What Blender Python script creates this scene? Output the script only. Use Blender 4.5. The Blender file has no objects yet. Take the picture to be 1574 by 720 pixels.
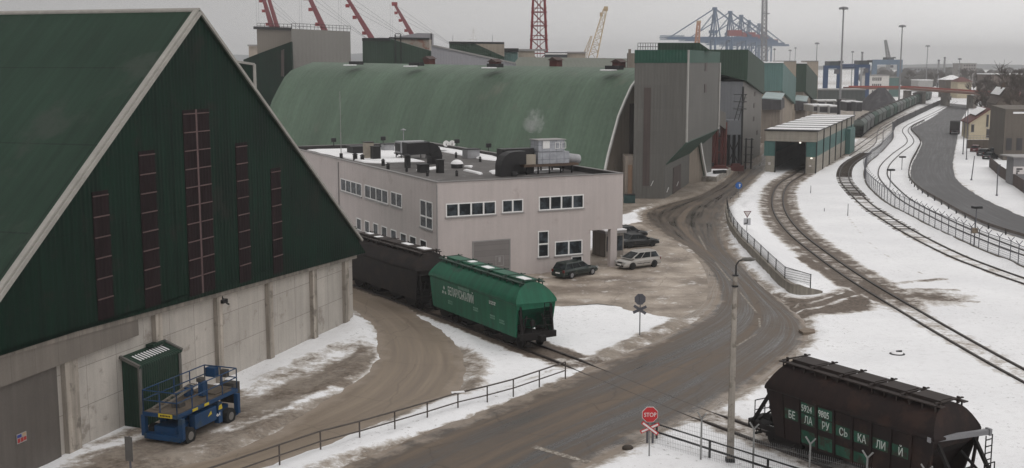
import bpy, bmesh, math, random
import numpy as np
from mathutils import Vector, Matrix
C = bpy.context.scene.collection
SC = bpy.context.scene
random.seed(7)
R = math.radians

# ---------------------------------------------------------------- camera
FPX, HC, PYH = 1800.0, 19.3, 95.0
PITCH = math.atan((360 - PYH) / FPX)
cam = bpy.data.cameras.new('camera'); camo = bpy.data.objects.new('camera', cam); C.objects.link(camo)
camo.location = (0, 0, HC); camo.rotation_euler = (math.pi / 2 - PITCH, 0, 0)
cam.sensor_width = 36; cam.lens = 36 * FPX / 1574; cam.clip_start = 0.5; cam.clip_end = 20000
SC.camera = camo
HAZE = 0.00029

# ---------------------------------------------------------------- world: overcast winter sky
SUN_EL, SUN_AZ = 48, 205          # azimuth measured from +Y clockwise
w = bpy.data.worlds.new('World'); SC.world = w; w.use_nodes = True
nt = w.node_tree; nt.nodes.clear()
N = nt.nodes.new; LK = nt.links.new
wo = N('ShaderNodeOutputWorld'); bg = N('ShaderNodeBackground'); LK(bg.outputs[0], wo.inputs[0])
sky = N('ShaderNodeTexSky'); sky.sky_type = 'NISHITA'; sky.sun_disc = False
sky.sun_elevation = R(SUN_EL); sky.sun_rotation = R(SUN_AZ); sky.dust_density = 4; sky.air_density = 1.2
hsv = N('ShaderNodeHueSaturation'); hsv.inputs['Saturation'].default_value = 0.10; LK(sky.outputs[0], hsv.inputs['Color'])
tc = N('ShaderNodeTexCoord'); sep = N('ShaderNodeSeparateXYZ'); LK(tc.outputs['Generated'], sep.inputs[0])
# cloud deck: brighter towards the zenith (overcast law) with soft broad mottling
ramp = N('ShaderNodeValToRGB'); LK(sep.outputs[2], ramp.inputs[0])
e = ramp.color_ramp.elements
e[0].position = 0.0; e[0].color = (9.2, 9.05, 9.0, 1)
e[1].position = 1.0; e[1].color = (12.6, 12.4, 12.3, 1)
x = e.new(0.12); x.color = (7.9, 7.75, 7.7, 1)
x = e.new(0.35); x.color = (9.6, 9.4, 9.3, 1)
cn = N('ShaderNodeTexNoise'); cn.inputs['Scale'].default_value = 2.2; cn.inputs['Detail'].default_value = 4
mp = N('ShaderNodeMapping'); mp.inputs['Scale'].default_value = (1, 1, 2.4); LK(tc.outputs['Generated'], mp.inputs[0]); LK(mp.outputs[0], cn.inputs['Vector'])
cr = N('ShaderNodeMapRange'); cr.inputs[1].default_value = .3; cr.inputs[2].default_value = .7; cr.inputs[3].default_value = .93; cr.inputs[4].default_value = 1.07
LK(cn.outputs[0], cr.inputs[0])
# the cloud is thinner, so brighter, towards the east (+X)
ex = N('ShaderNodeMapRange'); ex.inputs[1].default_value = -.5; ex.inputs[2].default_value = .5; ex.inputs[3].default_value = .52; ex.inputs[4].default_value = 1.52
LK(sep.outputs[0], ex.inputs[0])
mm = N('ShaderNodeMath'); mm.operation = 'MULTIPLY'; LK(cr.outputs[0], mm.inputs[0]); LK(ex.outputs[0], mm.inputs[1])
vm = N('ShaderNodeVectorMath'); vm.operation = 'SCALE'; LK(ramp.outputs[0], vm.inputs[0]); LK(mm.outputs[0], vm.inputs['Scale'])
mx = N('ShaderNodeMix'); mx.data_type = 'RGBA'; mx.inputs[0].default_value = 0.90
LK(hsv.outputs[0], mx.inputs[6]); LK(vm.outputs[0], mx.inputs[7]); LK(mx.outputs[2], bg.inputs[0])
bg.inputs[1].default_value = 0.085

sl = bpy.data.lights.new('sun', 'SUN'); so = bpy.data.objects.new('sun', sl); C.objects.link(so)
sl.energy = 0.5; sl.angle = R(35); sl.color = (1, .97, .94)
_a = R(SUN_AZ)
_d = Vector((math.sin(_a) * math.cos(R(SUN_EL)), math.cos(_a) * math.cos(R(SUN_EL)), math.sin(R(SUN_EL))))
so.rotation_euler = _d.to_track_quat('Z', 'Y').to_euler(); so.location = (0, -40, 90)

SC.view_settings.view_transform = 'Standard'; SC.view_settings.look = 'None'
SC.view_settings.exposure = -0.08; SC.view_settings.gamma = 1
SC.render.engine = 'CYCLES'
SC.cycles.use_denoising = True
SC.cycles.volume_bounces = 0; SC.cycles.max_bounces = 5; SC.cycles.transparent_max_bounces = 16
SC.cycles.diffuse_bounces = 3; SC.cycles.glossy_bounces = 2; SC.cycles.volume_step_rate = 1
SC.cycles.caustics_reflective = False; SC.cycles.caustics_refractive = False

# ---------------------------------------------------------------- survey: the place measured from the photograph
cp_, sp_ = math.cos(PITCH), math.sin(PITCH)
def ray(x, y):
    a = (x - 787) / FPX; b = (360 - y) / FPX
    return (a, cp_ + sp_ * b, -sp_ + cp_ * b)
def G(x, y, z=0.0):
    d = ray(x, y); t = (z - HC) / d[2]
    return Vector((d[0] * t, d[1] * t, z))
def V(x, y, Y):
    d = ray(x, y); t = Y / d[1]
    return Vector((d[0] * t, Y, HC + d[2] * t))
def OP(x, y, A, B):
    d = ray(x, y); nx, ny = (B[1] - A[1]), -(B[0] - A[0])
    t = (nx * A[0] + ny * A[1]) / (nx * d[0] + ny * d[1])
    return Vector((d[0] * t, d[1] * t, HC + d[2] * t))

# ---------------------------------------------------------------- objects
def thing(name, label, cat, loc=(0, 0, 0), rz=0, group=None):
    o = bpy.data.objects.new(name, None); C.objects.link(o)
    o.empty_display_size = .3
    o.location = loc; o.rotation_euler = (0, 0, rz)
    o['label'] = label; o['category'] = cat
    if group: o['group'] = group
    return o
def tag(o, label=None, cat=None, group=None, kind=None):
    if label: o['label'] = label
    if cat: o['category'] = cat
    if group: o['group'] = group
    if kind: o['kind'] = kind
    return o
def kids(o): return [c for c in bpy.data.objects if c.parent == o]
def dup(o, loc, rz, label=None, group=None, mats=None):
    def cp(s, par):
        c = s.copy(); C.objects.link(c)
        if par is not None: c.parent = par
        if mats and c.type == 'MESH' and s.data.materials and s.data.materials[0].name in mats:
            c.material_slots[0].link = 'OBJECT'; c.material_slots[0].material = mats[s.data.materials[0].name]
        for k in [q for q in KIDS.get(s.name, [])]: 
            nk = cp(k, c); KIDS.setdefault(c.name, []).append(nk)
        return c
    r = cp(o, None); r.location = loc; r.rotation_euler = (0, 0, rz)
    if label: r['label'] = label
    if group: r['group'] = group
    return r
KIDS = {}

class MB:
    """collects shapes; build() links them as ONE mesh object"""
    def __init__(s, M=None):
        s.v = []; s.f = []; s.M = M or Matrix.Identity(4); s.sm = []
    def add(s, vs, fs, smooth=False):
        n = len(s.v)
        s.v += [s.M @ Vector(q) for q in vs]
        s.f += [tuple(i + n for i in f) for f in fs]; s.sm += [smooth] * len(fs)
        return s
    def box(s, c, sz, rz=0):
        x, y, z = sz[0] / 2, sz[1] / 2, sz[2] / 2; ca, sa = math.cos(rz), math.sin(rz)
        vs = []
        for dz in (-z, z):
            for dx, dy in ((-x, -y), (x, -y), (x, y), (-x, y)):
                vs.append((c[0] + dx * ca - dy * sa, c[1] + dx * sa + dy * ca, c[2] + dz))
        return s.add(vs, [(3, 2, 1, 0), (4, 5, 6, 7), (0, 1, 5, 4), (1, 2, 6, 5), (2, 3, 7, 6), (3, 0, 4, 7)])
    def box2(s, a, b):
        return s.box([(a[i] + b[i]) / 2 for i in range(3)], [abs(b[i] - a[i]) for i in range(3)])
    def prism(s, poly, ext, smooth=False):
        n = len(poly); e = Vector(ext); p = [Vector(q) for q in poly]
        nr = Vector((0, 0, 0))
        for i in range(n): nr += (p[i] - p[0]).cross(p[(i + 1) % n] - p[0])
        if nr.dot(e) > 0: p = p[::-1]
        vs = p + [q + e for q in p]
        return s.add(vs, [tuple(range(n)), tuple(range(2 * n - 1, n - 1, -1))] + [((i + 1) % n, i, i + n, (i + 1) % n + n) for i in range(n)], smooth)
    def tube(s, a, b, r, n=8, r2=None, cap=True):
        a = Vector(a); b = Vector(b); d = (b - a)
        if d.length < 1e-6: return s
        d.normalize(); u = d.orthogonal().normalized(); w_ = d.cross(u); r2 = r if r2 is None else r2
        vs = []
        for p, rr in ((a, r), (b, r2)):
            for i in range(n):
                t = 2 * math.pi * (i + .5) / n; vs.append(p + (u * math.cos(t) + w_ * math.sin(t)) * rr)
        fs = [(i, (i + 1) % n, (i + 1) % n + n, i + n) for i in range(n)]
        s.add(vs, fs, n > 5)
        if cap: s.add(vs, [tuple(range(n - 1, -1, -1)), tuple(range(n, 2 * n))])
        return s
    def path(s, pts, r, n=6):
        for a, b in zip(pts[:-1], pts[1:]): s.tube(a, b, r, n)
        return s
    def bar(s, a, b, wd, ht, up=(0, 0, 1)):
        a = Vector(a); b = Vector(b); d = b - a
        if d.length < 1e-6: return s
        d.normalize(); u = d.cross(Vector(up))
        if u.length < 1e-4: u = d.orthogonal()
        u.normalize(); w_ = u.cross(d)
        vs = []
        for p in (a, b):
            for i, j in ((-1, -1), (1, -1), (1, 1), (-1, 1)): vs.append(p + u * (i * wd / 2) + w_ * (j * ht / 2))
        return s.add(vs, [(0, 1, 2, 3)[::-1], (4, 5, 6, 7), (0, 1, 5, 4), (1, 2, 6, 5), (2, 3, 7, 6), (3, 0, 4, 7)])
    def loft(s, rings, close=True, caps=True, smooth=False):
        n = len(rings[0]); vs = [q for r_ in rings for q in r_]; fs = []
        for k in range(len(rings) - 1):
            for i in range(n if close else n - 1):
                j = (i + 1) % n; fs.append((k * n + i, k * n + j, (k + 1) * n + j, (k + 1) * n + i))
        s.add(vs, fs, smooth)
        if caps: s.add(vs, [tuple(range(n - 1, -1, -1)), tuple(range((len(rings) - 1) * n, len(rings) * n))])
        return s
    def lathe(s, c, prof, n=16, axis='z', smooth=True):
        rings = []
        for r_, h in prof:
            rg = []
            for i in range(n):
                t = 2 * math.pi * i / n; a, b = r_ * math.cos(t), r_ * math.sin(t)
                rg.append((c[0] + a, c[1] + b, c[2] + h) if axis == 'z' else ((c[0] + h, c[1] + a, c[2] + b) if axis == 'x' else (c[0] + b, c[1] + h, c[2] + a)))
            rings.append(rg)
        return s.loft(rings, True, True, smooth)
    def build(s, name, mat, parent=None, world=True, bevel=0, fixn=True):
        me = bpy.data.meshes.new(name)
        off = Vector((0, 0, 0))
        if parent is not None and world:
            r_ = parent
            while r_.parent: r_ = r_.parent
            off = Vector(r_.location)
        me.from_pydata([tuple(q - off) for q in s.v], [], s.f)
        if fixn:
            bm = bmesh.new(); bm.from_mesh(me); bmesh.ops.recalc_face_normals(bm, faces=bm.faces[:])
            if bevel:
                bmesh.ops.remove_doubles(bm, verts=bm.verts[:], dist=1e-4)
                es = [q for q in bm.edges if len(q.link_faces) == 2 and q.calc_face_angle(0) > .5]
                bmesh.ops.bevel(bm, geom=es, offset=bevel, segments=2, affect='EDGES', profile=.7)
            bm.to_mesh(me); bm.free()
        if not bevel: me.polygons.foreach_set('use_smooth', s.sm[:len(me.polygons)] + [False] * (len(me.polygons) - len(s.sm)))
        uvbox(me)
        if mat: me.materials.append(mat)
        o = bpy.data.objects.new(name, me); C.objects.link(o)
        if parent is not None:
            o.parent = parent; KIDS.setdefault(parent.name, []).append(o)
        return o
def uvbox(me):
    if not me.polygons: return
    uv = me.uv_layers.new(name='UVMap')
    n = len(me.loops); out = np.zeros(n * 2)
    vs = me.vertices
    for p in me.polygons:
        nr = p.normal
        if abs(nr.z) > .985: t = Vector((1, 0, 0)); b = Vector((0, 1, 0))
        else: t = Vector((-nr.y, nr.x, 0)).normalized(); b = nr.cross(t)
        for li in p.loop_indices:
            co = vs[me.loops[li].vertex_index].co
            out[2 * li] = co.dot(t); out[2 * li + 1] = co.dot(b)
    uv.data.foreach_set('uv', out)

# ---------------------------------------------------------------- materials
MAT = {}
class NB:
    def __init__(s, name):
        s.m = bpy.data.materials.new(name); s.m.use_nodes = True; s.t = s.m.node_tree
        s.b = s.t.nodes['Principled BSDF']; s.out = s.t.nodes['Material Output']
    def n(s, t, **k):
        q = s.t.nodes.new(t)
        for a, b in k.items(): setattr(q, a, b)
        return q
    def l(s, a, b): s.t.links.new(a, b)
    def noise(s, vec, scale, detail=4, rough=.55):
        q = s.n('ShaderNodeTexNoise'); q.inputs['Scale'].default_value = scale; q.inputs['Detail'].default_value = detail
        q.inputs['Roughness'].default_value = rough
        if vec is not None: s.l(vec, q.inputs['Vector'])
        return q.outputs[0]
    def mr(s, v, a, b, c=0, d=1, smooth=False):
        q = s.n('ShaderNodeMapRange'); q.inputs[1].default_value = a; q.inputs[2].default_value = b; q.inputs[3].default_value = c; q.inputs[4].default_value = d
        if smooth: q.interpolation_type = 'SMOOTHSTEP'
        s.l(v, q.inputs[0]); return q.outputs[0]
    def mth(s, op, a, b=None, c=None):
        q = s.n('ShaderNodeMath', operation=op)
        for i, v in enumerate((a, b, c)):
            if v is None: continue
            if isinstance(v, (int, float)): q.inputs[i].default_value = v
            else: s.l(v, q.inputs[i])
        return q.outputs[0]
    def mix(s, f, a, b, mode='MIX'):
        q = s.n('ShaderNodeMix', data_type='RGBA', blend_type=mode)
        for i, v in ((0, f), (6, a), (7, b)):
            if isinstance(v, (int, float)): q.inputs[i].default_value = v if i == 0 else v
            elif isinstance(v, tuple): q.inputs[i].default_value = (v[0], v[1], v[2], 1)
            else: s.l(v, q.inputs[i])
        return q.outputs[2]
    def uv(s, sx=1, sy=1):
        q = s.n('ShaderNodeUVMap'); m_ = s.n('ShaderNodeMapping'); m_.inputs['Scale'].default_value = (sx, sy, 1); s.l(q.outputs[0], m_.inputs[0]); return m_.outputs[0]
    def obj(s):
        return s.n('ShaderNodeTexCoord').outputs['Object']
    def bump(s, h, st=.3, dist=.05):
        q = s.n('ShaderNodeBump'); q.inputs['Strength'].default_value = st; q.inputs['Distance'].default_value = dist
        s.l(h, q.inputs['Height']); s.l(q.outputs[0], s.b.inputs['Normal'])
def pm(name, col, rough=.75, var=.18, vs=.6, streak=0, rib=0, ribd=.04, joint=None, bands=0, stain=None, stainamt=.0, metal=0, spec=.3, fine=.06, fs=14):
    """general weathered surface: mottling, vertical runs, ribbed sheet or panel joints, stains"""
    if name in MAT: return MAT[name]
    a = NB(name); o = a.obj()
    k = a.mr(a.noise(o, vs, 5), .25, .75, 1 - var, 1 + var)
    k2 = a.mr(a.noise(o, fs, 3), .3, .7, 1 - fine, 1 + fine)
    k = a.mth('MULTIPLY', k, k2)
    if streak:
        st = a.mr(a.noise(a.uv(2.2, .12), 1.0, 4), .35, .65, 1 - streak, 1 + streak * .6); k = a.mth('MULTIPLY', k, st)
    if bands: k = a.mth('MULTIPLY', k, a.mr(a.noise(a.uv(.16, .006), 1.0, 3), .36, .64, 1 - bands, 1 + bands * .7))
    h = None
    if rib:
        sp = a.n('ShaderNodeSeparateXYZ'); a.l(a.uv(1 / rib, 1), sp.inputs[0])
        fr = a.mth('FRACT', sp.outputs[0]); tri = a.mth('ABSOLUTE', a.mth('SUBTRACT', fr, .5))
        h = a.mr(tri, .12, .38, 0, 1, True)
        a.bump(h, .8, ribd)
    if joint:
        br = a.n('ShaderNodeTexBrick'); br.offset = 0; br.inputs['Scale'].default_value = 1
        br.inputs['Mortar Size'].default_value = joint[2]; br.inputs['Brick Width'].default_value = joint[0]; br.inputs['Row Height'].default_value = joint[1]
        br.inputs['Color1'].default_value = (1, 1, 1, 1); br.inputs['Color2'].default_value = (.9, .9, .9, 1); br.inputs['Mortar'].default_value = (.6, .6, .6, 1)
        a.l(a.uv(), br.inputs['Vector'])
        bw = a.n('ShaderNodeRGBToBW'); a.l(br.outputs[0], bw.inputs[0]); k = a.mth('MULTIPLY', k, bw.outputs[0])
    vm_ = a.n('ShaderNodeVectorMath', operation='SCALE'); vm_.inputs[0].default_value = col[:3]; a.l(k, vm_.inputs['Scale'])
    c = vm_.outputs[0]
    if stain:
        f = a.mr(a.noise(o, vs * 1.7, 6, .65), .62 - stainamt * .4, .72 - stainamt * .3, 0, .85, True); c = a.mix(f, c, stain)
    a.l(c, a.b.inputs['Base Color'])
    a.b.inputs['Roughness'].default_value = rough; a.b.inputs['Metallic'].default_value = metal
    a.b.inputs['Specular IOR Level'].default_value = spec
    MAT[name] = a.m; return a.m
def glassm(name='window_glass', col=(.02, .024, .028)):
    if name in MAT: return MAT[name]
    a = NB(name); o = a.obj()
    c = a.mix(a.mr(a.noise(o, 1.1, 4, .65), .45, .68), tuple(q * .6 for q in col), tuple(q * 3.5 for q in col))  # dark and pale mottling painted into the glass colour stands for reflections
    a.l(c, a.b.inputs['Base Color']); a.b.inputs['Roughness'].default_value = .08; a.b.inputs['Specular IOR Level'].default_value = .07
    MAT[name] = a.m; return a.m
# ---------------------------------------------------------------- numpy geometry of the plan
def smooth(pts, n=6):
    """Catmull-Rom through plan points"""
    p = [Vector((q[0], q[1], 0)) for q in pts]; p = [2 * p[0] - p[1]] + p + [2 * p[-1] - p[-2]]
    out = []
    for i in range(1, len(p) - 2):
        for k in range(n):
            t = k / n; a, b, c, d = p[i - 1:i + 3]
            out.append(.5 * ((2 * b) + (c - a) * t + (2 * a - 5 * b + 4 * c - d) * t * t + (3 * b - a - 3 * c + d) * t ** 3))
    out.append(p[-2]); return out
def gp(px, n=6): return smooth([G(*q) for q in px], n)
def ldist(P, line):
    A = np.array([(q[0], q[1]) for q in line]); d = np.full(len(P), 1e9)
    for a, b in zip(A[:-1], A[1:]):
        ab = b - a; L2 = (ab ** 2).sum()
        if L2 < 1e-9: continue
        t = np.clip(((P - a) @ ab) / L2, 0, 1); q = a + t[:, None] * ab
        d = np.minimum(d, np.hypot(*(P - q).T))
    return d
def inside(P, poly):
    A = np.array([(q[0], q[1]) for q in poly]); r = np.zeros(len(P), bool); n = len(A)
    for i in range(n):
        a, b = A[i], A[(i + 1) % n]
        if a[1] == b[1]: continue
        c = (a[1] > P[:, 1]) != (b[1] > P[:, 1])
        xx = (b[0] - a[0]) * (P[:, 1] - a[1]) / (b[1] - a[1]) + a[0]
        r ^= c & (P[:, 0] < xx)
    return r
def sdist(P, poly):
    d = ldist(P, list(poly) + [poly[0]]); return np.where(inside(P, poly), -d, d)

# main road: pairs of kerb points (left kerb, right kerb), near to far
ROADP = [((380, 775), (720, 830)), ((640, 672), (900, 722)), ((760, 626), (990, 676)), ((870, 582), (1080, 637)), ((950, 548), (1130, 610)), ((1030, 512), (1185, 578)),
         ((1092, 478), (1234, 535)), ((1102, 450), (1240, 503)), ((1088, 412), (1207, 470)), ((1058, 383), (1150, 418)), ((1010, 354), (1118, 375)),
         ((985, 332), (1113, 340)), ((1010, 317), (1124, 312)), ((1072, 301), (1150, 286)), ((1113, 277), (1170, 266)), ((1138, 252), (1183, 249)), ((1165, 227), (1189, 228)), ((1176, 212), (1205, 212))]
RL = gp([a for a, b in ROADP], 5); RR = gp([b for a, b in ROADP], 5)
dl = (RL[0] - RL[3]).normalized(); RL = [RL[0] + dl * 60] + RL; RR = [RR[0] + dl * 60] + RR
ROAD = RL + RR[::-1]
PARK = [G(*q) for q in [(640, 452), (680, 415), (905, 385), (960, 345), (1000, 340), (1040, 372), (1075, 395), (1112, 425), (1125, 460), (1098, 476), (1056, 492), (1015, 487), (972, 480), (945, 470), (919, 467), (880, 470), (845, 472), (800, 455), (760, 445), (700, 455)]]
BRANCH = [G(*q) for q in [(1195, 455), (1225, 462), (1262, 458), (1300, 445), (1350, 462), (1330, 480), (1255, 487), (1215, 496)]]
YR = gp([(500, 425), (556, 449), (602, 464), (650, 487), (690, 517), (713, 548), (718, 575), (703, 602)], 4)
YARD = YR + [G(*q) for q in [(640, 628), (560, 662), (480, 692), (400, 722), (330, 748), (200, 800)]] + gp([(90, 800), (250, 724), (335, 702), (400, 677), (470, 638), (520, 606), (562, 575), (581, 545), (580, 518), (563, 492), (530, 470), (480, 452)], 4)
HL = gp([(1492, 151), (1468, 158), (1436, 180), (1406, 196), (1404, 203), (1417, 218), (1413, 233), (1403, 253), (1401, 275), (1417, 294), (1450, 314), (1483, 333), (1519, 350), (1574, 368), (1660, 392)], 5)
HR = gp([(1505, 151), (1498, 158), (1486, 170), (1476, 188), (1470, 219), (1466, 240), (1464, 255), (1468, 272), (1477, 283), (1506, 303), (1544, 321), (1574, 334), (1660, 362)], 5)
HWY = HL + HR[::-1]
# tracks (centre lines)
TRA = smooth([(-38, 140), (-27, 123), (-20, 111.5), (-13.5, 101), (-6.7, 90.6), (-4, 86.4), (1.9, 76.9), (5.2, 71.5), (9.5, 64.2), (11.5, 60.8), (13.8, 57.3), (16.5, 53.1), (19.6, 48.4), (24.5, 41), (31, 31)])
TRB = smooth([(73, 256), (60, 226), (52.5, 209.5), (49.3, 201), (43.4, 186), (38.6, 169), (34.6, 150), (32.2, 132), (31.25, 116), (30.9, 105), (30.9, 97), (31.05, 89), (31.2, 82), (31.6, 72), (32.5, 60), (33.5, 45)])
TRC = smooth([(150, 445), (125, 385), (106.4, 338), (88, 281), (75.7, 250), (65.5, 226), (59.25, 208), (54.3, 190), (50.9, 173), (48, 156.5), (46, 139), (44.9, 126), (44.5, 115.5), (44.8, 108.5), (45.4, 102), (47, 90)])
def ctr(a, b): return [(G(*p) + G(*q)) / 2 for p, q in zip(a, b)]
TRD = smooth(ctr([(1467, 156), (1441, 170), (1414, 183), (1394, 193), (1387, 201), (1394, 214), (1391, 222), (1374.5, 234), (1357, 250), (1350, 263), (1353, 277), (1372, 299), (1391, 314), (1431, 335.5), (1472, 354.5), (1519, 375), (1574, 395), (1660, 424)],
                 [(1472, 157), (1448, 171), (1422, 184), (1403, 193), (1396, 202), (1404, 214), (1403, 223), (1385, 237), (1368, 254), (1364, 266), (1368, 277), (1388, 297), (1408, 311), (1446, 331), (1485, 350), (1530, 368), (1574, 385), (1660, 412)]))
TRE = smooth([G(*q) for q in [(1318, 212), (1331, 201), (1349, 190), (1372, 178), (1394, 167), (1412, 159), (1430, 152.5)]])
TRF = smooth([G(*q) for q in [(1300, 240), (1326, 222), (1350, 205), (1378, 188), (1420, 168), (1448, 156)]])

# ---------------------------------------------------------------- ground sheet
def axis(segs):
    o = []
    for a, b, s in segs: o += list(np.arange(a, b - 1e-6, s))
    return o
def geo(a, b, n): return list(a * (b / a) ** (np.arange(n) / (n - 1)))
xs = np.array([-q for q in geo(60, 4000, 18)][::-1] + axis([(-59.5, -30, 1.0), (-30, 62, .4), (62, 130, .9), (130, 230, 2)]) + geo(232, 4000, 18))
ys = np.array([-60, -20, 5, 20, 30] + axis([(34, 125, .4), (125, 190, .6), (190, 300, 1.0), (300, 520, 2.2)]) + geo(524, 6000, 26))
X, Y = np.meshgrid(xs, ys); P = np.stack([X.ravel(), Y.ravel()], 1)
rngs = np.random.RandomState(3)
def vnoise(P, sc, seed=0, oct=3):
    """value noise"""
    r = np.random.RandomState(seed); T = r.rand(256, 256); out = np.zeros(len(P)); amp = 1; tot = 0
    for o in range(oct):
        q = P / sc * 2 ** o + 37 * o; i = np.floor(q).astype(int); f = q - i; f = f * f * (3 - 2 * f)
        g = lambda a, b: T[(i[:, 0] + a) % 256, (i[:, 1] + b) % 256]
        v = (g(0, 0) * (1 - f[:, 0]) + g(1, 0) * f[:, 0]) * (1 - f[:, 1]) + (g(0, 1) * (1 - f[:, 0]) + g(1, 1) * f[:, 0]) * f[:, 1]
        out += amp * v; tot += amp; amp *= .5
    return out / tot
near = (P[:, 1] < 560) & (np.abs(P[:, 0]) < 260)
Pn = P[near]
s_road = np.full(len(P), 50.); s_park = s_road.copy(); s_yard = s_road.copy(); s_hwy = s_road.copy(); s_br = s_road.copy()
s_road[near] = sdist(Pn, ROAD); s_park[near] = sdist(Pn, PARK); s_yard[near] = sdist(Pn, YARD); s_hwy[near] = sdist(Pn, HWY); s_br[near] = sdist(Pn, BRANCH)
wob = (vnoise(P, 2.2, 1, 4) - .5) * 1.3
s_hard = np.minimum.reduce([s_road + wob * .8, s_park + wob * 1.3, s_yard + wob * .7, s_hwy + wob * .3])
d_tr = np.full(len(P), 50.); d_b = d_tr.copy(); d_c = d_tr.copy()
for t in (TRA, TRC, TRD, TRE, TRF): d_tr[near] = np.minimum(d_tr[near], ldist(Pn, t))
d_b[near] = ldist(Pn, TRB); d_c[near] = ldist(Pn, TRC); d_a = np.full(len(P), 50.); d_a[near] = ldist(Pn, TRA)
d_ef = np.full(len(P), 50.); d_ef[near] = np.minimum(ldist(Pn, TRE), ldist(Pn, TRF))
z = np.clip(s_hard * .09, -.16, .07)
n1 = vnoise(P, 3.5, 5, 4); n2 = vnoise(P, 1.1, 9, 3)
out = np.clip(s_hard, 0, 3) / 3
z += out * ((n1 - .5) * .16 + (n2 - .5) * .05)
# ploughed ridges of snow along the kerbs
ridge = np.exp(-((s_hard - 1.0) / .7) ** 2) * (s_hard < 4) * (.06 + .42 * np.maximum(n2 - .25, 0)) * (np.minimum.reduce([s_road, s_yard, s_park]) < 5)
z += ridge * .8
trk = np.clip(1 - (np.minimum(d_tr, d_b) - 1.2) / .9, 0, 1)          # level bed under the rails
z = z * (1 - trk) + np.minimum(z, .02) * trk
# muck: wheel spray by the kerbs, ballast between rails, the muddy crossing, the builders' yard
mud = np.zeros(len(P))
def up(a): np.maximum(mud, a, out=mud)
up(np.exp(-np.clip(s_road - .3, 0, 9) / .9) * .66 * (s_road > -3))
up(np.exp(-np.clip(s_yard - .2, 0, 9) / .8) * .62 * (s_yard > -3))
up(np.exp(-np.clip(s_park, 0, 9) / .6) * .5 * (s_park > -3))
up(np.exp(-np.clip(s_hwy, 0, 9) / .9) * .55 * (s_hwy > -3))
southb = np.clip((104 - P[:, 1]) / 10, 0, 1)
bw = 1.5 - .5 * np.clip((90 - P[:, 1]) / 6, 0, 1)
nb_ = np.clip((P[:, 1] - 88) / 6, 0, 1)
up(np.clip(.68 - np.maximum(d_b - (1.0 + 1.2 * nb_), 0) / 1.6, 0, .68) * (.70 + .3 * nb_)); up(np.clip(.95 - np.maximum(np.abs(d_b - .95) - .25, 0) / .7, 0, .95) * (.45 + .5 * nb_)); up(nb_ * np.exp(-((d_b - 2.0) / 1.0) ** 2) * .66)
up(np.clip(.44 - np.maximum(d_c - 1.1, 0) / .9, 0, .44)); up(np.exp(-((d_c - .85) / .35) ** 2) * .60)
up(np.clip(.62 - np.maximum(d_a - 1.3, 0) / 1.2, 0, .62) * (P[:, 1] < 75) + np.clip(1.0 - np.maximum(d_a - 1.5, 0) / .8, 0, 1.0) * (P[:, 1] >= 75))
up(np.clip(.55 - np.maximum(d_ef - 2.2, 0) / 1.5, 0, .55))
up(np.clip(.84 - np.clip(s_br + .6, 0, 9) / 2.4, 0, .84))
dark = np.zeros(len(P)); np.maximum(dark, np.clip(1 - np.clip(s_br, 0, 9) / 1.5, 0, 1), out=dark)
for ln_, w_, v_ in (([(1205, 478), (1262, 468), (1310, 452), (1335, 436)], .55, .98), ([(1215, 488), (1270, 478), (1325, 462), (1350, 446)], .5, .95), ([(1345, 452), (1400, 446), (1470, 447)], .35, .62), ([(1360, 462), (1420, 459), (1500, 466)], .3, .60), ([(1350, 440), (1390, 436), (1450, 430)], .35, .60), ([(1300, 440), (1262, 415), (1235, 398)], .45, .9)):
    q_ = np.full(len(P), 50.); q_[near] = ldist(Pn, gp(ln_, 4)); up(np.clip(v_ - np.maximum(q_ - w_, 0) / .8, 0, v_)); np.maximum(dark, np.clip(1 - np.maximum(q_ - w_, 0) / .7, 0, 1), out=dark)
np.maximum(dark, np.clip(1 - np.maximum(d_b - 2.0, 0) / .8, 0, 1) * np.clip((P[:, 1] - 84) / 8, 0, 1), out=dark); np.maximum(dark, np.clip(1 - np.maximum(d_a - 1.8, 0) / .8, 0, 1), out=dark)
blot = np.exp(-(((P[:, 0] - 34.5) / 4.2) ** 2 + ((P[:, 1] - 95) / 3.6) ** 2))
for ln_, w_, v_ in (([(1222, 298), (1231, 340), (1262, 376), (1310, 411), (1362, 434)], .05, .70), ([(1300, 330), (1335, 372), (1390, 410), (1470, 440)], .03, .5)):
    q_ = np.full(len(P), 50.); q_[near] = ldist(Pn, gp(ln_, 4)); up(np.clip(v_ - np.maximum(q_ - w_, 0) / .5, 0, v_))
for ln_, w_ in (([(1216, 484), (1262, 473), (1312, 457)], .22), ([(1225, 474), (1265, 463), (1300, 450)], .2), ([(1300, 444), (1345, 466)], .2)):
    q_ = np.full(len(P), 50.); q_[near] = ldist(Pn, gp(ln_, 4)); mud -= .42 * np.exp(-(q_ / w_) ** 2)
up(blot * .80); np.maximum(dark, blot, out=dark)
kerb_strip = np.full(len(P), 0.)
STRIP = [G(*q) for q in [(330, 795), (490, 722), (640, 664), (760, 619), (870, 574), (955, 539), (1035, 503), (1095, 472)]]
dst = np.full(len(P), 50.); dst[near] = ldist(Pn, STRIP)
up(np.clip(.66 - np.maximum(dst - .7, 0) / 1.3, 0, .66))
RAILL = [G(*q) for q in [(318, 757), (430, 717), (553, 679), (657, 648), (749, 622), (829, 597), (869, 583), (900, 574)]]
EDGE_Y = YR[5:]
dye = np.full(len(P), 50.); dye[near] = ldist(Pn, EDGE_Y); up(np.clip(.66 - np.maximum(dye - .9, 0) / 2.2, 0, .66))
WORK = [G(*q) for q in [(60, 740), (140, 690), (230, 655), (380, 600), (455, 560), (560, 520), (575, 545), (550, 580), (470, 640), (330, 704), (200, 780)]]
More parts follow.
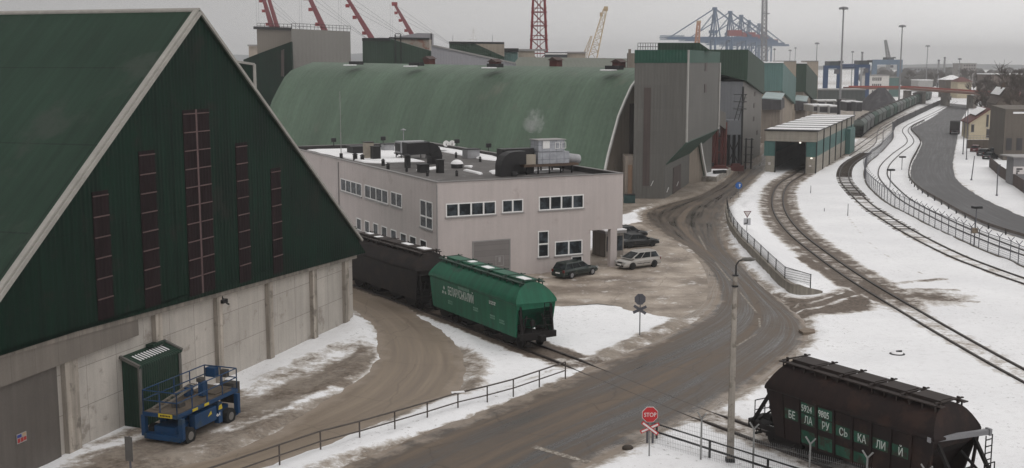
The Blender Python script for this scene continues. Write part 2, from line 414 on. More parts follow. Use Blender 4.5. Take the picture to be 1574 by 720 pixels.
sw = np.full(len(P), 50.); sw[near] = sdist(Pn, WORK); up(np.clip(.80 - np.clip(sw, 0, 9) / 1.5, 0, .8))
for ln_, w_, v_ in (([(120, 706), (260, 668), (400, 622), (500, 575), (560, 540)], .18, .95), ([(140, 722), (290, 682), (430, 632), (520, 588), (572, 548)], .18, .95), ([(380, 590), (450, 566), (540, 525)], .2, .8)):
    q_ = np.full(len(P), 50.); q_[near] = ldist(Pn, gp(ln_, 4)); up(np.clip(v_ - np.maximum(q_ - w_, 0) / .5, 0, v_)); np.maximum(dark, .35 * np.clip(1 - np.maximum(q_ - w_, 0) / .5, 0, 1), out=dark)
for ln_, w_ in (([(330, 668), (400, 646), (460, 622), (515, 600)], .5), ([(380, 700), (470, 655), (545, 612), (585, 560), (588, 525)], .45), ([(90, 716), (160, 690), (225, 668)], .8)):
    q_ = np.full(len(P), 50.); q_[near] = ldist(Pn, gp(ln_, 4)); mud -= .36 * np.exp(-(q_ / w_) ** 2)
HEAP = [G(*q) for q in [(370, 595), (420, 552), (500, 516), (540, 490), (568, 505), (560, 535), (505, 560), (440, 585), (395, 610)]]
sh = np.full(len(P), 50.); sh[near] = sdist(Pn, HEAP)
mud -= np.clip(.30 - sh / 3, 0, .30) * (sh < 1.0); z += np.clip(-sh, 0, 2.2) * .13 * (.3 + 1.2 * n2)
back = [G(*q) for q in [(955, 330), (985, 320), (1080, 302), (1130, 262), (1180, 225), (1180, 212), (1060, 240), (960, 270)]]
sb = np.full(len(P), 50.); sb[near] = sdist(Pn, back); up(np.clip(.85 - np.clip(sb, 0, 9) / 2, 0, .85))
YARDFAR = [V(1225, 176, 300), V(1330, 176, 300), V(1400, 150, 620), V(1255, 150, 620)]
sf = np.full(len(P), 50.); sf[near] = sdist(Pn, YARDFAR); up(np.clip(.72 - np.clip(sf, 0, 30) / 20, 0, .72))
far = np.clip((P[:, 1] - 470) / 150, 0, 1); up(far * (.22 + .4 * vnoise(P, 90, 12, 3)))
drl = np.full(len(P), 50.); drl[near] = ldist(Pn, RAILL); mud *= np.where(s_road > .2, .2 + .8 * np.clip((drl - .7) / .9, 0, 1), 1)
dal = np.full(len(P), 50.); dal[near] = ldist(Pn, [q + Vector((-2.4, -1.5, 0)) for q in TRA if 76 < q.y < 110]); mud *= .15 + .85 * np.clip((dal - .5) / 1.0, 0, 1)
# raised bank behind the retaining wall
WALL = gp([(1117, 327), (1121, 349), (1136, 374), (1160, 399), (1190, 430), (1212, 450), (1230, 455), (1262, 452)], 4)
BANK = WALL[:-3] + [G(*q) for q in [(1252, 436), (1250, 418), (1232, 400), (1205, 378), (1184, 350), (1170, 325), (1160, 305), (1140, 312)]]
sbk = np.full(len(P), 50.); sbk[near] = sdist(Pn, BANK); dwl = np.full(len(P), 50.); dwl[near] = ldist(Pn, WALL)
bank = np.clip(-sbk / 2.2, 0, 1) * .75
z = np.where((sbk < -.3), np.maximum(z, 0) + .75 * np.minimum(1, np.clip(-sbk - .3 + np.where(dwl < 2.2, 2, 0), 0, 3) / 2.6), z)
mud = np.where(sbk < 0, mud * np.clip(1 - np.clip(2.5 - dwl, 0, 1), 0, 1), mud)

def sheet(name, P, z, nx, ny, mat, keep=None, attrs={}):
    idx = np.arange(nx * ny).reshape(ny, nx)
    q = np.stack([idx[:-1, :-1], idx[:-1, 1:], idx[1:, 1:], idx[1:, :-1]], -1).reshape(-1, 4)
    if keep is not None: q = q[keep[q].any(1)]
    used = np.unique(q); mp_ = np.full(nx * ny, -1); mp_[used] = np.arange(len(used)); q = mp_[q]
    me = bpy.data.meshes.new(name); me.vertices.add(len(used)); me.loops.add(len(q) * 4); me.polygons.add(len(q))
    co = np.empty((len(used), 3)); co[:, :2] = P[used]; co[:, 2] = z[used]
    me.vertices.foreach_set('co', co.ravel()); me.loops.foreach_set('vertex_index', q.ravel())
    me.polygons.foreach_set('loop_start', np.arange(len(q)) * 4); me.polygons.foreach_set('loop_total', np.full(len(q), 4))
    me.polygons.foreach_set('use_smooth', np.ones(len(q), bool)); me.update(); me.validate()
    for k, v in attrs.items():
        a = me.attributes.new(k, 'FLOAT', 'POINT'); a.data.foreach_set('value', v[used].astype(np.float32))
    me.materials.append(mat); o = bpy.data.objects.new(name, me); C.objects.link(o); o['kind'] = 'structure'
    return o

# snow with slush, soil and specks of grit
a = NB('snow_ground'); o_ = a.obj()
at = a.n('ShaderNodeAttribute', attribute_name='mud').outputs['Fac']
nz = a.noise(o_, .55, 7, .68); nf = a.noise(o_, 3.2, 5, .7); nm = a.noise(o_, .13, 3)
snow = a.mix(a.mr(nm, .3, .7), (.76, .76, .772), (.85, .85, .857))
snow = a.mix(a.mr(a.noise(o_, 1.5, 6, .72), .50, .72, 0, .5), snow, (.66, .65, .65))
grit = a.mr(a.noise(o_, 3.4, 4, .7), .60, .66, 0, 1, True)
gritz = a.mr(a.noise(o_, .16, 5, .65), .40, .60, .12, 1, True)
gritm = a.mth('MULTIPLY', grit, a.mth('MULTIPLY', gritz, .55))
snow = a.mix(gritm, snow, (.13, .11, .09))
mudc = a.mix(a.mr(nf, .35, .65), (.10, .078, .060), (.26, .215, .175))
mudc = a.mix(a.mr(a.noise(o_, .35, 4), .4, .7, 0, .7), mudc, (.33, .29, .245))
mudc = a.mix(a.mth('MULTIPLY', a.n('ShaderNodeAttribute', attribute_name='dark').outputs['Fac'], .72), mudc, a.mix(a.mr(nf, .35, .62), (.045, .032, .024), (.125, .095, .074)))
slush = a.mix(a.mr(nz, .4, .65), (.36, .32, .28), (.60, .57, .54))
v = a.mth('ADD', at, a.mth('MULTIPLY', a.mth('SUBTRACT', nz, .5), 1.5)); v = a.mth('ADD', v, a.mth('MULTIPLY', a.mth('SUBTRACT', nf, .5), .55))
f1 = a.mr(v, .34, .60, 0, 1, True); f2 = a.mr(v, .54, .74, 0, 1, True)
f1 = a.mth('MULTIPLY', f1, a.mr(at, .02, .18)); f2 = a.mth('MULTIPLY', f2, a.mr(at, .1, .3))
c = a.mix(f1, snow, slush); c = a.mix(f2, c, mudc)
a.l(c, a.b.inputs['Base Color']); a.b.inputs['Roughness'].default_value = .8; a.b.inputs['Specular IOR Level'].default_value = .25
hb = a.mth('ADD', a.mth('MULTIPLY', nf, .6), a.mth('MULTIPLY', a.noise(o_, 9, 3), .4)); a.bump(hb, .5, .09)
M_GROUND = a.m
sheet('ground', P, z, len(xs), len(ys), M_GROUND, None, {'mud': mud, 'dark': dark})

# ---- road sheets
def roadmat(name, dark, light, wet=.42, lane=True, snowf=.0, scale=1.0, streak=True):
    a = NB(name); o_ = a.obj()
    u = a.n('ShaderNodeAttribute', attribute_name='across').outputs['Fac']; s_ = a.n('ShaderNodeAttribute', attribute_name='along').outputs['Fac']
    cv = a.n('ShaderNodeCombineXYZ'); a.l(a.mth('MULTIPLY', u, 1.0), cv.inputs[0]); a.l(a.mth('MULTIPLY', s_, .035), cv.inputs[1])
    st = a.mth('ADD', a.mth('MULTIPLY', a.noise(cv.outputs[0], 1.3 * scale, 6, .62), .7), a.mth('MULTIPLY', a.noise(cv.outputs[0], 5.5 * scale, 3, .5), .3)) if streak else a.noise(o_, .25, 5)
    big = a.noise(o_, .12, 4, .6); fine = a.noise(o_, 4, 5, .7)
    f = a.mth('ADD', a.mr(st, .38, .62, -.05, .85), a.mr(big, .3, .7, -.15, .3))
    if lane:
        f = a.mth('ADD', f, a.mr(a.mth('ABSOLUTE', a.mth('SUBTRACT', u, -.1)), .25, .9, .32, 0, True))     # slush left between the wheel tracks
        f = a.mth('SUBTRACT', f, a.mr(a.mth('ABSOLUTE', a.mth('SUBTRACT', a.mth('ABSOLUTE', u), 2.2)), .3, 1.2, .18, 0, True))
    f = a.mth('ADD', f, a.mr(fine, .3, .7, -.13, .13))
    c = a.mix(f, dark, light)
    # tar-sealed cracks and darker repairs
    vo = a.n('ShaderNodeTexVoronoi', feature='DISTANCE_TO_EDGE'); vo.inputs['Scale'].default_value = .16
    dv = a.n('ShaderNodeVectorMath', operation='ADD'); a.l(o_, dv.inputs[0]); nv = a.n('ShaderNodeTexNoise'); nv.inputs['Scale'].default_value = .5; a.l(o_, nv.inputs['Vector'])
    a.l(nv.outputs[1], dv.inputs[1]); a.l(dv.outputs[0], vo.inputs['Vector'])
    c = a.mix(a.mr(vo.outputs['Distance'], .0, .012, .35, 0), c, tuple(q * .5 for q in dark))
    ed = a.n('ShaderNodeAttribute', attribute_name='edge').outputs['Fac']
    if lane or name == 'yard_road':
        ef = a.mth('ADD', a.mr(ed, 2.6, 0, 0, .85), a.mth('MULTIPLY', a.mth('SUBTRACT', a.noise(o_, .7, 6, .68), .5), 1.5)); c = a.mix(a.mr(ef, .45, .85, 0, .8, True), c, (.27, .22, .175)); c = a.mix(a.mr(ef, .95, 1.25, 0, .7, True), c, (.55, .52, .48))
    if snowf: c = a.mix(a.mth('MULTIPLY', a.mr(a.noise(o_, .6, 7, .7), .62 - snowf, .72 - snowf * .6, 0, 1, True), .75), c, (.66, .64, .62))
    a.l(c, a.b.inputs['Base Color'])
    a.l(a.mr(f, 0, 1, wet, .8), a.b.inputs['Roughness']); a.b.inputs['Specular IOR Level'].default_value = .35
    a.bump(fine, .35, .03)
    return a.m
def ribbon(name, A, B, mat, z, m=16):
    """surface between two kerb lines; keeps metres across (0 at the centre) and along"""
    n = len(A); vs = []; ac = []; al = []; ed = []; s_ = 0; prev = None
    for a_, b_ in zip(A, B):
        c_ = (a_ + b_) / 2; wd = (b_ - a_).length
        if prev is not None: s_ += (c_ - prev).length
        prev = c_; e_ = 1.6 / max(wd, 1)
        for j in range(m + 1):
            t = -e_ + (1 + 2 * e_) * j / m; p = a_.lerp(b_, t); vs.append((p.x, p.y, z)); ac.append((t - .5) * wd); al.append(s_); ed.append(min(t, 1 - t) * wd)
    fs = [(i * (m + 1) + j, i * (m + 1) + j + 1, (i + 1) * (m + 1) + j + 1, (i + 1) * (m + 1) + j) for i in range(n - 1) for j in range(m)]
    me = bpy.data.meshes.new(name); me.from_pydata(vs, [], fs)
    for k, v_ in (('across', ac), ('along', al), ('edge', ed)):
        q = me.attributes.new(k, 'FLOAT', 'POINT'); q.data.foreach_set('value', v_)
    bm = bmesh.new(); bm.from_mesh(me); bmesh.ops.recalc_face_normals(bm, faces=bm.faces[:]); bm.to_mesh(me); bm.free()
    if me.polygons[0].normal.z < 0: me.flip_normals()
    me.materials.append(mat); o = bpy.data.objects.new(name, me); C.objects.link(o); o['kind'] = 'structure'; return o
def flat(name, poly, mat, z):
    me = bpy.data.meshes.new(name); me.from_pydata([(q[0], q[1], z) for q in poly], [], [tuple(range(len(poly)))])
    if me.polygons[0].normal.z < 0: me.flip_normals()
    for k, f_ in (('across', lambda q: q[0] * .5 + q[1] * .3), ('along', lambda q: q[1] * 2)):
        pass
    me.materials.append(mat); o = bpy.data.objects.new(name, me); C.objects.link(o); o['kind'] = 'structure'; return o
M_ROAD = roadmat('wet_road', (.0205, .0150, .0112), (.138, .104, .076), .25)
M_YARD = roadmat('yard_road', (.17, .132, .098), (.255, .205, .155), .55, False, 0, 1, True)
M_PARK = roadmat('parking_pavers', (.17, .135, .105), (.43, .37, .31), .6, False, .07, 1, False)
M_HWY = roadmat('highway_asphalt', (.042, .041, .043), (.085, .082, .083), .5, False, 0, 1, True)
ribbon('road', RL, RR, M_ROAD, .012)
flat('parking_area', PARK, M_PARK, .004)
# yard road as a ribbon from its two sides
def resamp(L, n):
    d = [0]
    for a_, b_ in zip(L[:-1], L[1:]): d.append(d[-1] + (b_ - a_).length)
    o = []; j = 0
    for k in range(n):
        t = d[-1] * k / (n - 1)
        while j < len(d) - 2 and d[j + 1] < t: j += 1
        o.append(L[j].lerp(L[j + 1], (t - d[j]) / max(1e-6, d[j + 1] - d[j])))
    return o
YA = resamp(YR + [G(*q) for q in [(640, 628), (560, 662), (480, 692), (400, 722), (330, 748), (200, 800)]], 50)
YB = resamp(gp([(90, 800), (250, 724), (335, 702), (400, 677), (470, 638), (520, 606), (562, 575), (581, 545), (580, 518), (563, 492), (530, 470), (480, 452)], 4)[::-1], 50)
ribbon('yard_road', YB, YA, M_YARD, .008)
ribbon('highway', resamp(HL, 90), resamp(HR, 90), M_HWY, .006)
# kerbs: a real step along the main road's open side
M_CONC = pm('concrete', (.33, .305, .275), .85, .2, .5, streak=.12, stain=(.16, .14, .12), stainamt=.25)
M_WHITE = pm('road_paint', (.36, .33, .285), .7, .3, 2.5, stain=(.12, .095, .075), stainamt=.6)
def mark(pts, wd, nm='road_marking'):
    mb = MB(); 
    for a_, b_ in zip(pts[:-1], pts[1:]):
        d = (b_ - a_).normalized(); n_ = Vector((-d.y, d.x, 0)) * wd / 2; zz = Vector((0, 0, .018))
        mb.add([a_ - n_ + zz, b_ - n_ + zz, b_ + n_ + zz, a_ + n_ + zz], [(0, 1, 2, 3)])
    o = mb.build(nm, M_WHITE, fixn=False); o['kind'] = 'structure'
for pts in ([(820, 687), (905, 712)], [(1131, 533), (1163, 514)], [(1168, 504), (1167, 490)], [(1163, 481), (1137, 449)], [(1122, 432), (1100, 404)], [(1086, 385), (1074, 363)]):
    mark([G(*q) for q in pts], .42 if pts[0][0] == 820 else .16)

# ---------------------------------------------------------------- railway tracks
M_RAIL = pm('rail_steel', (.028, .021, .018), .55, .3, 1.5)
M_TIE = pm('sleeper', (.05, .038, .03), .9, .3, 1.0)
def track(label, line, gauge=1.52, ties=None, zt0=.13, wet0=.19):
    root = thing('railway_track', label, 'railway track', line[0]); root['kind'] = 'structure'
    L = resamp(line, int(sum((b_ - a_).length for a_, b_ in zip(line[:-1], line[1:])) / 1.6))
    for sg in (-1, 1):
        mb = MB(); rings = []
        zr_ = np.clip(sdist(np.array([(q.x, q.y) for q in L]), ROAD) + .2, 0, 1.5) / 1.5
        for i, p in enumerate(L):
            d = (L[min(i + 1, len(L) - 1)] - L[max(i - 1, 0)]).normalized(); n_ = Vector((-d.y, d.x, 0)); zt = .0165 + (zt0 - .0165) * zr_[i]; wet = .05 + (wet0 - .07) * zr_[i]
            c_ = p + n_ * sg * gauge / 2
            rings.append([c_ + n_ * u_ + Vector((0, 0, h_)) for u_, h_ in ((-wet * .75, -.05), (-wet * .5, zt * .9), (-wet * .4, zt), (wet * .4, zt), (wet * .5, zt * .9), (wet * .75, -.05))])
        mb.loft(rings, True, True); mb.build('rail', M_RAIL, root)
    if ties:
        mb = MB(); T = resamp(line, int(sum((b_ - a_).length for a_, b_ in zip(line[:-1], line[1:])) / .62))
        for i in range(1, len(T) - 1):
            if not (ties[0] < T[i].y < ties[1]) or random.random() > (T[i].y - ties[0]) / 90: continue
            d = (T[i + 1] - T[i - 1]).normalized(); n_ = Vector((-d.y, d.x, 0))
            mb.bar(T[i] - n_ * 1.3 + Vector((0, 0, .02)), T[i] + n_ * 1.3 + Vector((0, 0, .02)), .24, .06 + .03 * random.random())
        mb.build('sleepers', M_TIE, root)
    return root
track('track crossing the main road under the wagons', TRA)
track('muddy track curving out of the striped roof shed', TRB)
track('track with dark sleepers inside the mesh fence', TRC, ties=(120, 250))
track('snow covered track between fence and highway', TRD)
track('track carrying the long train of wagons', TRE)
track('track beside the long train of wagons', TRF)
# ================================================================ GABLE WAREHOUSE (left)
M_GCLAD = pm('dark_green_cladding', (.0026, .0165, .0092), .6, .35, .25, streak=.3, rib=.33, ribd=.016, spec=.10, joint=(1.1, 5.5, .02), stain=(.012, .016, .012), stainamt=.2)
M_GROOF = pm('green_sheet_roof', (.017, .038, .0245), .65, .2, .12, streak=.16, rib=.5, ribd=.003, spec=.15, joint=(90, 6.2, .05), stain=(.034, .046, .036), stainamt=.22)
M_TRIM = pm('pale_trim', (.30, .285, .26), .7, .15, .8, streak=.1)
M_REDPL = pm('brown_red_rooflight', (.0125, .0062, .0070), .75, .35, .8, streak=.2, rib=.3, ribd=.012, spec=.12)
M_PINK = pm('faded_pink_bar', (.105, .066, .064), .7, .25, 1.5)
M_CWALL = pm('board_marked_concrete', (.45, .415, .375), .85, .14, .35, streak=.09, joint=(2.4, 2.05, .022), stain=(.25, .22, .19), stainamt=.15)
M_PIL = pm('concrete_pilaster', (.36, .32, .275), .85, .22, .6, streak=.4, stain=(.16, .14, .12), stainamt=.2)
M_DARKDOOR = pm('taupe_steel_door', (.105, .092, .082), .6, .12, .4, streak=.1, rib=.5, ribd=.012)
M_BLACK = pm('black_metal', (.012, .012, .013), .5, .3, 2)
WA, WB = G(90, 705), G(533, 497)
wd = (WB - WA).normalized(); wn = Vector((wd.y, -wd.x, 0)).normalized()       # along, out of the wall
def WP(x, y, off=0.0):
    A = WA + wn * off; B = WB + wn * off
    return OP(x, y, A, B)
def Wsz(x, y, off=0.0):
    p = WP(x, y, off) - WA; return p.dot(wd), p.z
def W3(s, z_, off=0.0): return WA + wd * s + wn * off + Vector((0, 0, z_))
gw = thing('gable_warehouse', 'huge dark green gabled warehouse on a pale concrete wall with five brown window strips', 'warehouse', W3(0, 0))
sR, zR = Wsz(550, 389); sApex, zApex = Wsz(303, 22, .45); sE, zE = Wsz(551, 369, .45)
sTL, zTL = Wsz(0, 537)
kz = (zTL - zR) / (sTL - sR)                   # fall of the wall top along the gable
ztop = lambda s: zR + kz * (s - sR)
slope = (zApex - zE) / (sE - sApex); sL = sApex - (zApex - 6.6) / slope * 1.02
sEnd = Wsz(541, 400)[0]
mb = MB(); mb.prism([W3(sL + .6, -1), W3(sEnd, -1), W3(sEnd, ztop(sEnd) - .05), W3(sL + .6, ztop(sL + .6) - .05)], -wn * .8)
mb.prism([W3(sEnd - .8, -1, -.8), W3(sEnd, -1, -.8), W3(sEnd, ztop(sEnd) - .05, -.8), W3(sEnd - .8, ztop(sEnd) - .05, -.8)], -wn * 60)
mb.build('concrete_wall', M_CWALL, gw)
for xb, wpx in ((120, .95), (249, .6), (340, .55), (417, .55), (484, .6), (533, .6)):
    s0 = Wsz(xb, 705 - .4662 * (xb - 92))[0]
    mb = MB(); mb.prism([W3(s0 - wpx, -1), W3(s0, -1), W3(s0, ztop(s0) - .12), W3(s0 - wpx, ztop(s0) - .12)], wn * .28)
    mb.build('pilaster', M_PIL, gw)
# concrete band over the door, and the door
s0, s1 = Wsz(0, 560)[0] - 3, Wsz(204, 500)[0]
z0 = Wsz(88, 561)[1]
mb = MB(); mb.prism([W3(s0, z0), W3(s1, Wsz(204, 515)[1]), W3(s1, ztop(s1) - .25), W3(s0, ztop(s0) - .25)], wn * .36)
mb.build('lintel_beam', pm('grey_lintel', (.17, .15, .13), .8, .12, .4, joint=(1.6, 4, .012), streak=.1), gw)
mb = MB(); mb.prism([W3(sL - 1.2, ztop(sL) - .25, 0), W3(sEnd, ztop(sEnd) - .25), W3(sEnd, ztop(sEnd) + .02), W3(sL - 1.2, ztop(sL) + .02)], wn * .42)
mb.build('wall_cornice', M_TRIM if False else pm('dirty_cornice', (.21, .185, .16), .8, .2, .5, streak=.3, joint=(1.5, 4, .015)), gw)
sd = Wsz(88, 640)[0]
mb = MB(); mb.prism([W3(s0, -.9), W3(sd, -.9), W3(sd, z0 + .1), W3(s0, z0 + .1)], wn * .12); dr = mb.build('garage_door', M_DARKDOOR, gw)
p = WP(33, 672, .15)
sg = MB(); sg.add([p + wd * a_ + Vector((0, 0, b_)) + wn * c_ for c_ in (0, .02) for a_, b_ in ((-.32, -.26), (.32, -.26), (.32, .2), (-.32, .2))], [(0, 1, 2, 3), (7, 6, 5, 4), (0, 1, 5, 4), (1, 2, 6, 5), (2, 3, 7, 6), (3, 0, 4, 7)])
sgn = sg.build('safety_sign', pm('sign_white', (.30, .29, .28), .6, .1, 3), dr)
for c_, cells in (((.03, .05, .22), ((-.3, -.02, .02, .16),)), ((.30, .03, .03), ((-.29, -.12, -.22, -.02), (-.08, .09, -.22, -.02), (.12, .29, -.2, -.02))), ((.38, .26, .16), ((.06, .28, .02, .17),))):
    mb = MB()
    for q in cells: mb.prism([p + wd * a_ + wn * .022 + Vector((0, 0, b_)) for a_, b_ in ((q[0], q[2]), (q[1], q[2]), (q[1], q[3]), (q[0], q[3]))], wn * .006)
    mb.build('sign_field', pm('sign_%d' % int(c_[0] * 100), c_, .6, .1, 3), sgn)
# gable cladding
mb = MB(); prof = [W3(sL, ztop(sL), -.1), W3(sR + .25, ztop(sR + .25), -.1), W3(sE, zE, -.1), W3(sApex, zApex, -.1)]
zLe = zApex - slope * (sApex - sL)
prof = [W3(sL, ztop(sL), -.1), W3(sR + .3, ztop(sR), -.1), W3(sE - .1, zE - .1, -.1), W3(sApex, zApex - .12, -.1), W3(sL, zLe - .1, -.1)]
mb.prism(prof, wn * .6); mb.build('gable_cladding', M_GCLAD, gw)
# roof slopes
for nm, (se, ze) in (('roof_slope', (sL - .3, zLe - .3 * slope)), ('roof_slope', (sE + .15, zE - .15 * slope))):
    mb = MB(); up_ = Vector((0, 0, .22)); a_, b_ = W3(se, ze, .62), W3(sApex, zApex, .62)
    mb.prism([a_, b_, b_ - wn * 75, a_ - wn * 75], up_); mb.build(nm, M_GROOF, gw)
    mb = MB(); a_, b_ = W3(se, ze, .62), W3(sApex, zApex + .02, .62); t_ = (b_ - a_).normalized(); nn = t_.cross(wn).normalized()
    if nn.z < 0: nn = -nn
    big = .08 if se < 0 else .03
    mb.prism([a_ - nn * big * .5, b_ - nn * big * .5, b_ + nn * .16, a_ + nn * .16], wn * .12)
    mb.prism([a_ + nn * .165, b_ + nn * .165, b_ + nn * .27, a_ + nn * .27], -wn * (.30 if se < 0 else .3)); mb.build('rake_trim', M_TRIM, gw)
mb = MB(); rp = W3(sApex, zApex + .2, .6); mb.tube(rp, rp - wn * 75, .16, 8); mb.build('ridge_cap', M_TRIM, gw)
# translucent strips with cross bars
for x0, x1, yt, yb in ((146, 171, 293, 492), (218, 243, 231, 475), (286, 326, 168, 451), (365, 383, 219, 432), (418, 433, 258, 418)):
    a0, _ = Wsz(x0, (yt + yb) / 2, .52); a1, _ = Wsz(x1, (yt + yb) / 2, .52)
    zt_ = Wsz((x0 + x1) / 2, yt, .52)[1]; zb_ = ztop((a0 + a1) / 2) + .25
    mb = MB(); mb.prism([W3(a0, zb_, .5), W3(a1, zb_, .5), W3(a1, zt_, .5), W3(a0, zt_, .5)], wn * .03)
    st = mb.build('window_strip', M_REDPL, gw)
    nb = max(3, int((zt_ - zb_) / 1.02)); halves = ((a0, a1),) if a1 - a0 < 1.6 else ((a0, (a0 + a1) / 2 - .08), ((a0 + a1) / 2 + .08, a1))
    for k in range(1, nb + 1):
        zz = zb_ + (zt_ - zb_) * k / (nb + .25)
        for h0, h1 in halves: mb = MB(); mb.prism([W3(h0 + .03, zz, .52), W3(h1 - .03, zz, .52), W3(h1 - .03, zz + .06, .52), W3(h0 + .03, zz + .06, .52)], wn * .06); mb.build('crossbar', M_PINK, st)
    if len(halves) > 1: mb = MB(); mb.prism([W3(halves[0][1], zb_, .52), W3(halves[1][0], zb_, .52), W3(halves[1][0], zt_, .52), W3(halves[0][1], zt_, .52)], wn * .025); mb.build('mullion', M_PINK, st)
# wall lamp and its bracket
mb = MB(); p = WP(343, 463, .3); mb.box((p.x, p.y, p.z), (.5, .35, .22), math.atan2(wd.y, wd.x)); mb.bar(p + Vector((0, 0, .1)), WP(340, 452, .05), .06, .06)
mb.bar(p + Vector((0, 0, -.1)) + wd * .2, p + wd * .25 + wn * .25 - Vector((0, 0, .25)), .22, .03); mb.build('wall_lamp', M_BLACK, gw)
mb = MB(); mb.tube(WP(338, 440, .06), WP(338, 532, .06), .04, 6); mb.build('cable_pipe', M_BLACK, gw)

# green lean-to housing against the wall
pc = G(215, 660); dpt = (pc - WA).dot(wn); s_c = (pc - WA).dot(wd); s_e = s_c + 3.6
M_PORCH = pm('green_porch_sheet', (.008, .030, .018), .5, .25, .6, streak=.2, rib=.2, ribd=.02)
M_GREYST = pm('grey_steel_edge', (.12, .115, .105), .6, .2, 1.5)
po = thing('porch_housing', 'narrow dark green lean-to housing with slotted roof against the concrete wall', 'housing', W3(s_c + 1.8, 0, dpt / 2))
hf = 3.35; hb_ = 3.75
dpt = max(dpt, 1.1)
mb = MB(); mb.prism([W3(s_c, -.2, .02), W3(s_c, -.2, dpt), W3(s_c, hf, dpt), W3(s_c, hb_, .02)], wd * 3.6); mb.build('body', M_PORCH, po)
mb = MB(); ov = .12
mb.prism([W3(s_c - ov, hb_ + .02, .02), W3(s_c - ov, hf - .02, dpt + ov), W3(s_c - ov, hf + .1, dpt + ov), W3(s_c - ov, hb_ + .14, .02)], wd * (3.6 + 2 * ov)); rf = mb.build('roof', M_PORCH, po)
for (e0, e1) in ((W3(s_c - .14, hf + .1, dpt + ov), W3(s_c - .14, hb_ + .14, .02)), (W3(s_c - .01, -.1, dpt + .01), W3(s_c - .01, hf, dpt + .01)), (W3(s_c + 3.72, hf + .1, dpt + ov), W3(s_c + 3.72, hb_ + .14, .05)), (W3(s_c + 3.6, -.1, dpt + .01), W3(s_c + 3.6, hf, dpt + .01))):
    mb = MB(); mb.bar(e0, e1, .16, .16); mb.build('edge_trim', M_GREYST, po)
M_SNOWP = pm('settled_snow', (.80, .795, .80), .7, .06, 1.2, fine=.05)
mb = MB()
for k in range(11):
    t = s_c + .45 + k * .25; a_ = W3(t, 0, dpt * .80); zz = lambda q: hb_ + .15 + (hf - hb_) * (q / (dpt + .1))
    mb.prism([W3(t, zz(dpt * .8), dpt * .8), W3(t + .09, zz(dpt * .8), dpt * .8), W3(t + .09, zz(dpt * .3), dpt * .3), W3(t, zz(dpt * .3), dpt * .3)], Vector((0, 0, .02)))
mb.build('snow_slots', M_SNOWP, rf)
mb = MB(); mb.box(tuple(W3(s_c + 2.7, hb_ + .22, .25)), (1.2, .45, .16), math.atan2(wd.y, wd.x)); mb.build('vent_cowl', M_PORCH, rf)

# ================================================================ OFFICE BUILDING (centre)
HO = 8.85
M_REND = pm('lilac_grey_render', (.47, .42, .405), .85, .07, .3, streak=.055, fine=.04, stain=(.40, .345, .33), stainamt=.05)
M_BITU = pm('bitumen_roof', (.095, .088, .084), .75, .3, .35, stain=(.17, .16, .155), stainamt=.2, joint=(4, 1, .012))
M_PARA = pm('dark_parapet', (.035, .032, .032), .7, .2, .8)
M_CAPM = pm('parapet_cap', (.17, .16, .155), .5, .12, 1.5)
M_FRAME = pm('white_pvc', (.74, .73, .72), .5, .08, 2)
M_SILLM = pm('grey_sill', (.26, .25, .245), .5, .1, 2)
M_GLASS = glassm()
M_GDOOR = pm('grey_sectional_door', (.19, .175, .17), .55, .08, .8, joint=(20, .5, .012))
OA, OB = G(672, 281, HO), G(958, 267, HO)
OA = Vector((OA.x, OA.y, 0)); OB = Vector((OB.x, OB.y, 0)); of = (OB - OA).normalized(); og = Vector((-of.y, of.x, 0)); OW = (OB - OA).length; OD = 48.5
off_ = thing('office_building', 'two storey lilac grey office block with flat roof and white framed windows', 'building', OA)
def O3(u, v_, z_): return OA + of * u + og * v_ + Vector((0, 0, z_))
def OFu(x, y): p = OP(x, y, OA, OB) - OA; return p.dot(of), p.z
OL = OA + og * OD
def OSv(x, y): p = OP(x, y, OA, OL) - OA; return p.dot(og), p.z
uP0, zP = OFu(907.5, 380)[0], OFu(930, 353)[1]; uP1 = OFu(947, 380)[0]; uC0 = OFu(938.5, 380)[0]
# shell: front wall, side wall, back walls, the upper corner over the passage
TW = .3
mb = MB()
mb.prism([O3(0, 0, -1), O3(uP0, 0, -1), O3(uP0, 0, zP), O3(OW, 0, zP), O3(OW, 0, HO), O3(0, 0, HO)], og * TW)
mb.prism([O3(0, TW, -1), O3(0, OD, -1), O3(0, OD, HO), O3(0, TW, HO)], of * TW)
mb.prism([O3(TW, OD - TW, -1), O3(OW, OD - TW, -1), O3(OW, OD - TW, HO), O3(TW, OD - TW, HO)], og * TW)
mb.prism([O3(OW, TW, zP), O3(OW, OD - TW, zP), O3(OW, OD - TW, HO), O3(OW, TW, HO)], -of * TW)
mb.prism([O3(OW, 9, -1), O3(OW, OD - TW, -1), O3(OW, OD - TW, zP), O3(OW, 9, zP)], -of * TW)
mb.prism([O3(uP0, TW, -1), O3(uP0, 9, -1), O3(uP0, 9, zP), O3(uP0, TW, zP)], -of * TW)
mb.prism([O3(uP0, 9, -1), O3(OW - TW, 9, -1), O3(OW - TW, 9, zP), O3(uP0, 9, zP)], og * TW)
mb.build('wall', M_REND, off_)
mb = MB(); mb.prism([O3(uP0, TW, zP), O3(OW - TW, TW, zP), O3(OW - TW, 9, zP), O3(uP0, 9, zP)], Vector((0, 0, .25))); mb.build('soffit', M_REND, off_)
mb = MB(); uc1 = OFu(948.5, 380)[0]
mb.prism([O3(uC0, .02, -.5), O3(uc1, .02, -.5), O3(uc1, .02, zP), O3(uC0, .02, zP)], og * .5); mb.build('corner_column', M_REND, off_)
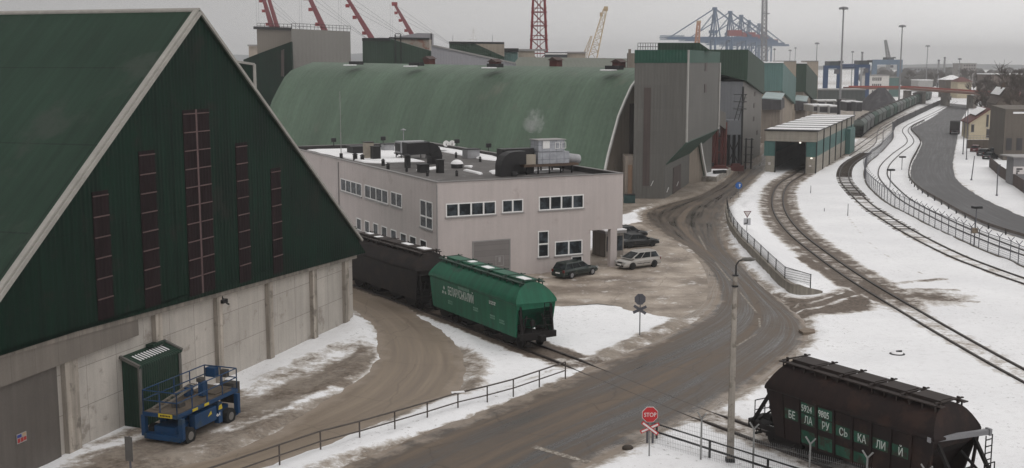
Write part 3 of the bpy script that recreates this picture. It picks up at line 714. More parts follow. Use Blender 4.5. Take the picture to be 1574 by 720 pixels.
mb = MB(); zr = HO - .45; mb.prism([O3(TW, TW, zr), O3(OW - TW, TW, zr), O3(OW - TW, OD - TW, zr), O3(TW, OD - TW, zr)], Vector((0, 0, -.3))); roof = mb.build('flat_roof', M_BITU, off_)
mb = MB(); g_ = .03
for (a_, b_) in ((O3(-.06, .12, HO + .03), O3(OW + .06, .12, HO + .03)), (O3(.12, .33, HO + .03), O3(.12, OD - .33, HO + .03)), (O3(-.06, OD - .12, HO + .03), O3(OW + .06, OD - .12, HO + .03)), (O3(OW - .12, .33, HO + .03), O3(OW - .12, OD - .33, HO + .03))): mb.bar(a_, b_, .42, .06)
mb.build('parapet_cap', M_CAPM, off_)
mb = MB()
for a_, b_ in ((O3(TW + .02, OD - TW - .02, zr + .22), O3(OW - TW - .02, OD - TW - .02, zr + .22)), (O3(OW - TW - .02, OD - TW - .06, zr + .22), O3(OW - TW - .02, TW + .02, zr + .22))): mb.bar(a_, b_, .04, .44)
mb.build('parapet_lining', M_PARA, off_)
mb = MB()
for u_, v_ in ((-.06, -.06),): mb.tube(O3(u_, v_, 0), O3(u_, v_, HO - .2), .06, 8)
sv = OSv(521.5, 300)[0]; mb.tube(O3(-.07, sv, 0), O3(-.07, sv, HO - .3), .06, 8); mb.build('downpipe', M_SILLM, off_)
def window(org, ex, nn, a0, a1, z0, z1, cols, rows=(1,), parent=None, sill=True):
    """recessed framed window on a wall: org + ex*a; nn points outwards"""
    W_ = lambda a_, z_, o_: org + ex * a_ + nn * o_ + Vector((0, 0, z_))
    fr = .10; mb = MB()
    def q(b0, b1, c0, c1, o0, o1): mb.prism([W_(b0, c0, o0), W_(b1, c0, o0), W_(b1, c1, o0), W_(b0, c1, o0)], nn * (o1 - o0))
    q(a0, a1, z0, z0 + fr, .004, .05); q(a0, a1, z1 - fr, z1, .004, .05); q(a0, a0 + fr, z0 + fr, z1 - fr, .004, .05); q(a1 - fr, a1, z0 + fr, z1 - fr, .004, .05)
    for k in range(1, cols):
        x_ = a0 + (a1 - a0) * k / cols; q(x_ - fr * .75, x_ + fr * .75, z0 + fr, z1 - fr, .004, .05)
    acc = 0; tot = sum(rows)
    for r_ in rows[:-1]:
        acc += r_; zz = z0 + (z1 - z0) * acc / tot
        for k in range(cols):
            x0 = a0 + (a1 - a0) * k / cols + fr; x1 = a0 + (a1 - a0) * (k + 1) / cols - fr; q(x0, x1, zz - fr * .7, zz + fr * .7, .004, .05)
    fo = mb.build('window', M_FRAME, parent)
    mb = MB(); mb.prism([W_(a0 + fr * .5, z0 + fr * .5, .006), W_(a1 - fr * .5, z0 + fr * .5, .006), W_(a1 - fr * .5, z1 - fr * .5, .006), W_(a0 + fr * .5, z1 - fr * .5, .006)], nn * .016)
    mb.build('pane', M_GLASS, fo)
    if sill:
        mb = MB(); mb.prism([W_(a0 - .08, z0 - .1, .003), W_(a1 + .08, z0 - .1, .003), W_(a1 + .08, z0 - .005, .003), W_(a0 - .08, z0 - .005, .003)], nn * .13); mb.build('sill', M_SILLM, fo)
    # dark shadow gap: a real rebate head above the frame
    return fo
def fwin(x0, x1, yt, yb, cols, rows=(1,), sill=True):
    xm = (x0 + x1) / 2; a0 = OFu(x0, yt)[0]; a1 = OFu(x1, yt)[0]
    return window(OA, of, -og, a0, a1, OFu(xm, yb)[1], OFu(xm, yt)[1], cols, rows, off_, sill)
fwin(685, 762, 311.2, 332, 4); fwin(771.5, 804, 306.8, 326.8, 2); fwin(828, 897, 300.8, 322, 4); fwin(826.7, 843.5, 355, 395.5, 1, (1, 1)); fwin(852.7, 895, 370, 392.3, 2)
a0, a1 = OFu(878, 400)[0], OFu(895, 400)[0]
fo = window(OA, of, -og, a0, a1, 0.02, OFu(886, 393.5)[1], 1, (1,), off_, False); fo.name = 'glazed_door'
a0, a1 = OFu(727.7, 390)[0], OFu(782.7, 390)[0]; zt_ = OFu(755, 371)[1]
mb = MB(); mb.prism([O3(a0, -.004, -.6), O3(a1, -.004, -.6), O3(a1, -.004, zt_), O3(a0, -.004, zt_)], -og * .03); gd = mb.build('garage_door', M_GDOOR, off_)
mb = MB(); d0, d1 = OFu(761.5, 400)[0], OFu(774, 400)[0]; zd = OFu(768, 393)[1]; z1_ = OFu(768, 409)[1]
for q in ((d0, d0 + .06, z1_, zd), (d1 - .06, d1, z1_, zd), (d0 + .06, d1 - .06, zd - .06, zd), (d0 + .06, d1 - .06, z1_, z1_ + .06)): mb.prism([O3(q[0], -.034, q[2]), O3(q[1], -.034, q[2]), O3(q[1], -.034, q[3]), O3(q[0], -.034, q[3])], -og * .015)
q = ((d0 + d1) / 2, z1_ + .35); mb.prism([O3(q[0] - .12, -.034, q[1]), O3(q[0] + .12, -.034, q[1]), O3(q[0] + .12, -.034, q[1] + .5), O3(q[0] - .12, -.034, q[1] + .5)], -og * .012)
mb.build('wicket_frame', M_SILLM, gd)
mb = MB(); 
for q in ((a0 - .12, a0 - .005, -.6, zt_ + .12), (a1 + .005, a1 + .12, -.6, zt_ + .12), (a0 - .005, a1 + .005, zt_ + .005, zt_ + .12)): mb.prism([O3(q[0], -.003, q[2]), O3(q[1], -.003, q[2]), O3(q[1], -.003, q[3]), O3(q[0], -.003, q[3])], -og * .06)
mb.build('door_surround', M_SILLM, off_)
def swin(x0, x1, yt0, yt1, h, cols, rows=(1,)):
    a0, zt0 = OSv(x0, yt0); a1, zt1 = OSv(x1, yt1); zt_ = (zt0 + zt1) / 2
    window(OA, og, -of, min(a0, a1), max(a0, a1), zt_ - h, zt_, cols, rows, off_)
swin(524, 556, 274.2, 282.5, 1.35, 4); swin(561, 596.4, 284, 293, 1.35, 4); swin(601, 618, 294.7, 298, 1.35, 2); swin(646, 665, 307, 310.6, 2.5, 2, (1, 1.4)); swin(477, 486, 262, 264, .9, 2)
for x0, x1, y0, y1 in ((548.4, 555.5, 335, 336.5), (561, 568, 339, 340), (574, 581.5, 342.7, 344), (587, 595, 347.5, 349), (601, 609.5, 352.7, 354), (615.7, 625, 358, 359.5), (630, 640, 362.5, 364), (646, 656, 368, 369.5)):
    swin(x0, x1, y0, y1, 1.25, 1)
# snow lying on the roof: irregular drifts with a soft domed surface
def drift(name, px, zz, parent, th=.12, mat=None):
    L = [G(x_, y_, zz) for x_, y_ in px]; c_ = sum(L, Vector()) / len(L); mb = MB(); rings = []
    P_ = []
    for i in range(len(L)):
        for k in range(4):
            q = L[i].lerp(L[(i + 1) % len(L)], k / 4); d_ = (q - c_); P_.append(q + d_ * (random.random() - .5) * .05)
    for f_, h_ in ((1, 0), (.97, th * .5), (.85, th), (.4, th * 1.1)): rings.append([c_ + (q - c_) * f_ + Vector((0, 0, h_)) for q in P_])
    mb.loft(rings, True, False, True); n = len(P_); mb.add(rings[-1], [tuple(range(n))], True)
    return mb.build(name, mat or M_SNOWP, parent)
zs_ = zr + .004
for px in ([(474, 231), (556, 229), (618, 226), (655, 221), (657, 224), (640, 231), (604, 233), (618, 239), (598, 246), (560, 248), (515, 241)],
           [(560, 247), (592, 243), (640, 246), (652, 249), (600, 250)],
           [(659, 221), (690, 226), (726, 233), (764, 241), (768, 248), (745, 246), (712, 240), (676, 233), (655, 232)],
           [(752, 264), (770, 262), (806, 262), (812, 266), (785, 269), (757, 268)], [(816, 264), (862, 261), (866, 263), (824, 267)], [(713, 257), (727, 256.5), (724, 258.5)], [(598, 229), (655, 222.5), (668, 228), (640, 237), (606, 237)], [(520, 242), (560, 248.5), (596, 252), (560, 250.5)], [(640, 262), (672, 258), (676, 259.5), (645, 264)], [(716, 262), (742, 268), (738, 269), (712, 263)]):
    drift('roof_snow', px, zs_, off_, .17)
# ---------------------------------------------------------------- plant on the office roof
M_DUCT = pm('black_duct', (.014, .013, .014), .5, .3, 1.2)
M_GALV = pm('galvanised', (.30, .30, .31), .45, .2, 1.5, metal=.3)
M_TAN = pm('tan_casing', (.34, .30, .245), .7, .12, 1)
M_BRICKW = pm('brown_platform', (.10, .068, .05), .8, .3, 1.5)
ro = math.atan2(of.y, of.x)
def RP(x, y, z_=0): return G(x, y, zr + z_)
def elbow(path, w_, h_):
    rings = []
    for i, p in enumerate(path):
        a_ = path[max(i - 1, 0)]; b_ = path[min(i + 1, len(path) - 1)]; d = (b_ - a_).normalized(); u_ = d.cross(og).normalized() if abs(d.dot(og)) < .9 else Vector((0, 0, 1)); v_ = og
        rings.append([p + u_ * (h_ / 2) * a1 + v_ * (w_ / 2) * b1 for a1, b1 in ((-1, -1), (1, -1), (1, 1), (-1, 1))])
    return rings
# black elbow duct leaving the grey air handler
t = thing('roof_air_handler', 'grey air handling box on legs beside the black elbow duct', 'ventilation unit', RP(632, 244))
c_ = RP(632, 244)
mb = MB(); mb.box((c_.x, c_.y, c_.z + 1.35), (3.2, 1.9, 1.3), ro); mb.build('casing', M_GALV, t, bevel=.04)
mb = MB(); mb.box((c_.x, c_.y, c_.z + .62), (3.4, 2.1, .12), ro)
for u_ in (-1.5, 1.5):
    for v_ in (-.8, .8): q = c_ + of * u_ + og * v_; mb.tube(q, q + Vector((0, 0, .6)), .06, 6)
mb.build('support_frame', M_BLACK, t)
mb = MB(); mb.box(tuple(c_ - of * 1.63 + Vector((0, 0, 1.35))), (.06, 1.4, .9), ro); mb.build('inlet_grille', M_BLACK, t)
mb = MB(); q = c_ - of * .9 + Vector((0, 0, 2)); mb.tube(q, q + Vector((0, 0, 1.2)), .05); mb.lathe(q + Vector((0, 0, 1.2)), [(.02, 0), (.3, .02), (.3, .1), (.05, .22)], 10); mb.build('flue', M_GALV, t)
t = thing('elbow_duct', 'large black square elbow duct turning down into the roof', 'air duct', RP(668, 252))
b0 = RP(668, 252); p0 = b0 - of * 3.4 + Vector((0, 0, 1.7))
path = [p0, b0 + Vector((0, 0, 1.75)) - of * 1.3]
for k in range(6): an = math.pi / 2 * k / 5; path.append(b0 + Vector((0, 0, .85)) - of * .9 + of * .9 * math.sin(an) + Vector((0, 0, .9 * math.cos(an))))
path.append(b0)
mb = MB(); mb.loft(elbow(path, 1.3, 1.25), True, True); mb.build('duct', M_DUCT, t)
for k in (0, 2, 5, 7):
    mb = MB()
    p = path[min(k, len(path) - 1)]; d = (path[min(k + 1, len(path) - 1)] - path[max(k - 1, 0)]).normalized(); u_ = d.cross(og).normalized()
    for s_ in (-1, 1): mb.bar(p + u_ * .66 * s_ - og * .68, p + u_ * .66 * s_ + og * .68, .05, .06); mb.bar(p + og * .68 * s_ - u_ * .66, p + og * .68 * s_ + u_ * .66, .05, .06)
    mb.build('flange', M_BLACK, t)
# big unit on its brown platform
c_ = RP(838, 266); t = thing('roof_chiller', 'silver panelled plant unit on a brown platform with a drum at its end', 'ventilation unit', c_)
LU = (RP(886, 264) - RP(806, 267)).dot(of)
mb = MB(); mb.box(tuple(c_ + Vector((0, 0, .85)) + of * .1), (LU + .5, 2.3, .22), ro); pl = mb.build('platform', M_BRICKW, t)
for k in range(5):
    for v_ in (-.9, .9): mb = MB(); q = c_ + of * (-LU / 2 + .3 + k * (LU - .6) / 4) + og * v_; mb.bar(q, q + Vector((0, 0, .75)), .12, .12); mb.build('leg', M_BLACK, t)
M_PANEL = pm('silver_panel', (.36, .37, .40), .4, .22, 2.2, joint=(.8, .7, .03), metal=.2)
mb = MB(); mb.box(tuple(c_ + of * .45 + Vector((0, 0, 1.56))), (LU * .62, 1.9, 1.15), ro); mb.build('lower_casing', M_PANEL, t, bevel=.02)
mb = MB(); mb.box(tuple(c_ - of * LU * .37 + Vector((0, 0, 1.45))), (LU * .2, 1.8, .95), ro); mb.build('side_casing', M_TAN, t, bevel=.02)
mb = MB(); mb.box(tuple(c_ + of * .25 + Vector((0, 0, 2.72))), (LU * .52, 1.7, 1.1), ro); uc = mb.build('upper_casing', M_PANEL, t, bevel=.02)
mb = MB(); mb.box(tuple(c_ + of * .25 + Vector((0, 0, 3.31))), (LU * .56, 2.0, .07), ro); mb.build('lid', M_SILLM, uc)
mb = MB()
for u_ in (.9, 1.6):
    for a_, b_, sx, sz in ((0, .3, .5, .05), (0, -.3, .5, .05), (-.23, 0, .05, .6), (.23, 0, .05, .6)): mb.box(tuple(c_ + of * (u_ + a_) - og * .87 + Vector((0, 0, 2.75 + b_))), (sx, .04, sz), ro)
mb.box(tuple(c_ - of * .35 - og * .87 + Vector((0, 0, 2.85))), (.75, .04, .75), ro)
mb.build('service_panel', M_FRAME, uc)
mb = MB(); q = c_ + of * (LU * .37) + Vector((0, 0, 1.45)); mb.tube(q, q + of * 1.7 - Vector((0, 0, .25)), .5, 14); dm = mb.build('drum', M_GALV, t)
mb = MB(); q2 = q + of * 1.71 - Vector((0, 0, .251)); mb.tube(q2, q2 + of * .04, .43, 14); mb.build('drum_mouth', M_BLACK, dm)
b0 = RP(775, 271); t = thing('box_duct', 'tall black duct bending from the roof to the silver plant unit', 'air duct', b0)
path = [b0, b0 + Vector((0, 0, 1.0))]
for k in range(5): an = math.pi / 2 * k / 4; path.append(b0 + Vector((0, 0, 1.0)) + of * (.8 - .8 * math.cos(an)) + Vector((0, 0, .75 * math.sin(an))))
path.append(b0 + of * (RP(806, 270) - b0).dot(of) + Vector((0, 0, 1.75)))
mb = MB(); mb.loft(elbow(path, 1.4, 1.25), True, True); mb.build('duct', M_DUCT, t)
mb = MB(); q = b0 + of * 2.0 + og * 1.6 + Vector((0, 0, 1.3)); mb.box(tuple(q), (3.4, 1.4, 2.4), ro); mb.build('plenum', M_DUCT, t)
mb = MB(); q = b0 + of * .7 - og * .7 + Vector((0, 0, .25)); mb.lathe(q, [(.3, -.25), (.32, .1), (.2, .25), (0, .28)], 10); mb.build('fan_cowl', M_BLACK, t)
# dome light, stub chimneys, boxes
c_ = RP(702.5, 258.5); t = thing('roof_skylight', 'round skylight with snow capped dome on the grey roof', 'skylight', c_)
mb = MB(); mb.lathe(c_, [(.62, -.1), (.62, .42), (.6, .45), (0, .45)], 18); mb.build('curb', M_BLACK, t)
mb = MB(); mb.lathe(c_, [(.66, .44), (.6, .6), (.4, .78), (.15, .86), (0, .88)], 18); mb.build('snow_cap', M_SNOWP, t)
def stub(x, y, wd_, h_, label, cap=False, mat=None, rnd=False):
    c_ = RP(x, y); t = thing('roof_vent', label, 'roof vent', c_)
    mb = MB()
    if rnd: mb.tube(c_, c_ + Vector((0, 0, h_)), wd_ / 2, 10)
    else: mb.box(tuple(c_ + Vector((0, 0, h_ / 2))), (wd_, wd_, h_), ro)
    mb.build('shaft', mat or M_DUCT, t)
    if cap:
        mb = MB(); mb.lathe(c_, [(.02, h_ + .25), (wd_ * .75, h_ + .1), (wd_ * .8, h_ + .04), (wd_ * .3, h_ + .02)], 10); mb.build('cowl', M_BLACK, t)
    else:
        mb = MB(); mb.box(tuple(c_ + Vector((0, 0, h_ + .04))), (wd_ * 1.15, wd_ * 1.15, .08), ro); mb.build('cap', M_BLACK, t)
stub(676.5, 266, .62, 1.25, 'plain black square shaft nearest the roof corner')
stub(626.5, 258, .5, 1.2, 'slim black shaft just left of the squat roof box', True)
stub(650.5, 265, .95, .75, 'squat black roof box with a flat lid', False)
stub(596, 233, 1.3, .9, 'grey box vent standing in the snow strip', False, M_GALV)
stub(724, 243, 1.5, 1.0, 'wide grey box vent by the right snow drift', False, M_GALV)
stub(577.5, 246.5, .9, 1.5, 'black cabinet shaft beside the tan unit')
stub(551.5, 237, 2.2, .9, 'low wide black vent lying on the snow')
stub(566.5, 245, .95, 1.9, 'tan upright cooling unit on the snow', False, M_TAN)
stub(596.5, 262, .26, .5, 'tiny capped pipe nearest the long left parapet', True)
stub(657, 271, .2, .35, 'tiny capped pipe below the squat roof box', True)
stub(611, 240.5, .16, .6, 'thin capped pipe in front of the snow strip', True)
stub(625, 264.5, .2, .4, 'tiny capped pipe in front of the slim shaft', True)
stub(738, 249, .22, .35, 'tiny capped pipe behind the round skylight', True)
stub(702, 271, .2, .35, 'tiny capped pipe in front of the round skylight', True)
stub(701, 243, .2, .45, 'tiny capped pipe right of the black elbow duct', True)
stub(589, 255, .28, .5, 'small capped pipe near the left parapet middle', True)
stub(557, 248, .34, .55, 'small capped pipe at the end of the left snow', True)
stub(546, 247, .4, .6, 'small twin pipe nearest the whip aerial', True)
def floodl(x, y, label, h_=1.0):
    c_ = RP(x, y, .45); t = thing('flood_light', label, 'floodlight', c_, 0, 'floodlights on the office parapet')
    mb = MB(); mb.tube(c_, c_ + Vector((0, 0, h_ * .5)), .05, 6); mb.build('post', M_BLACK, t)
    mb = MB(); mb.box(tuple(c_ + Vector((0, 0, h_ * .7))), (.6, .3, .5), ro); mb.build('lamp_head', M_BLACK, t, bevel=.04)
floodl(513, 224, 'floodlight on the back parapet left of the others'); floodl(589, 221.5, 'floodlight on the back parapet behind the grey box vent'); floodl(702.5, 226, 'floodlight on the side parapet near the back corner'); floodl(751, 233, 'floodlight on the side parapet left of the black duct')
c_ = RP(524.5, 244); t = thing('whip_aerial', 'tall thin white whip aerial on the office roof edge', 'aerial', c_)
mb = MB(); mb.tube(c_, c_ + Vector((0, 0, 3)), .05, 6); mb.tube(c_ + Vector((0, 0, 3)), c_ + Vector((0, 0, 7.6)), .03, 6); mb.build('rod', M_SILLM, t)
mb = MB(); mb.box(tuple(c_ + Vector((0, 0, .3))), (.3, .3, .6), ro); mb.build('base', M_BLACK, t)
# satellite dishes in the back corner
c_ = RP(690.5, 229.5); t = thing('satellite_dish', 'pair of small white dishes on a dark roof stand', 'satellite dish', c_)
mb = MB()
for s_ in (-.4, .4):
    q = c_ + of * s_ + Vector((0, 0, .7)); mb.lathe(q, [(.0, .12), (.3, .05), (.4, -.08), (.36, -.08), (.0, .06)], 12, 'y')
mb.build('dish', M_FRAME, t); mb = MB(); mb.tube(c_ - of * .4, c_ - of * .4 + Vector((0, 0, .7)), .05); mb.tube(c_ + of * .4, c_ + of * .4 + Vector((0, 0, .7)), .05); mb.build('stand', M_BLACK, t)
# steam drifting off the plant
a = NB('steam'); a.t.nodes.remove(a.b); o_ = a.n('ShaderNodeTexCoord').outputs['Object']
vp = a.n('ShaderNodeVolumePrincipled'); vp.inputs['Color'].default_value = (.95, .95, .95, 1)
nn_ = a.mr(a.noise(o_, 1.1, 6, .7), .42, .74, 0, 1)
ln = a.n('ShaderNodeVectorMath', operation='LENGTH'); mp_ = a.n('ShaderNodeMapping'); mp_.inputs['Scale'].default_value = (.62, .9, .50); dn_ = a.n('ShaderNodeTexNoise'); dn_.inputs['Scale'].default_value = .9; dn_.inputs['Detail'].default_value = 3; a.l(o_, dn_.inputs['Vector']); ds_ = a.n('ShaderNodeVectorMath', operation='MULTIPLY_ADD'); a.l(dn_.outputs[1], ds_.inputs[0]); ds_.inputs[1].default_value = (1.6, 1.6, 1.6); ds_.inputs[2].default_value = (-.8, -.8, -.8); da_ = a.n('ShaderNodeVectorMath', operation='ADD'); a.l(o_, mp_.inputs[0]); a.l(mp_.outputs[0], da_.inputs[0]); a.l(ds_.outputs[0], da_.inputs[1]); a.l(da_.outputs[0], ln.inputs[0])
a.l(a.mth('MULTIPLY', nn_, a.mr(ln.outputs['Value'], .75, .1, 0, 2.4)), vp.inputs['Density']); a.l(vp.outputs[0], a.out.inputs['Volume'])
c_ = RP(822, 262) + Vector((0, 0, 5.0)); mb = MB()
prof = [(0.01, -1.3)] + [(math.sin(math.pi * k / 8) * 1.5, -1.35 * math.cos(math.pi * k / 8)) for k in range(1, 8)] + [(.01, 1.3)]
mb.lathe((0, 0, 0), prof, 14); st = mb.build('steam', a.m); st.location = c_; st['kind'] = 'stuff'; st['label'] = 'puff of white steam over the rooftop plant'

# small white roofed gatehouse behind the corner column
kx = G(945, 397); t = thing('gatehouse', 'small glazed gatehouse with a flat snowy roof behind the corner column', 'kiosk', kx)
k0 = G(929, 392); ka = math.atan2(of.y, of.x); kw = 2.1
kc = G(944.5, 395) + og * 1.3
mb = MB(); mb.box((kc.x, kc.y, 1.2), (kw, 2.6, 2.4), ka); mb.build('wall', pm('kiosk_wall', (.26, .235, .21), .7, .15, .6, joint=(.9, 2.4, .04)), t)
mb = MB(); mb.box((kc.x, kc.y, 2.52), (kw + .35, 3.1, .24), ka); rf = mb.build('roof', M_SILLM, t)
mb = MB(); mb.box((kc.x, kc.y, 2.70), (kw + .45, 3.05, .12), ka); mb.build('roof_snow', M_SNOWP, rf, bevel=.05)
for u_ in (-.52, .52):
    q = kc + of * u_ - og * 1.31; mb = MB(); mb.box((q.x, q.y, 1.35), (.8, .04, 1.5), ka); mb.build('window', M_GLASS, t)
# ================================================================ BARREL ROOF WAREHOUSE AND ITS NEIGHBOURS
M_DOME = pm('green_barrel_roof', (.086, .130, .091), .6, .18, .08, streak=.11, rib=1.1, ribd=.04, stain=(.112, .130, .098), stainamt=.06, bands=.16, fine=.10, fs=1.4)
M_TOWER = pm('grey_brown_sheet', (.108, .104, .095), .65, .08, .12, streak=.10, rib=.45, ribd=.025, joint=(6, 3.2, .006))
M_TOWER2 = pm('lighter_grey_sheet', (.17, .16, .148), .65, .08, .12, streak=.08, rib=.45, ribd=.025)
M_BAND = pm('bright_green_band', (.006, .052, .033), .55, .1, .3, rib=.45, ribd=.03)
M_OLIVE = pm('olive_green_sheet', (.018, .042, .026), .6, .15, .2, rib=.5, ribd=.03, streak=.15)
M_MAROON = pm('maroon_panel', (.062, .046, .042), .6, .2, .5, streak=.2)
M_TEAL = pm('teal_sheet', (.085, .16, .15), .6, .1, .2, rib=.6, ribd=.03, streak=.1)
M_BEIGE = pm('beige_panel', (.36, .305, .25), .75, .12, .2, joint=(6, 1.8, .012), streak=.1)
M_BEIGED = pm('dirty_beige_panel', (.22, .185, .155), .75, .15, .25, joint=(6, 1.8, .012), streak=.2)
M_LILAC = pm('pale_lilac_sheet', (.27, .265, .285), .6, .08, .15, rib=.6, ribd=.02)
M_RUSTRED = pm('oxide_red_steel', (.085, .022, .018), .7, .3, .6)
th = R(40); Y1 = 168.0
da = V(930, 260.5, Y1); ev = Vector((math.sin(th), math.cos(th), 0)); ax = Vector((-math.cos(th), math.sin(th), 0))
DB = Vector((da.x, da.y, 0)) + ev * 0
arch = []
for x_, y_ in ((930, 260.5), (934, 240.6), (941.5, 212), (950.6, 179), (960, 156), (970, 134), (980, 121)):
    p = OP(x_, y_, DB, DB + ev); arch.append(((p - DB).dot(ev), p.z))
# arch continued symmetrically: foot in front, crest and far half behind
s_t, z_t = arch[-1]
full = [(-1.6, -.5), (-1.1, 1.2)] + arch
crest = 18.3
full += [(s_t + 2.4, 17.5), (s_t + 5.5, crest)]
sc = s_t + 5.5
full += [(2 * sc - s_, z_) for s_, z_ in full[::-1][1:]]
def D3(s_, z_, k): return DB + ev * s_ + ax * k + Vector((0, 0, z_))
dm = thing('barrel_warehouse', 'long warehouse under a pale green barrel vault roof behind the office', 'warehouse', D3(sc, 0, 30))
rings = []
NK = 24; LD = 79.0
for k in range(NK + 1):
    t = k / NK; lift = .9 * t
    rings.append([D3(s_, z_ + lift * max(z_, 0) / 18, LD * t) for s_, z_ in full])
mb = MB()
n = len(full)
mb.loft(rings, False, False, True)
me_o = mb.build('vault_roof', M_DOME, dm, fixn=False)
M_ENDW = pm('brown_end_wall', (.23, .195, .16), .75, .12, .2, streak=.12, rib=.8, ribd=.02)
for k_, l_ in ((.4, 0), (LD - .3, .9)): mb = MB(); mb.add([D3(s_, z_ + l_ * max(z_, 0) / 18 - .05, k_) for s_, z_ in full], [tuple(range(n))]); mb.build('end_wall', M_ENDW, dm)
mb = MB()
for i in range(n - 1):
    mb.bar(D3(full[i][0], full[i][1] + .05, -.05), D3(full[i + 1][0], full[i + 1][1] + .05, -.05), .3, .3)
mb.build('verge_trim', pm('white_verge', (.55, .54, .52), .6, .1, 1), dm)
mb = MB()
q0 = OP(963, 255, DB - ax * .3, DB - ax * .3 + ev); 
sq = (OP(974.5, 200, DB - ax * .1, DB - ax * .1 + ev) - DB).dot(ev)
mb.prism([D3(sq - .6, 5.6, .3), D3(sq + .6, 5.6, .3), D3(sq + .6, 13.2, .3), D3(sq - .6, 13.2, .3)], -ax * .1); mb.build('slot_window', M_MAROON, dm)
# vent curbs with snow along the crest, brown caps behind
for x_, lab in ((492, 'low dark roof curb holding snow at the far left of the barrel crest'), (643, 'low dark roof curb holding snow left of the brown cap'), (764, 'low dark roof curb holding snow left of the red lattice tower'), (947, 'low dark roof curb holding snow by the grey tower')):
    k = None
    best = min(range(0, 620), key=lambda q: abs(787 + FPX * (lambda p: p.x / (p.y * cp_ - (p.z - HC) * sp_))(D3(sc - 4, crest, q / 10)) - x_)); k = best / 10
    c_ = D3(sc - 4.5, 18.0 + .9 * k / LD, k); t = thing('roof_curb', lab, 'roof vent', c_)
    mb = MB(); mb.box(tuple(c_ + Vector((0, 0, .35))), (2.6, 1.2, .6), math.atan2(ax.y, ax.x)); mb.build('curb', M_BLACK, t)
    q = c_ - ev * 1.5; mb = MB(); mb.box(tuple(q - Vector((0, 0, .02))), (2.4, 1.2, .2), math.atan2(ax.y, ax.x)); mb.build('snow', M_SNOWP, t, bevel=.15)
for x_, h_, lab in ((666, 1.5, 'brown gabled roof cap near the sloping lilac roof'), (767, 1.1, 'brown gabled roof cap left of the red lattice tower'), (860, 1.6, 'brown gabled roof cap right of the red lattice tower'), (957, 1.4, 'brown gabled roof cap close to the grey tower')):
    best = min(range(0, 620), key=lambda q: abs(787 + FPX * (lambda p: p.x / (p.y * cp_ - (p.z - HC) * sp_))(D3(sc + 3, crest, q / 10)) - x_)); k = best / 10
    c_ = D3(sc + 2, 18.0 + .9 * k / LD, k); t = thing('roof_ventilator', lab, 'roof vent', c_)
    a_ = math.atan2(ax.y, ax.x)
    mb = MB(); mb.box(tuple(c_ + Vector((0, 0, h_ * .4))), (1.5, 1.5, h_ * .8), a_); mb.build('shaft', M_RUSTRED, t)
    mb = MB(); A_ = c_ + Vector((0, 0, h_ * .8)); mb.prism([A_ - ax * 1.05 - ev, A_ + ax * 1.05 - ev, A_ + Vector((0, 0, .5)) - ev], ev * 2); mb.build('roof', pm('brown_cap', (.06, .035, .03), .7, .2, 1), t)

# ---- grey transfer tower with chamfered flank
TY = 165.0; TX0 = V(976, 77, TY); zT = TX0.z
tv = Vector((.295, .955, 0)).normalized()
def T3(x_, y_): p = V(x_, y_, TY); return p
tA = T3(976, 77); tB = T3(1058, 77)
twr = thing('transfer_tower', 'tall grey sheeted tower with green band and chamfered flank beside the barrel roof', 'tower', (22, 168, 0))
zb = T3(1023, 253).z; zc = T3(1052, 219).z; xb = T3(1023, 253).x; xc = tB.x
zband = T3(1000, 97).z
LT = (V(1106, 80, 198) - tB).dot(tv)
mb = MB(); prf = [Vector(q) for q in ((tA.x, TY, -1), (xb, TY, -1), (xb, TY, zb), (xc, TY, zc), (xc, TY, zband), (tA.x, TY, zband))]; rear = [q + tv * LT + (Vector((6.5, 0, 0)) if abs(q.x - tA.x) < .01 else Vector()) for q in prf]; mb.loft([prf, rear]); mb.build('shaft', M_TOWER, twr)
mb = MB(); prf = [Vector(q) for q in ((tA.x - .05, TY - .05, zband), (xc + .05, TY - .05, zband), (xc + .05, TY - .05, zT), (tA.x - .05, TY - .05, zT))]; rear = [q + tv * (LT + .1) + (Vector((6.5, 0, 0)) if q.x < tA.x + .1 else Vector()) for q in prf]; mb.loft([prf, rear]); mb.build('top_band', M_BAND, twr)
mb = MB(); e_ = Vector((-(zb - zc), 0, xb - xc)).normalized(); 
dn = Vector((xb - xc, 0, zb - zc)); nrm = Vector((-dn.z, 0, dn.x)).normalized(); nrm = nrm if nrm.x > 0 else -nrm
p0 = Vector((xb, TY - .08, zb)); p1 = Vector((xc, TY - .08, zc)); mb.prism([p0, p1, p1 + nrm * .12, p0 + nrm * .12], tv * (LT - .2) ); mb.build('chamfer', pm('dark_green_chamfer', (.012, .045, .028), .6, .1, .3, rib=.5, ribd=.03), twr)
mb = MB(); q = Vector((xc + .03, TY - .03, zc)); mb.bar(q, q + Vector((0, 0, zT - zc)), .22, .22); q2 = q + tv * LT; mb.bar(q2, q2 + Vector((0, 0, zband - zc)), .3, .3); mb.build('corner_trim', pm('pale_corner', (.34, .33, .31), .6, .1, 1), twr)
mb = MB(); a0 = T3(990, 135); a1 = T3(998, 286); mb.box2((a0.x, TY - .06, a1.z), (a1.x, TY - .003, a0.z)); mb.build('window_strip', M_MAROON, twr)
for x_, y_ in ((1085, 103), (1084, 136)):
    p = OP(x_, y_, tB, tB + tv); mb = MB(); r_ = Vector((tv.y, -tv.x, 0)); mb.prism([p + tv * a_ + Vector((0, 0, b_)) + r_ * .01 for a_, b_ in ((-1.2, -.65), (1.2, -.65), (1.2, .65), (-1.2, .65))], r_ * .06); mb.build('window', M_MAROON, twr)
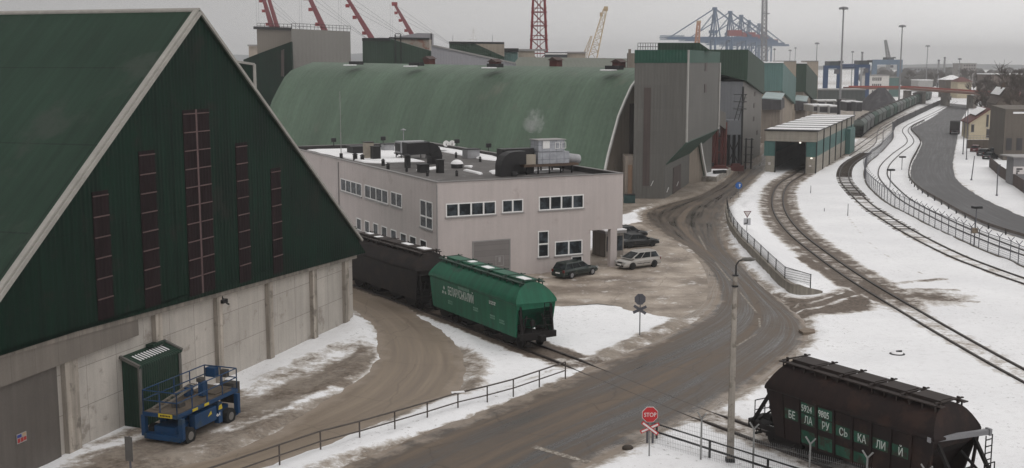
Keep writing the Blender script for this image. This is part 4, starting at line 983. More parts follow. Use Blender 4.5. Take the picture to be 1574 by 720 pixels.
# big brown door on the lower flank
mb = MB(); r_ = Vector((tv.y, -tv.x, 0)); q = Vector((xb, TY, 0)) + tv * 6.5 + r_ * .01; mb.prism([q + tv * a_ + Vector((0, 0, b_)) for a_, b_ in ((0, -.3), (7, -.3), (7, 3.9), (0, 3.9))], r_ * .08); dr = mb.build('door', M_BEIGED if False else M_MAROON, twr)
mb = MB()
for y_, a_ in ((-.1, 2.2), (-.1, 9.5)): mb.bar(Vector((xb, TY, .9)) + r_ * .12 + tv * (a_ if a_ > 3 else .8), Vector((xb + .25, TY, 1.6)) + r_ * .12 + tv * (a_ if a_ > 3 else .8), .18, .08)
q = T3(997, 284); mb.bar((q.x + .3, TY - .1, q.z - .2), (q.x + .65, TY - .1, q.z + .55), .16, .05); mb.build('white_plate', M_FRAME, twr)
# rooftop hut and railing
p0 = V(1011, 77, 178); mb = MB(); a0 = V(1011, 66, 180); a1 = V(1070, 77, 180); a2 = V(1093, 79, 180); mb.prism([(a0.x, 180, zT), (a2.x, 180, zT), (V(1075, 68, 180).x, 180, a0.z), (a0.x, 180, a0.z)], (2, 12, 0)); mb.build('roof_hut', M_OLIVE, twr)
mb = MB(); x0 = T3(981, 74).x; x1 = T3(1012, 74).x
for h_ in (.45, .95): mb.tube((x0, TY + .5, zT + h_), (x1, TY + .5, zT + h_), .035, 5)
for k in range(9): mb.tube((x0 + (x1 - x0) * k / 8, TY + .5, zT), (x0 + (x1 - x0) * k / 8, TY + .5, zT + .95), .035, 5)
mb.build('roof_railing', M_BLACK, twr)
# annex at the tower foot: light wall and low brown door at the left
mb = MB(); a0 = V(960, 300, 166); a1 = V(976.5, 240, 166); mb.box2((a0.x, 165.2, -.5), (a1.x - .02, 170, a1.z)); an = mb.build('foot_annex', M_BEIGED, twr)
mb = MB(); mb.box2((a0.x + .35, 165.1, -.4), (a1.x - .5, 165.19, a1.z - 1.2)); mb.build('annex_door', pm('brown_leaf', (.16, .10, .065), .7, .2, 1), an)

def slab(name_parts, root, poly, Y, ext, mat): 
    mb = MB(); mb.prism([V(x_, y_, Y) for x_, y_ in poly], ext); return mb.build(name_parts, mat, root)
def gz(p, z_=-1.0): return Vector((p.x, p.y, z_))
def wallbox(root, nm, mat, x0, yt0, x1, yt1, Y, ext, zb_=-1.0):
    a_, b_ = V(x0, yt0, Y), V(x1, yt1, Y); mb = MB(); mb.prism([gz(a_, zb_), gz(b_, zb_), b_, a_], ext); return mb.build(nm, mat, root)
b_ = G(968, 314); t = thing('waste_container', 'small dark teal waste container by the office corner and tower foot', 'container', b_)
mb = MB(); mb.box((b_.x, b_.y + .8, .65), (1.5, 1.1, 1.1)); mb.build('body', pm('bin_teal', (.02, .05, .05), .6, .2, 1), t, bevel=.05)
mb = MB(); mb.box((b_.x, b_.y + .8, 1.24), (1.55, 1.15, .08)); mb.build('lid', M_BLACK, t)
# ---- second transfer house: pale shaft carrying an olive green head
Y2 = 218.0
t = thing('conveyor_house', 'pale grey conveyor house carrying a big olive green upper storey', 'building', (40, 222, 0))
a0 = V(1106, 78, Y2); b0 = V(1150, 76, Y2)
kx = Vector((.60, .80, 0))
zt2 = V(1130, 76.5, Y2).z; zlo = V(1148, 125, Y2).z
mb = MB(); bB = V(1150, 77, Y2); aA = V(1085, 77, Y2); 
ext = Vector((17.0, 26.0, 0))
# head: long box whose right flank has a falling top edge
mb.prism([(aA.x, Y2, zlo + 2), (bB.x, Y2, zlo), (bB.x, Y2, zt2), (aA.x, Y2, zt2)], (0, 3, 0))
e1 = V(1175, 97, 246); e2 = V(1175, 145, 246)
mb.add([(bB.x, Y2, zlo), (bB.x, Y2, zt2), tuple(e1), tuple(e2), (aA.x, Y2 + 3, zlo), (aA.x, Y2 + 3, zt2), (e1.x - 20, e1.y + 10, e1.z), (e1.x - 20, e1.y + 10, e2.z)], [(0, 1, 2, 3), (1, 5, 6, 2), (0, 3, 7, 4), (2, 6, 7, 3), (4, 7, 6, 5)])
mb.build('upper_storey', M_OLIVE, t)
pA = V(1142, 140, Y2 + .5); pB = V(1171, 150, 245); zl = zlo + .3
mb = MB(); P0 = gz(pA); P1 = gz(pB); bk = Vector((-12, 9, 0)); mb.prism([P0, P1, P1 + bk, P0 + bk], (0, 0, zlo + .9)); sh_ = mb.build('shaft', M_TOWER2, t)
mb = MB(); P2 = gz(V(1107, 150, Y2 + 1)); mb.prism([P2, P0 + Vector((-.02, 0, 0)), P0 + Vector((-.02, 8, 0)), P2 + Vector((0, 8, 0))], (0, 0, zlo + .9)); mb.build('side_shaft', pm('blue_grey_sheet', (.155, .16, .172), .6, .1, .2, rib=.6, ribd=.03), t)
dv = (P1 - P0).normalized(); rr = Vector((dv.y, -dv.x, 0))
for x_, y_ in ((1160, 144.5), (1159, 162.5), (1158.5, 183), (1163.5, 204)):
    p = OP(x_, y_, P0, P1); mb = MB(); mb.prism([p + dv * a_ + Vector((0, 0, b_)) + rr * .01 for a_, b_ in ((-1, -.45), (1, -.45), (1, .45), (-1, .45))], rr * .06); mb.build('window', M_MAROON, t)
mb = MB(); q = P0 + rr * .03; mb.bar(q, q + Vector((0, 0, zlo)), .25, .25); mb.build('corner_post', M_BLACK, t)
# stair, landing box and gantry in front
t = thing('hopper_station', 'grey steel hopper box on black legs with ladders and red base frames', 'hopper', G(1128, 236))
b_ = V(1131, 240, 212); c0 = V(1117, 185, 212); c1 = V(1137, 207, 212)
mb = MB(); mb.box2((c0.x, 211, c1.z), (c1.x, 216, c0.z)); mb.build('hopper_box', pm('hopper_grey', (.14, .145, .155), .6, .1, .4), t)
zt_ = c1.z
for u_ in (0, .5, 1):
    for yy in (211.3, 215.7): mb = MB(); x_ = c0.x + .2 + (c1.x - c0.x - .4) * u_; mb.bar((x_, yy, 0), (x_, yy, zt_), .3, .3); mb.build('leg', M_BLACK, t)
mb = MB(); mb.bar((c0.x, 211.3, .5), (c1.x, 211.3, zt_ - .5), .18, .18); mb.bar((c1.x, 211.3, .5), (c0.x, 211.3, zt_ - .5), .18, .18); mb.build('leg_brace', M_BLACK, t)
mb = MB()
for s_ in (0, .7): mb.bar((c0.x + 1.2 + s_, 211, c0.z), (c0.x + 2.8 + s_, 213, c0.z + 4.6), .1, .1)
for k in range(5): z_ = c0.z + 1.0 + k * .75; mb.bar((c0.x + 1.4 + k * .3, 211.3, z_), (c0.x + 2.2 + k * .3, 211.3, z_), .12, .06)
for k in range(3): mb.box((c0.x + 2.4, 212.5, c0.z + 2 + k * 1.3), (2.2, 1.4, .1))
for p_ in ((c1.x + 1.2, 0, 5.6), (c1.x + 2.2, 0, 5.6), (c1.x + 1.2, 0, 5.6)): mb.bar((p_[0], 212, 0), (p_[0], 212, p_[2]), .2, .2)
for k in range(4): mb.box((c1.x + 1.7, 212.3, 1.2 + k * 1.4), (1.6, 1.2, .1))
mb.build('ladder', M_BLACK, t)
x0 = G(1082, 245).x; mb = MB()
for k, (px_, ht) in enumerate(((1097, 8.5), (1101, 8.5), (1109, 8.8), (1114, 8.8))):
    q = V(px_, 240, 206); mb.bar((q.x, 206, -.2), (q.x, 206, ht), .45, .45)
for h_ in (1.2, 3.5, 6): q0_ = V(1096, 240, 206); q1_ = V(1115, 240, 206); mb.bar((q0_.x, 206, h_), (q1_.x, 206, h_), .3, .3)
mb.build('red_frame', M_RUSTRED, t)
for px0, px1, h_, Yv in ((1092, 1122, 1.0, 203), (1122, 1144, .9, 208), (1088, 1110, 1.6, 207)):
    q0_ = V(px0, 240, Yv); q1_ = V(px1, 240, Yv); mb = MB(); mb.box2((q0_.x, Yv, -.1), (q1_.x, Yv + 2.5, h_)); mb.box2((q0_.x + .5, Yv + .3, h_), (q1_.x - .5, Yv + 1.6, h_ + .35)); mb.build('red_base', M_RUSTRED, t)
t = thing('chute_housing', 'small pale grey chute housing jutting from behind the tower', 'housing', G(1110, 236))
a0 = V(1105, 169, 205); a1 = V(1116, 176, 205); mb = MB(); mb.prism([V(1104, 168, 205), V(1116, 174, 205), V(1116, 199, 205), V(1104, 191, 205)], (0, 6, 0)); mb.build('body', M_TOWER2, t)
mb = MB(); mb.prism([gz(V(1092, 200, 207)), gz(V(1118, 200, 207)), V(1118, 207, 207), V(1092, 207, 207)], (0, 5, 0)); mb.build('base', pm('dark_base', (.05, .045, .045), .8, .2, .5), t)
t = thing('white_gate_panel', 'leaning white panel under the green chamfer of the tower', 'panel', G(1072, 268))
mb = MB(); q = G(1072, 268); mb.prism([q, q + Vector((1.6, 2.6, 0)), q + Vector((1.6, 2.6, 4.6)), q + Vector((0, 0, 3.4))], Vector((-.2, .12, 0))); mb.build('panel', M_LILAC, t)
mb = MB(); mb.bar(q + Vector((.05, -.05, 0)), q + Vector((.05, -.05, 3.4)), .12, .12); mb.build('post', M_SILLM, t)
# walled planter with snow by the road
PL = [G(*q_) for q_ in [(1071, 279), (1101, 281), (1122, 267), (1110, 262), (1075, 262)]]
t = thing('walled_planter', 'low concrete walled bed full of snow at the roadside', 'planter', PL[0])
mb = MB()
for i in range(5): a_, b_ = PL[i], PL[(i + 1) % 5]; mb.bar(a_ + Vector((0, 0, .4)), b_ + Vector((0, 0, .4)), .3, 1.1)
mb.build('kerb_wall', M_CONC, t); mb = MB(); mb.prism(PL, (0, 0, .85)); mb.build('snow_fill', M_SNOWP, t)
mb = MB()
for x_, y_ in ((1082, 262), (1093, 264)): q = G(x_, y_, .8); mb.tube(q, q + Vector((0, 0, 1.3)), .06); mb.box(tuple(q + Vector((0, 0, 1.2))), (.9, .3, .6))
q = G(1106, 267, .85); mb.box(tuple(q + Vector((0, 0, .3))), (2.4, .6, .5), .5); mb.build('meter_box', M_BLACK, t)

# ---- teal and beige storage buildings further down the quay
def store(nm, label, Y, xl, xm, xr, yt, ye, yl, yb_, head, Yb):
    t = thing(nm, label, 'building', gz(V(xm, yb_, Y), 0))
    A_, B_ = V(xl, yt, Y), V(xm, yt, Y); Cc = V(xr, yt + 20, Yb); zt_ = A_.z; zl_ = V(xm, yl, Y).z; ze_ = V(xr, ye, Yb).z; zq = V(xr, ye + 40, Yb).z
    e_ = Vector((Cc.x - B_.x, Cc.y - B_.y, 0))
    mb = MB(); mb.add([(A_.x, Y, zl_), (B_.x, Y, zl_), (B_.x + e_.x, Y + e_.y, zq), (A_.x + e_.x, Y + e_.y, zq), (A_.x, Y, zt_), (B_.x, Y, zt_), (B_.x + e_.x, Y + e_.y, ze_), (A_.x + e_.x, Y + e_.y, ze_)], [(0, 1, 2, 3), (4, 5, 6, 7), (0, 1, 5, 4), (1, 2, 6, 5), (2, 3, 7, 6), (3, 0, 4, 7)]); mb.build('upper_storey', head, t)
    q = Vector((B_.x - 7, Y + 3, 0)); f_ = e_.normalized(); r_ = Vector((f_.y, -f_.x, 0))
    mb = MB(); l_ = e_.length; pA_ = Vector((B_.x - .6, Y + .6, 0)); mb.prism([pA_ + Vector((0, 0, -1)), pA_ + f_ * (l_ - .6) + Vector((0, 0, -1)), pA_ + f_ * (l_ - .6) + Vector((0, 0, zq + .2)), pA_ + Vector((0, 0, zl_ + .2))], -r_ * 10); mb.build('lower_storey', M_BEIGE, t)
    mb = MB(); A2 = V(xl, yl, Y + 1.5); B2 = Vector((B_.x - 1.5, Y + 1.5, 0)); mb.prism([gz(A2), gz(B2), gz(B2, zl_ + .1), gz(A2, zl_ + .1)], (0, 6, 0)); mb.build('front_wall', M_BEIGED, t)
    mb = MB(); mb.box2((A_.x - .1, Y - .4, zt_), (B_.x, Y + 2.5, zt_ + .35)); mb.build('roof_snow', M_SNOWP, t)
    return t
store('store_house', 'teal topped store house on beige panelled walls', 300, 1174, 1204, 1224, 97, 120, 140, 175, M_TEAL, 335)
store('store_house', 'dark green topped store house on beige panelled walls', 360, 1218, 1240, 1257, 98, 118, 141, 170, M_OLIVE, 400)
for x0, x1, Yv, lab in ((1195, 1224, 345, 'beige sloped hut on top of the teal store house'), (1238, 1258, 412, 'beige sloped hut on top of the dark green store house')):
    t = thing('roof_house', lab, 'hut', gz(V(x0, 95, Yv), 0)); mb = MB(); mb.prism([V(x0, 95, Yv), V(x1, 95, Yv), gz(V(x1, 120, Yv)), gz(V(x0, 99, Yv))], (0, 6, 0)); mb.build('body', M_BEIGE, t)
    mb = MB(); mb.prism([V(x0, 93.6, Yv - .2), V(x1, 93.6, Yv - .2), V(x1, 95, Yv - .2), V(x0, 95, Yv - .2)], (0, 6.4, 0)); mb.build('roof', M_SILLM, t)
for x0, x1, yt, yl, Yv, lab in ((1171, 1201, 152, 169, 280, 'dark low canopy building with pale roof left of the shed'), (1221, 1240, 155, 170, 345, 'dark low canopy building between the two store houses')):
    t = thing('canopy_building', lab, 'canopy', gz(V(x0, 200, Yv), 0)); a_, b_ = V(x0, yt, Yv), V(x1, yt + 1, Yv)
    mb = MB(); mb.prism([V(x0, yt, Yv), V(x1, yt + 2, Yv), V(x1, yl, Yv), V(x0, yl, Yv)], (4, 14, 0)); mb.build('fascia', pm('dark_fascia', (.05, .047, .05), .7, .1, .4, rib=1, ribd=.03), t)
    mb = MB(); mb.prism([V(x0, yt - .2, Yv), V(x1, yt + 1.8, Yv), V(x1, yt + 1.8, Yv) + Vector((4, 14, 1)), V(x0, yt - .2, Yv) + Vector((4, 14, 1))], (0, 0, .25)); mb.build('roof', pm('pale_teal_roof', (.30, .36, .36), .6, .1, .3), t)
    mb = MB(); mb.prism([gz(V(x0, yl, Yv + 1.5)), gz(V(x1 - 2, yl, Yv + 1.5)), V(x1 - 2, yl, Yv + 1.5), V(x0, yl, Yv + 1.5)], (3, 10, 0)); mb.build('wall', M_BEIGED, t)

# ---- buildings over the barrel roof, left to right
t = thing('cross_building', 'dark green sheeted cross building rising behind the left end of the barrel roof', 'building', gz(V(420, 120, 235), 0))
mb = MB(); mb.prism([gz(V(374, 92, 240)), gz(V(448.3, 64, 234)), V(448.3, 64, 234), V(395, 83.5, 238), V(374, 92, 240)], (-2, 12, 0)); mb.build('wall', M_GCLAD, t)
mb = MB(); mb.prism([V(432, 78, 233.5), V(436, 76, 233.5), V(436, 118, 233.5), V(432, 118, 233.5)], (0, .5, 0)); mb.build('window_strip', M_MAROON, t)
t = thing('lean_to', 'small dark green lean-to with pale verge at the warehouse gable foot', 'building', gz(V(375, 110, 160), 0))
mb = MB(); mb.prism([gz(V(358, 94, 160)), gz(V(390.5, 99, 160)), V(390.5, 99, 160), V(358, 94, 160)], (-4, 14, 0)); mb.build('wall', M_GCLAD, t)
mb = MB(); a_, b_ = V(355, 93.5, 159.9), V(391, 99, 159.9); mb.bar(a_, b_, .3, .3); mb.bar(b_, gz(b_), .3, .3); mb.build('verge_trim', M_TRIM, t)
t = thing('head_house', 'large flat grey head house with roof railing behind the barrel roof', 'building', gz(V(448, 90, 250), 0))
mb = MB(); a_, b_ = V(448, 44.5, 250), V(538.5, 48.6, 258); mb.prism([gz(a_), gz(b_), b_, a_], (-3, 14, 0)); mb.build('wall', pm('plain_grey_sheet', (.205, .195, .18), .65, .06, .1, rib=.9, ribd=.03), t)
mb = MB(); c_ = V(394.5, 44, 262); a2 = V(447.5, 46, 252); mb.prism([gz(c_), gz(a2), a2, c_], (2, 10, 0)); mb.build('side_wall', pm('brown_grey_sheet', (.165, .145, .122), .7, .08, .2, rib=.9, ribd=.03), t)
mb = MB(); mb.bar(c_ + Vector((-.5, 0, .15)), a2 + Vector((0, 0, .15)), .5, .6); mb.build('eave', M_BLACK, t)
mb = MB()
for p0, p1, n_ in ((c_, a2, 9), (a_, b_, 16)):
    for h_ in (.6, 1.15): mb.tube(p0 + Vector((0, .5, h_)), p1 + Vector((0, .5, h_)), .045, 5)
    for k in range(n_ + 1): q = p0.lerp(p1, k / n_) + Vector((0, .5, 0)); mb.tube(q, q + Vector((0, 0, 1.15)), .045, 5)
mb.build('roof_railing', M_BLACK, t)
t = thing('pale_hut', 'far pinkish beige block beyond the left gable', 'building', gz(V(388, 80, 420), 0)); wallbox(t, 'wall', M_BEIGE, 382, 70.5, 397, 70.5, 420, (0, 10, 0))
mb = MB(); q0_, q1_ = V(381, 70, 419), V(398, 70, 419); mb.bar(q0_, q1_, 1.2, .5); mb.build('roof_edge', M_SILLM, t)
t = thing('conveyor_block', 'dark olive block with a roof edge sloping down to the right behind the barrel roof', 'building', gz(V(557, 80, 262), 0))
mb = MB(); mb.prism([gz(V(557, 90, 262)), gz(V(666, 90, 262)), V(666, 80, 262), V(606, 62, 262), V(598, 59, 262), V(557, 59.5, 262)], (0, 9, 0)); mb.build('wall', M_OLIVE, t)
mb = MB(); mb.prism([V(556.5, 58.5, 261.8), V(600, 58.5, 261.8), V(600, 63.5, 261.8), V(556.5, 63, 261.8)], (0, 9, 0)); mb.build('fascia', M_BLACK, t)
mb = MB(); q = V(585, 59, 262); mb.box(tuple(q + Vector((0, 1, .15))), (1.7, 1.5, .3)); mb.build('roof_snow', M_SNOWP, t)
mb = MB()
for px_ in (607.5, 616): q = V(px_, 60, 261.5); mb.bar(gz(q, 12), q + Vector((0, 0, 1.0)), .2, .2)
for y_ in (52, 56): mb.bar(V(607.5, y_, 261.5), V(616, y_, 261.5), .12, .12)
mb.build('ladder', M_BLACK, t)
t = thing('rust_stained_block', 'beige block with rust stains behind the dark olive block', 'building', gz(V(630, 80, 272), 0))
wallbox(t, 'wall', pm('rusty_beige', (.30, .26, .225), .75, .15, .3, stain=(.22, .08, .05), stainamt=.3), 598, 59, 659.5, 60.5, 272, (0, 8, 0))
mb = MB(); mb.bar(V(598, 58.5, 271.9), V(660, 60, 271.9), .4, .4); mb.build('roof_edge', M_BLACK, t)
t = thing('grey_block', 'lilac grey block with low gable under the shortest red crane boom', 'building', gz(V(640, 70, 285), 0))
mb = MB(); mb.prism([gz(V(612, 70, 285)), gz(V(663, 70, 285)), V(663, 51.5, 285), V(642, 51, 285), V(614, 56, 285)], (0, 8, 0)); mb.build('wall', M_LILAC, t)
mb = MB(); mb.bar(V(663, 51.5, 284.8), gz(V(663, 70, 284.8), 15), .4, .3); mb.build('corner_post', M_BLACK, t)
t = thing('sloping_gallery', 'pale lilac conveyor gallery sloping down to the right behind the crest', 'conveyor gallery', gz(V(700, 90, 255), 0))
mb = MB(); mb.prism([V(663, 70, 255), V(793, 98, 255), V(793, 112, 255), V(663, 112, 255)], (0, 5, 0)); mb.build('gallery', M_LILAC, t)
mb = MB(); mb.bar(V(663, 69.7, 254.9), V(793, 97.7, 254.9), .35, .35); mb.build('roof_edge', M_SILLM, t)
t = thing('sloped_top_block', 'dark green block with a beige wedge top left of the red lattice tower', 'building', gz(V(720, 80, 290), 0))
mb = MB(); mb.prism([gz(V(690.5, 90, 290)), gz(V(775, 90, 290)), V(775, 87.5, 290), V(729, 67, 290), V(690.5, 66, 290)], (0, 4, 0)); mb.build('wall', M_OLIVE, t)
mb = MB(); mb.prism([gz(V(728, 70, 295)), gz(V(775, 70, 295)), V(775, 67.5, 295), V(728, 66, 295)], (0, 6, 0)); mb.build('upper_wall', M_BEIGE, t)
mb = MB(); mb.bar(V(690, 65.6, 289.9), V(775, 66.6, 289.9), .5, .5); mb.build('roof_edge', M_BLACK, t)
t = thing('glazed_gallery', 'small teal glazed gallery between two beige blocks behind the crest', 'conveyor gallery', gz(V(785, 85, 300), 0)); wallbox(t, 'wall', M_TEAL, 775, 78, 796, 78, 300, (0, 6, 0))
mb = MB(); mb.bar(V(774, 77.3, 299.8), V(797, 77.3, 299.8), .8, .9); mb.build('roof_edge', M_BLACK, t)
t = thing('long_low_roof', 'long olive grey roof spanning behind the red lattice tower', 'building', gz(V(880, 95, 270), 0))
mb = MB(); mb.prism([V(797, 88, 282), V(966, 90, 282), V(968, 104, 262), V(786, 104, 262)], (0, 0, -1)); mb.build('roof', pm('olive_grey_roof', (.115, .125, .10), .7, .1, .1, rib=1, ribd=.02), t)
wallbox(t, 'wall', M_TOWER, 788, 104.5, 967, 104.5, 262.6, (0, 17, 0))
t = thing('beige_block', 'beige block directly left of the red lattice tower legs', 'building', gz(V(810, 85, 305), 0)); wallbox(t, 'wall', M_BEIGE, 796.5, 77.5, 822, 77.5, 305, (0, 6, 0))
mb = MB(); mb.bar(V(796, 77, 304.8), V(840, 77.5, 304.8), .5, .5); mb.build('roof_edge', M_SILLM, t)
t = thing('striped_block', 'flat block with dark and white bands right of the red lattice tower', 'building', gz(V(860, 85, 310), 0)); wallbox(t, 'wall', pm('dark_band', (.06, .065, .07), .6, .1, .3), 838, 80.5, 872, 80.5, 310, (0, 6, 0))
mb = MB(); mb.prism([V(838, 82, 309.8), V(872, 82, 309.8), V(872, 84, 309.8), V(838, 84, 309.8)], (0, .15, 0)); mb.build('white_band', M_FRAME, t)
t = thing('cream_block', 'pale cream block beside the foot of the beige crane boom', 'building', gz(V(885, 85, 312), 0)); wallbox(t, 'wall', M_BEIGE, 872, 81.5, 900, 81.5, 312, (0, 6, 0))
mb = MB(); mb.bar(V(871.5, 81, 311.8), V(900.5, 81, 311.8), .4, .4); mb.build('roof_edge', M_SILLM, t)
t = thing('tan_stack', 'short tan block tucked against the left edge of the grey tower', 'building', gz(V(970, 85, 235), 0)); wallbox(t, 'wall', M_BEIGED, 966, 82, 976, 82, 235, (0, 3, 0))
mb = MB(); q = V(968.5, 82, 235); mb.box(tuple(q + Vector((0, 1, .4))), (.5, .5, .8)); mb.build('chimney', M_BEIGED, t)
# ================================================================ HOPPER WAGONS
M_WGREEN = pm('wagon_green', (.004, .095, .050), .5, .15, .35, streak=.22, stain=(.02, .05, .035), stainamt=.18)
M_WBROWN = pm('wagon_brown', (.0118, .0050, .0040), .75, .35, .5, streak=.4, stain=(.028, .013, .009), stainamt=.3)
M_WBROWN2 = pm('wagon_dark_brown', (.0095, .0062, .0054), .75, .3, .5, streak=.3, stain=(.02, .012, .009), stainamt=.3)
M_UNDER = pm('grimy_undercarriage', (.009, .007, .0065), .85, .3, 1.2)
M_PATCH = pm('faded_green_patch', (.012, .070, .042), .7, .3, 1.2, streak=.35, stain=(.030, .020, .015), stainamt=.38)
M_LETTER = pm('pale_lettering', (.46, .49, .46), .7, .25, 3, stain=(.25, .32, .28), stainamt=.2)
M_HATCH = pm('hatch_brown', (.024, .0165, .014), .7, .3, .8)
def textmesh(s, size, mat, name='lettering', extr=.006):
    cu = bpy.data.curves.new('lettering', 'FONT'); cu.body = s; cu.size = size; cu.align_x = 'LEFT'; cu.extrude = extr; cu.offset = .004 * size; cu.resolution_u = 3
    o = bpy.data.objects.new('tmp', cu); C.objects.link(o); bpy.context.view_layer.update()
    me = bpy.data.meshes.new_from_object(o.evaluated_get(bpy.context.evaluated_depsgraph_get())); bpy.data.objects.remove(o)
    me.materials.clear(); me.materials.append(mat); return me
def puttext(s, size, mat, parent, M, name='lettering', sx=1.0, bold=0):
    me = textmesh(s, size, mat); me.transform(M @ Matrix.Diagonal((sx, 1, 1, 1)))
    o = bpy.data.objects.new(name, me); C.objects.link(o); o.parent = parent; KIDS.setdefault(parent.name, []).append(o); return o
def tw(me_): xs_ = [v.co.x for v in me_.vertices]; return max(xs_) - min(xs_)
def hopper(name, label, body_m, hatch_m, ribs=False, letters=None, snow=True, simple=False, group=None, bulge=True, k_len=1.0):
    t = thing(name, label, 'hopper wagon', (0, 0, 0), 0, group)
    kf = k_len if k_len == 1 else .92; S_ = Matrix.Diagonal((k_len, 1, 1, 1)); SF = Matrix.Diagonal((kf, 1, 1, 1)); fb_ = 6.05 if k_len == 1 else 5.55; lv = [(1.1, 4.7, .9), (1.5, 4.9, 1.34), (2.3, 5.55, 1.39), (2.9, 6.30, 1.43), (3.34, 6.32, 1.46)]
    mb = MB(S_); rings = []
    for z_, hx, hy in lv:
        c_ = .18 if z_ > 3.4 else .04
        c_ = min(c_, hy * .4)
        rings.append([(hx - c_, -hy, z_), (hx, -hy + c_, z_), (hx, hy - c_, z_), (hx - c_, hy, z_), (-hx + c_, hy, z_), (-hx, hy - c_, z_), (-hx, -hy + c_, z_), (-hx + c_, -hy, z_)])
    mb.loft(rings, True, True, False)
    # curved roof plate overhanging the flanks
    arc_ = [(1.575, 3.24), (1.60, 3.36), (1.585, 3.5)] + [(1.44, 3.74), (1.26, 3.99), (1.04, 4.22), (.80, 4.40), (.52, 4.53), (.24, 4.585)]
    arc_ = [(-y_, z_) for y_, z_ in arc_] + [(0, 4.60)] + [(y_, z_) for y_, z_ in arc_[::-1]]
    rg = []
    for x_, f_ in ((-6.52, 1), (-3, 0), (0, 0), (3, 0), (6.52, 1)): rg.append([(x_ - math.copysign(.58 * max(0, z_ - 3.36) * f_, x_), y_, z_) for y_, z_ in arc_])
    mb.loft(rg, True, False, True); nA = len(arc_); mb.add(rg[0], [tuple(range(nA))]); mb.add(rg[-1], [tuple(range(nA))])
    for s_ in (-1, 1):
        mb.prism([(-fb_, s_ * 1.40, .98), (fb_, s_ * 1.40, .98), (6.42, s_ * 1.52, 3.34), (-6.42, s_ * 1.52, 3.34)], (0, -s_ * .07, 0))
        for x_ in (-6.2, 6.2): mb.bar((x_ * fb_ / 6.2, s_ * 1.36, 1.0), (x_ * 1.03, s_ * 1.48, 3.3), .16, .10, (0, 1, 0))
    for sx_ in (-1, 1): mb.box((sx_ * 6.36, 0, 3.12), (.10, 2.9, .45))
    body = mb.build('body', body_m, t, False)
    # hatches and walkway along the crest
    mb = MB(); nh = 5; L_ = 11.6 * k_len
    for k in range(nh): x_ = -L_ / 2 + (k + .5) * L_ / nh; mb.box((x_, 0, 4.66), (L_ / nh - .35, .95, .16))
    ht = mb.build('hatch_covers', hatch_m, t, False, bevel=0 if simple else .03)
    if not simple:
        mb = MB()
        for k in range(nh + 1): x_ = -L_ / 2 + k * L_ / nh; mb.box((x_, 0, 4.72), (.1, 1.9, .05)); mb.box((x_, .62, 4.66), (.12, .08, .3)); mb.box((x_, -.62, 4.66), (.12, .08, .3))
        for y_ in (-.78, .78): mb.box((0, y_, 4.60), (L_ + .6, .3, .05))
        for k in range(14):
            for y_ in (-.92, .92): mb.box((-L_ / 2 + k * L_ / 13, y_ * .97, 4.47), (.06, .06, .26))
        mb.build('roof_walkway', M_HATCH if body_m is not M_WGREEN else pm('walkway_green', (.02, .045, .032), .7, .3, 1), t, False)
    if snow:
        rs = random.Random(len(label))
        for k in range(nh):
            if rs.random() < .75: x_ = -L_ / 2 + (k + .3 + .4 * rs.random()) * L_ / nh; mb = MB(); mb.box((x_, rs.uniform(-.2, .1), 4.765), (rs.uniform(.5, 1.3), rs.uniform(.4, .75), .05)); mb.build('snow', M_SNOWP, ht, False, bevel=.02)
    # frame and end platforms
    mb = MB(SF)
    mb.box((0, 0, 1.05), (13.2, .5, .34))
    for sx_ in (-1, 1):
        mb.box((sx_ * 6.75, 0, 1.12), (.25, 2.7, .42)); mb.box((sx_ * 6.2, 0, 1.22), (1.0, 2.5, .06))
        for y_ in (-1.15, 1.15): mb.box((sx_ * 5.6, y_, 1.10), (2.0, .16, .26))
        for y_ in (-1.2, 1.2): mb.bar((sx_ * 6.35 * k_len / kf, y_, 3.1), (sx_ * 6.6, y_, 1.3), .15, .15); mb.bar((sx_ * 6.2 * k_len / kf, y_ * .5, 2.4), (sx_ * 6.4, y_ * .85, 1.3), .1, .1)
        mb.box((sx_ * 6.95, 0, 1.02), (.6, .3, .3)); mb.box((sx_ * 7.28, 0, 1.02), (.25, .42, .4))
    if ribs:
        for y_ in (-1.12, 1.12): mb.box((0, y_, 1.12), (10.2, .14, .3))
    mb.build('frame', M_UNDER, t, False)
    if not simple:
        for sx_ in (-1, 1):
            mb = MB(SF)
            for y_ in (-1.15, -.45): 
                mb.tube((sx_ * 6.6, y_, 1.3), (sx_ * 6.6, y_, 2.3), .03, 5)
            mb.tube((sx_ * 6.6, -1.15, 2.3), (sx_ * 6.6, -.45, 2.3), .03, 5); mb.tube((sx_ * 6.6, .45, 1.3), (sx_ * 6.6, .45, 2.2), .03, 5); mb.tube((sx_ * 6.6, 1.15, 1.3), (sx_ * 6.6, 1.15, 2.2), .03, 5); mb.tube((sx_ * 6.6, .45, 2.2), (sx_ * 6.6, 1.15, 2.2), .03, 5); mb.tube((sx_ * 6.6, -1.1, 1.8), (sx_ * 6.6, 1.1, 1.7), .025, 5)
            for k in range(6): mb.box((sx_ * 6.42, .9, 1.7 + k * .3), (.04, .45, .04))
            mb.bar((sx_ * 6.42, .68, 1.4), (sx_ * 6.42, .68, 3.4), .05, .05); mb.bar((sx_ * 6.42, 1.12, 1.4), (sx_ * 6.42, 1.12, 3.4), .05, .05)
            mb.tube((sx_ * 6.1, -.9, 1.55), (sx_ * 5.5, -.9, 1.55), .17, 8); mb.lathe((sx_ * 6.3, -.2, 1.9), [(.22, -.03), (.22, .03)], 10, 'x')
            for s_ in (-.6, -.9): mb.bar((sx_ * 6.75, s_, .45), (sx_ * 6.65, s_, 1.0), .04, .04)
            mb.box((sx_ * 6.78, -.75, .48), (.25, .45, .05))
            mb.build('handrails', M_UNDER, t, False)
    # discharge chutes
    mb = MB()
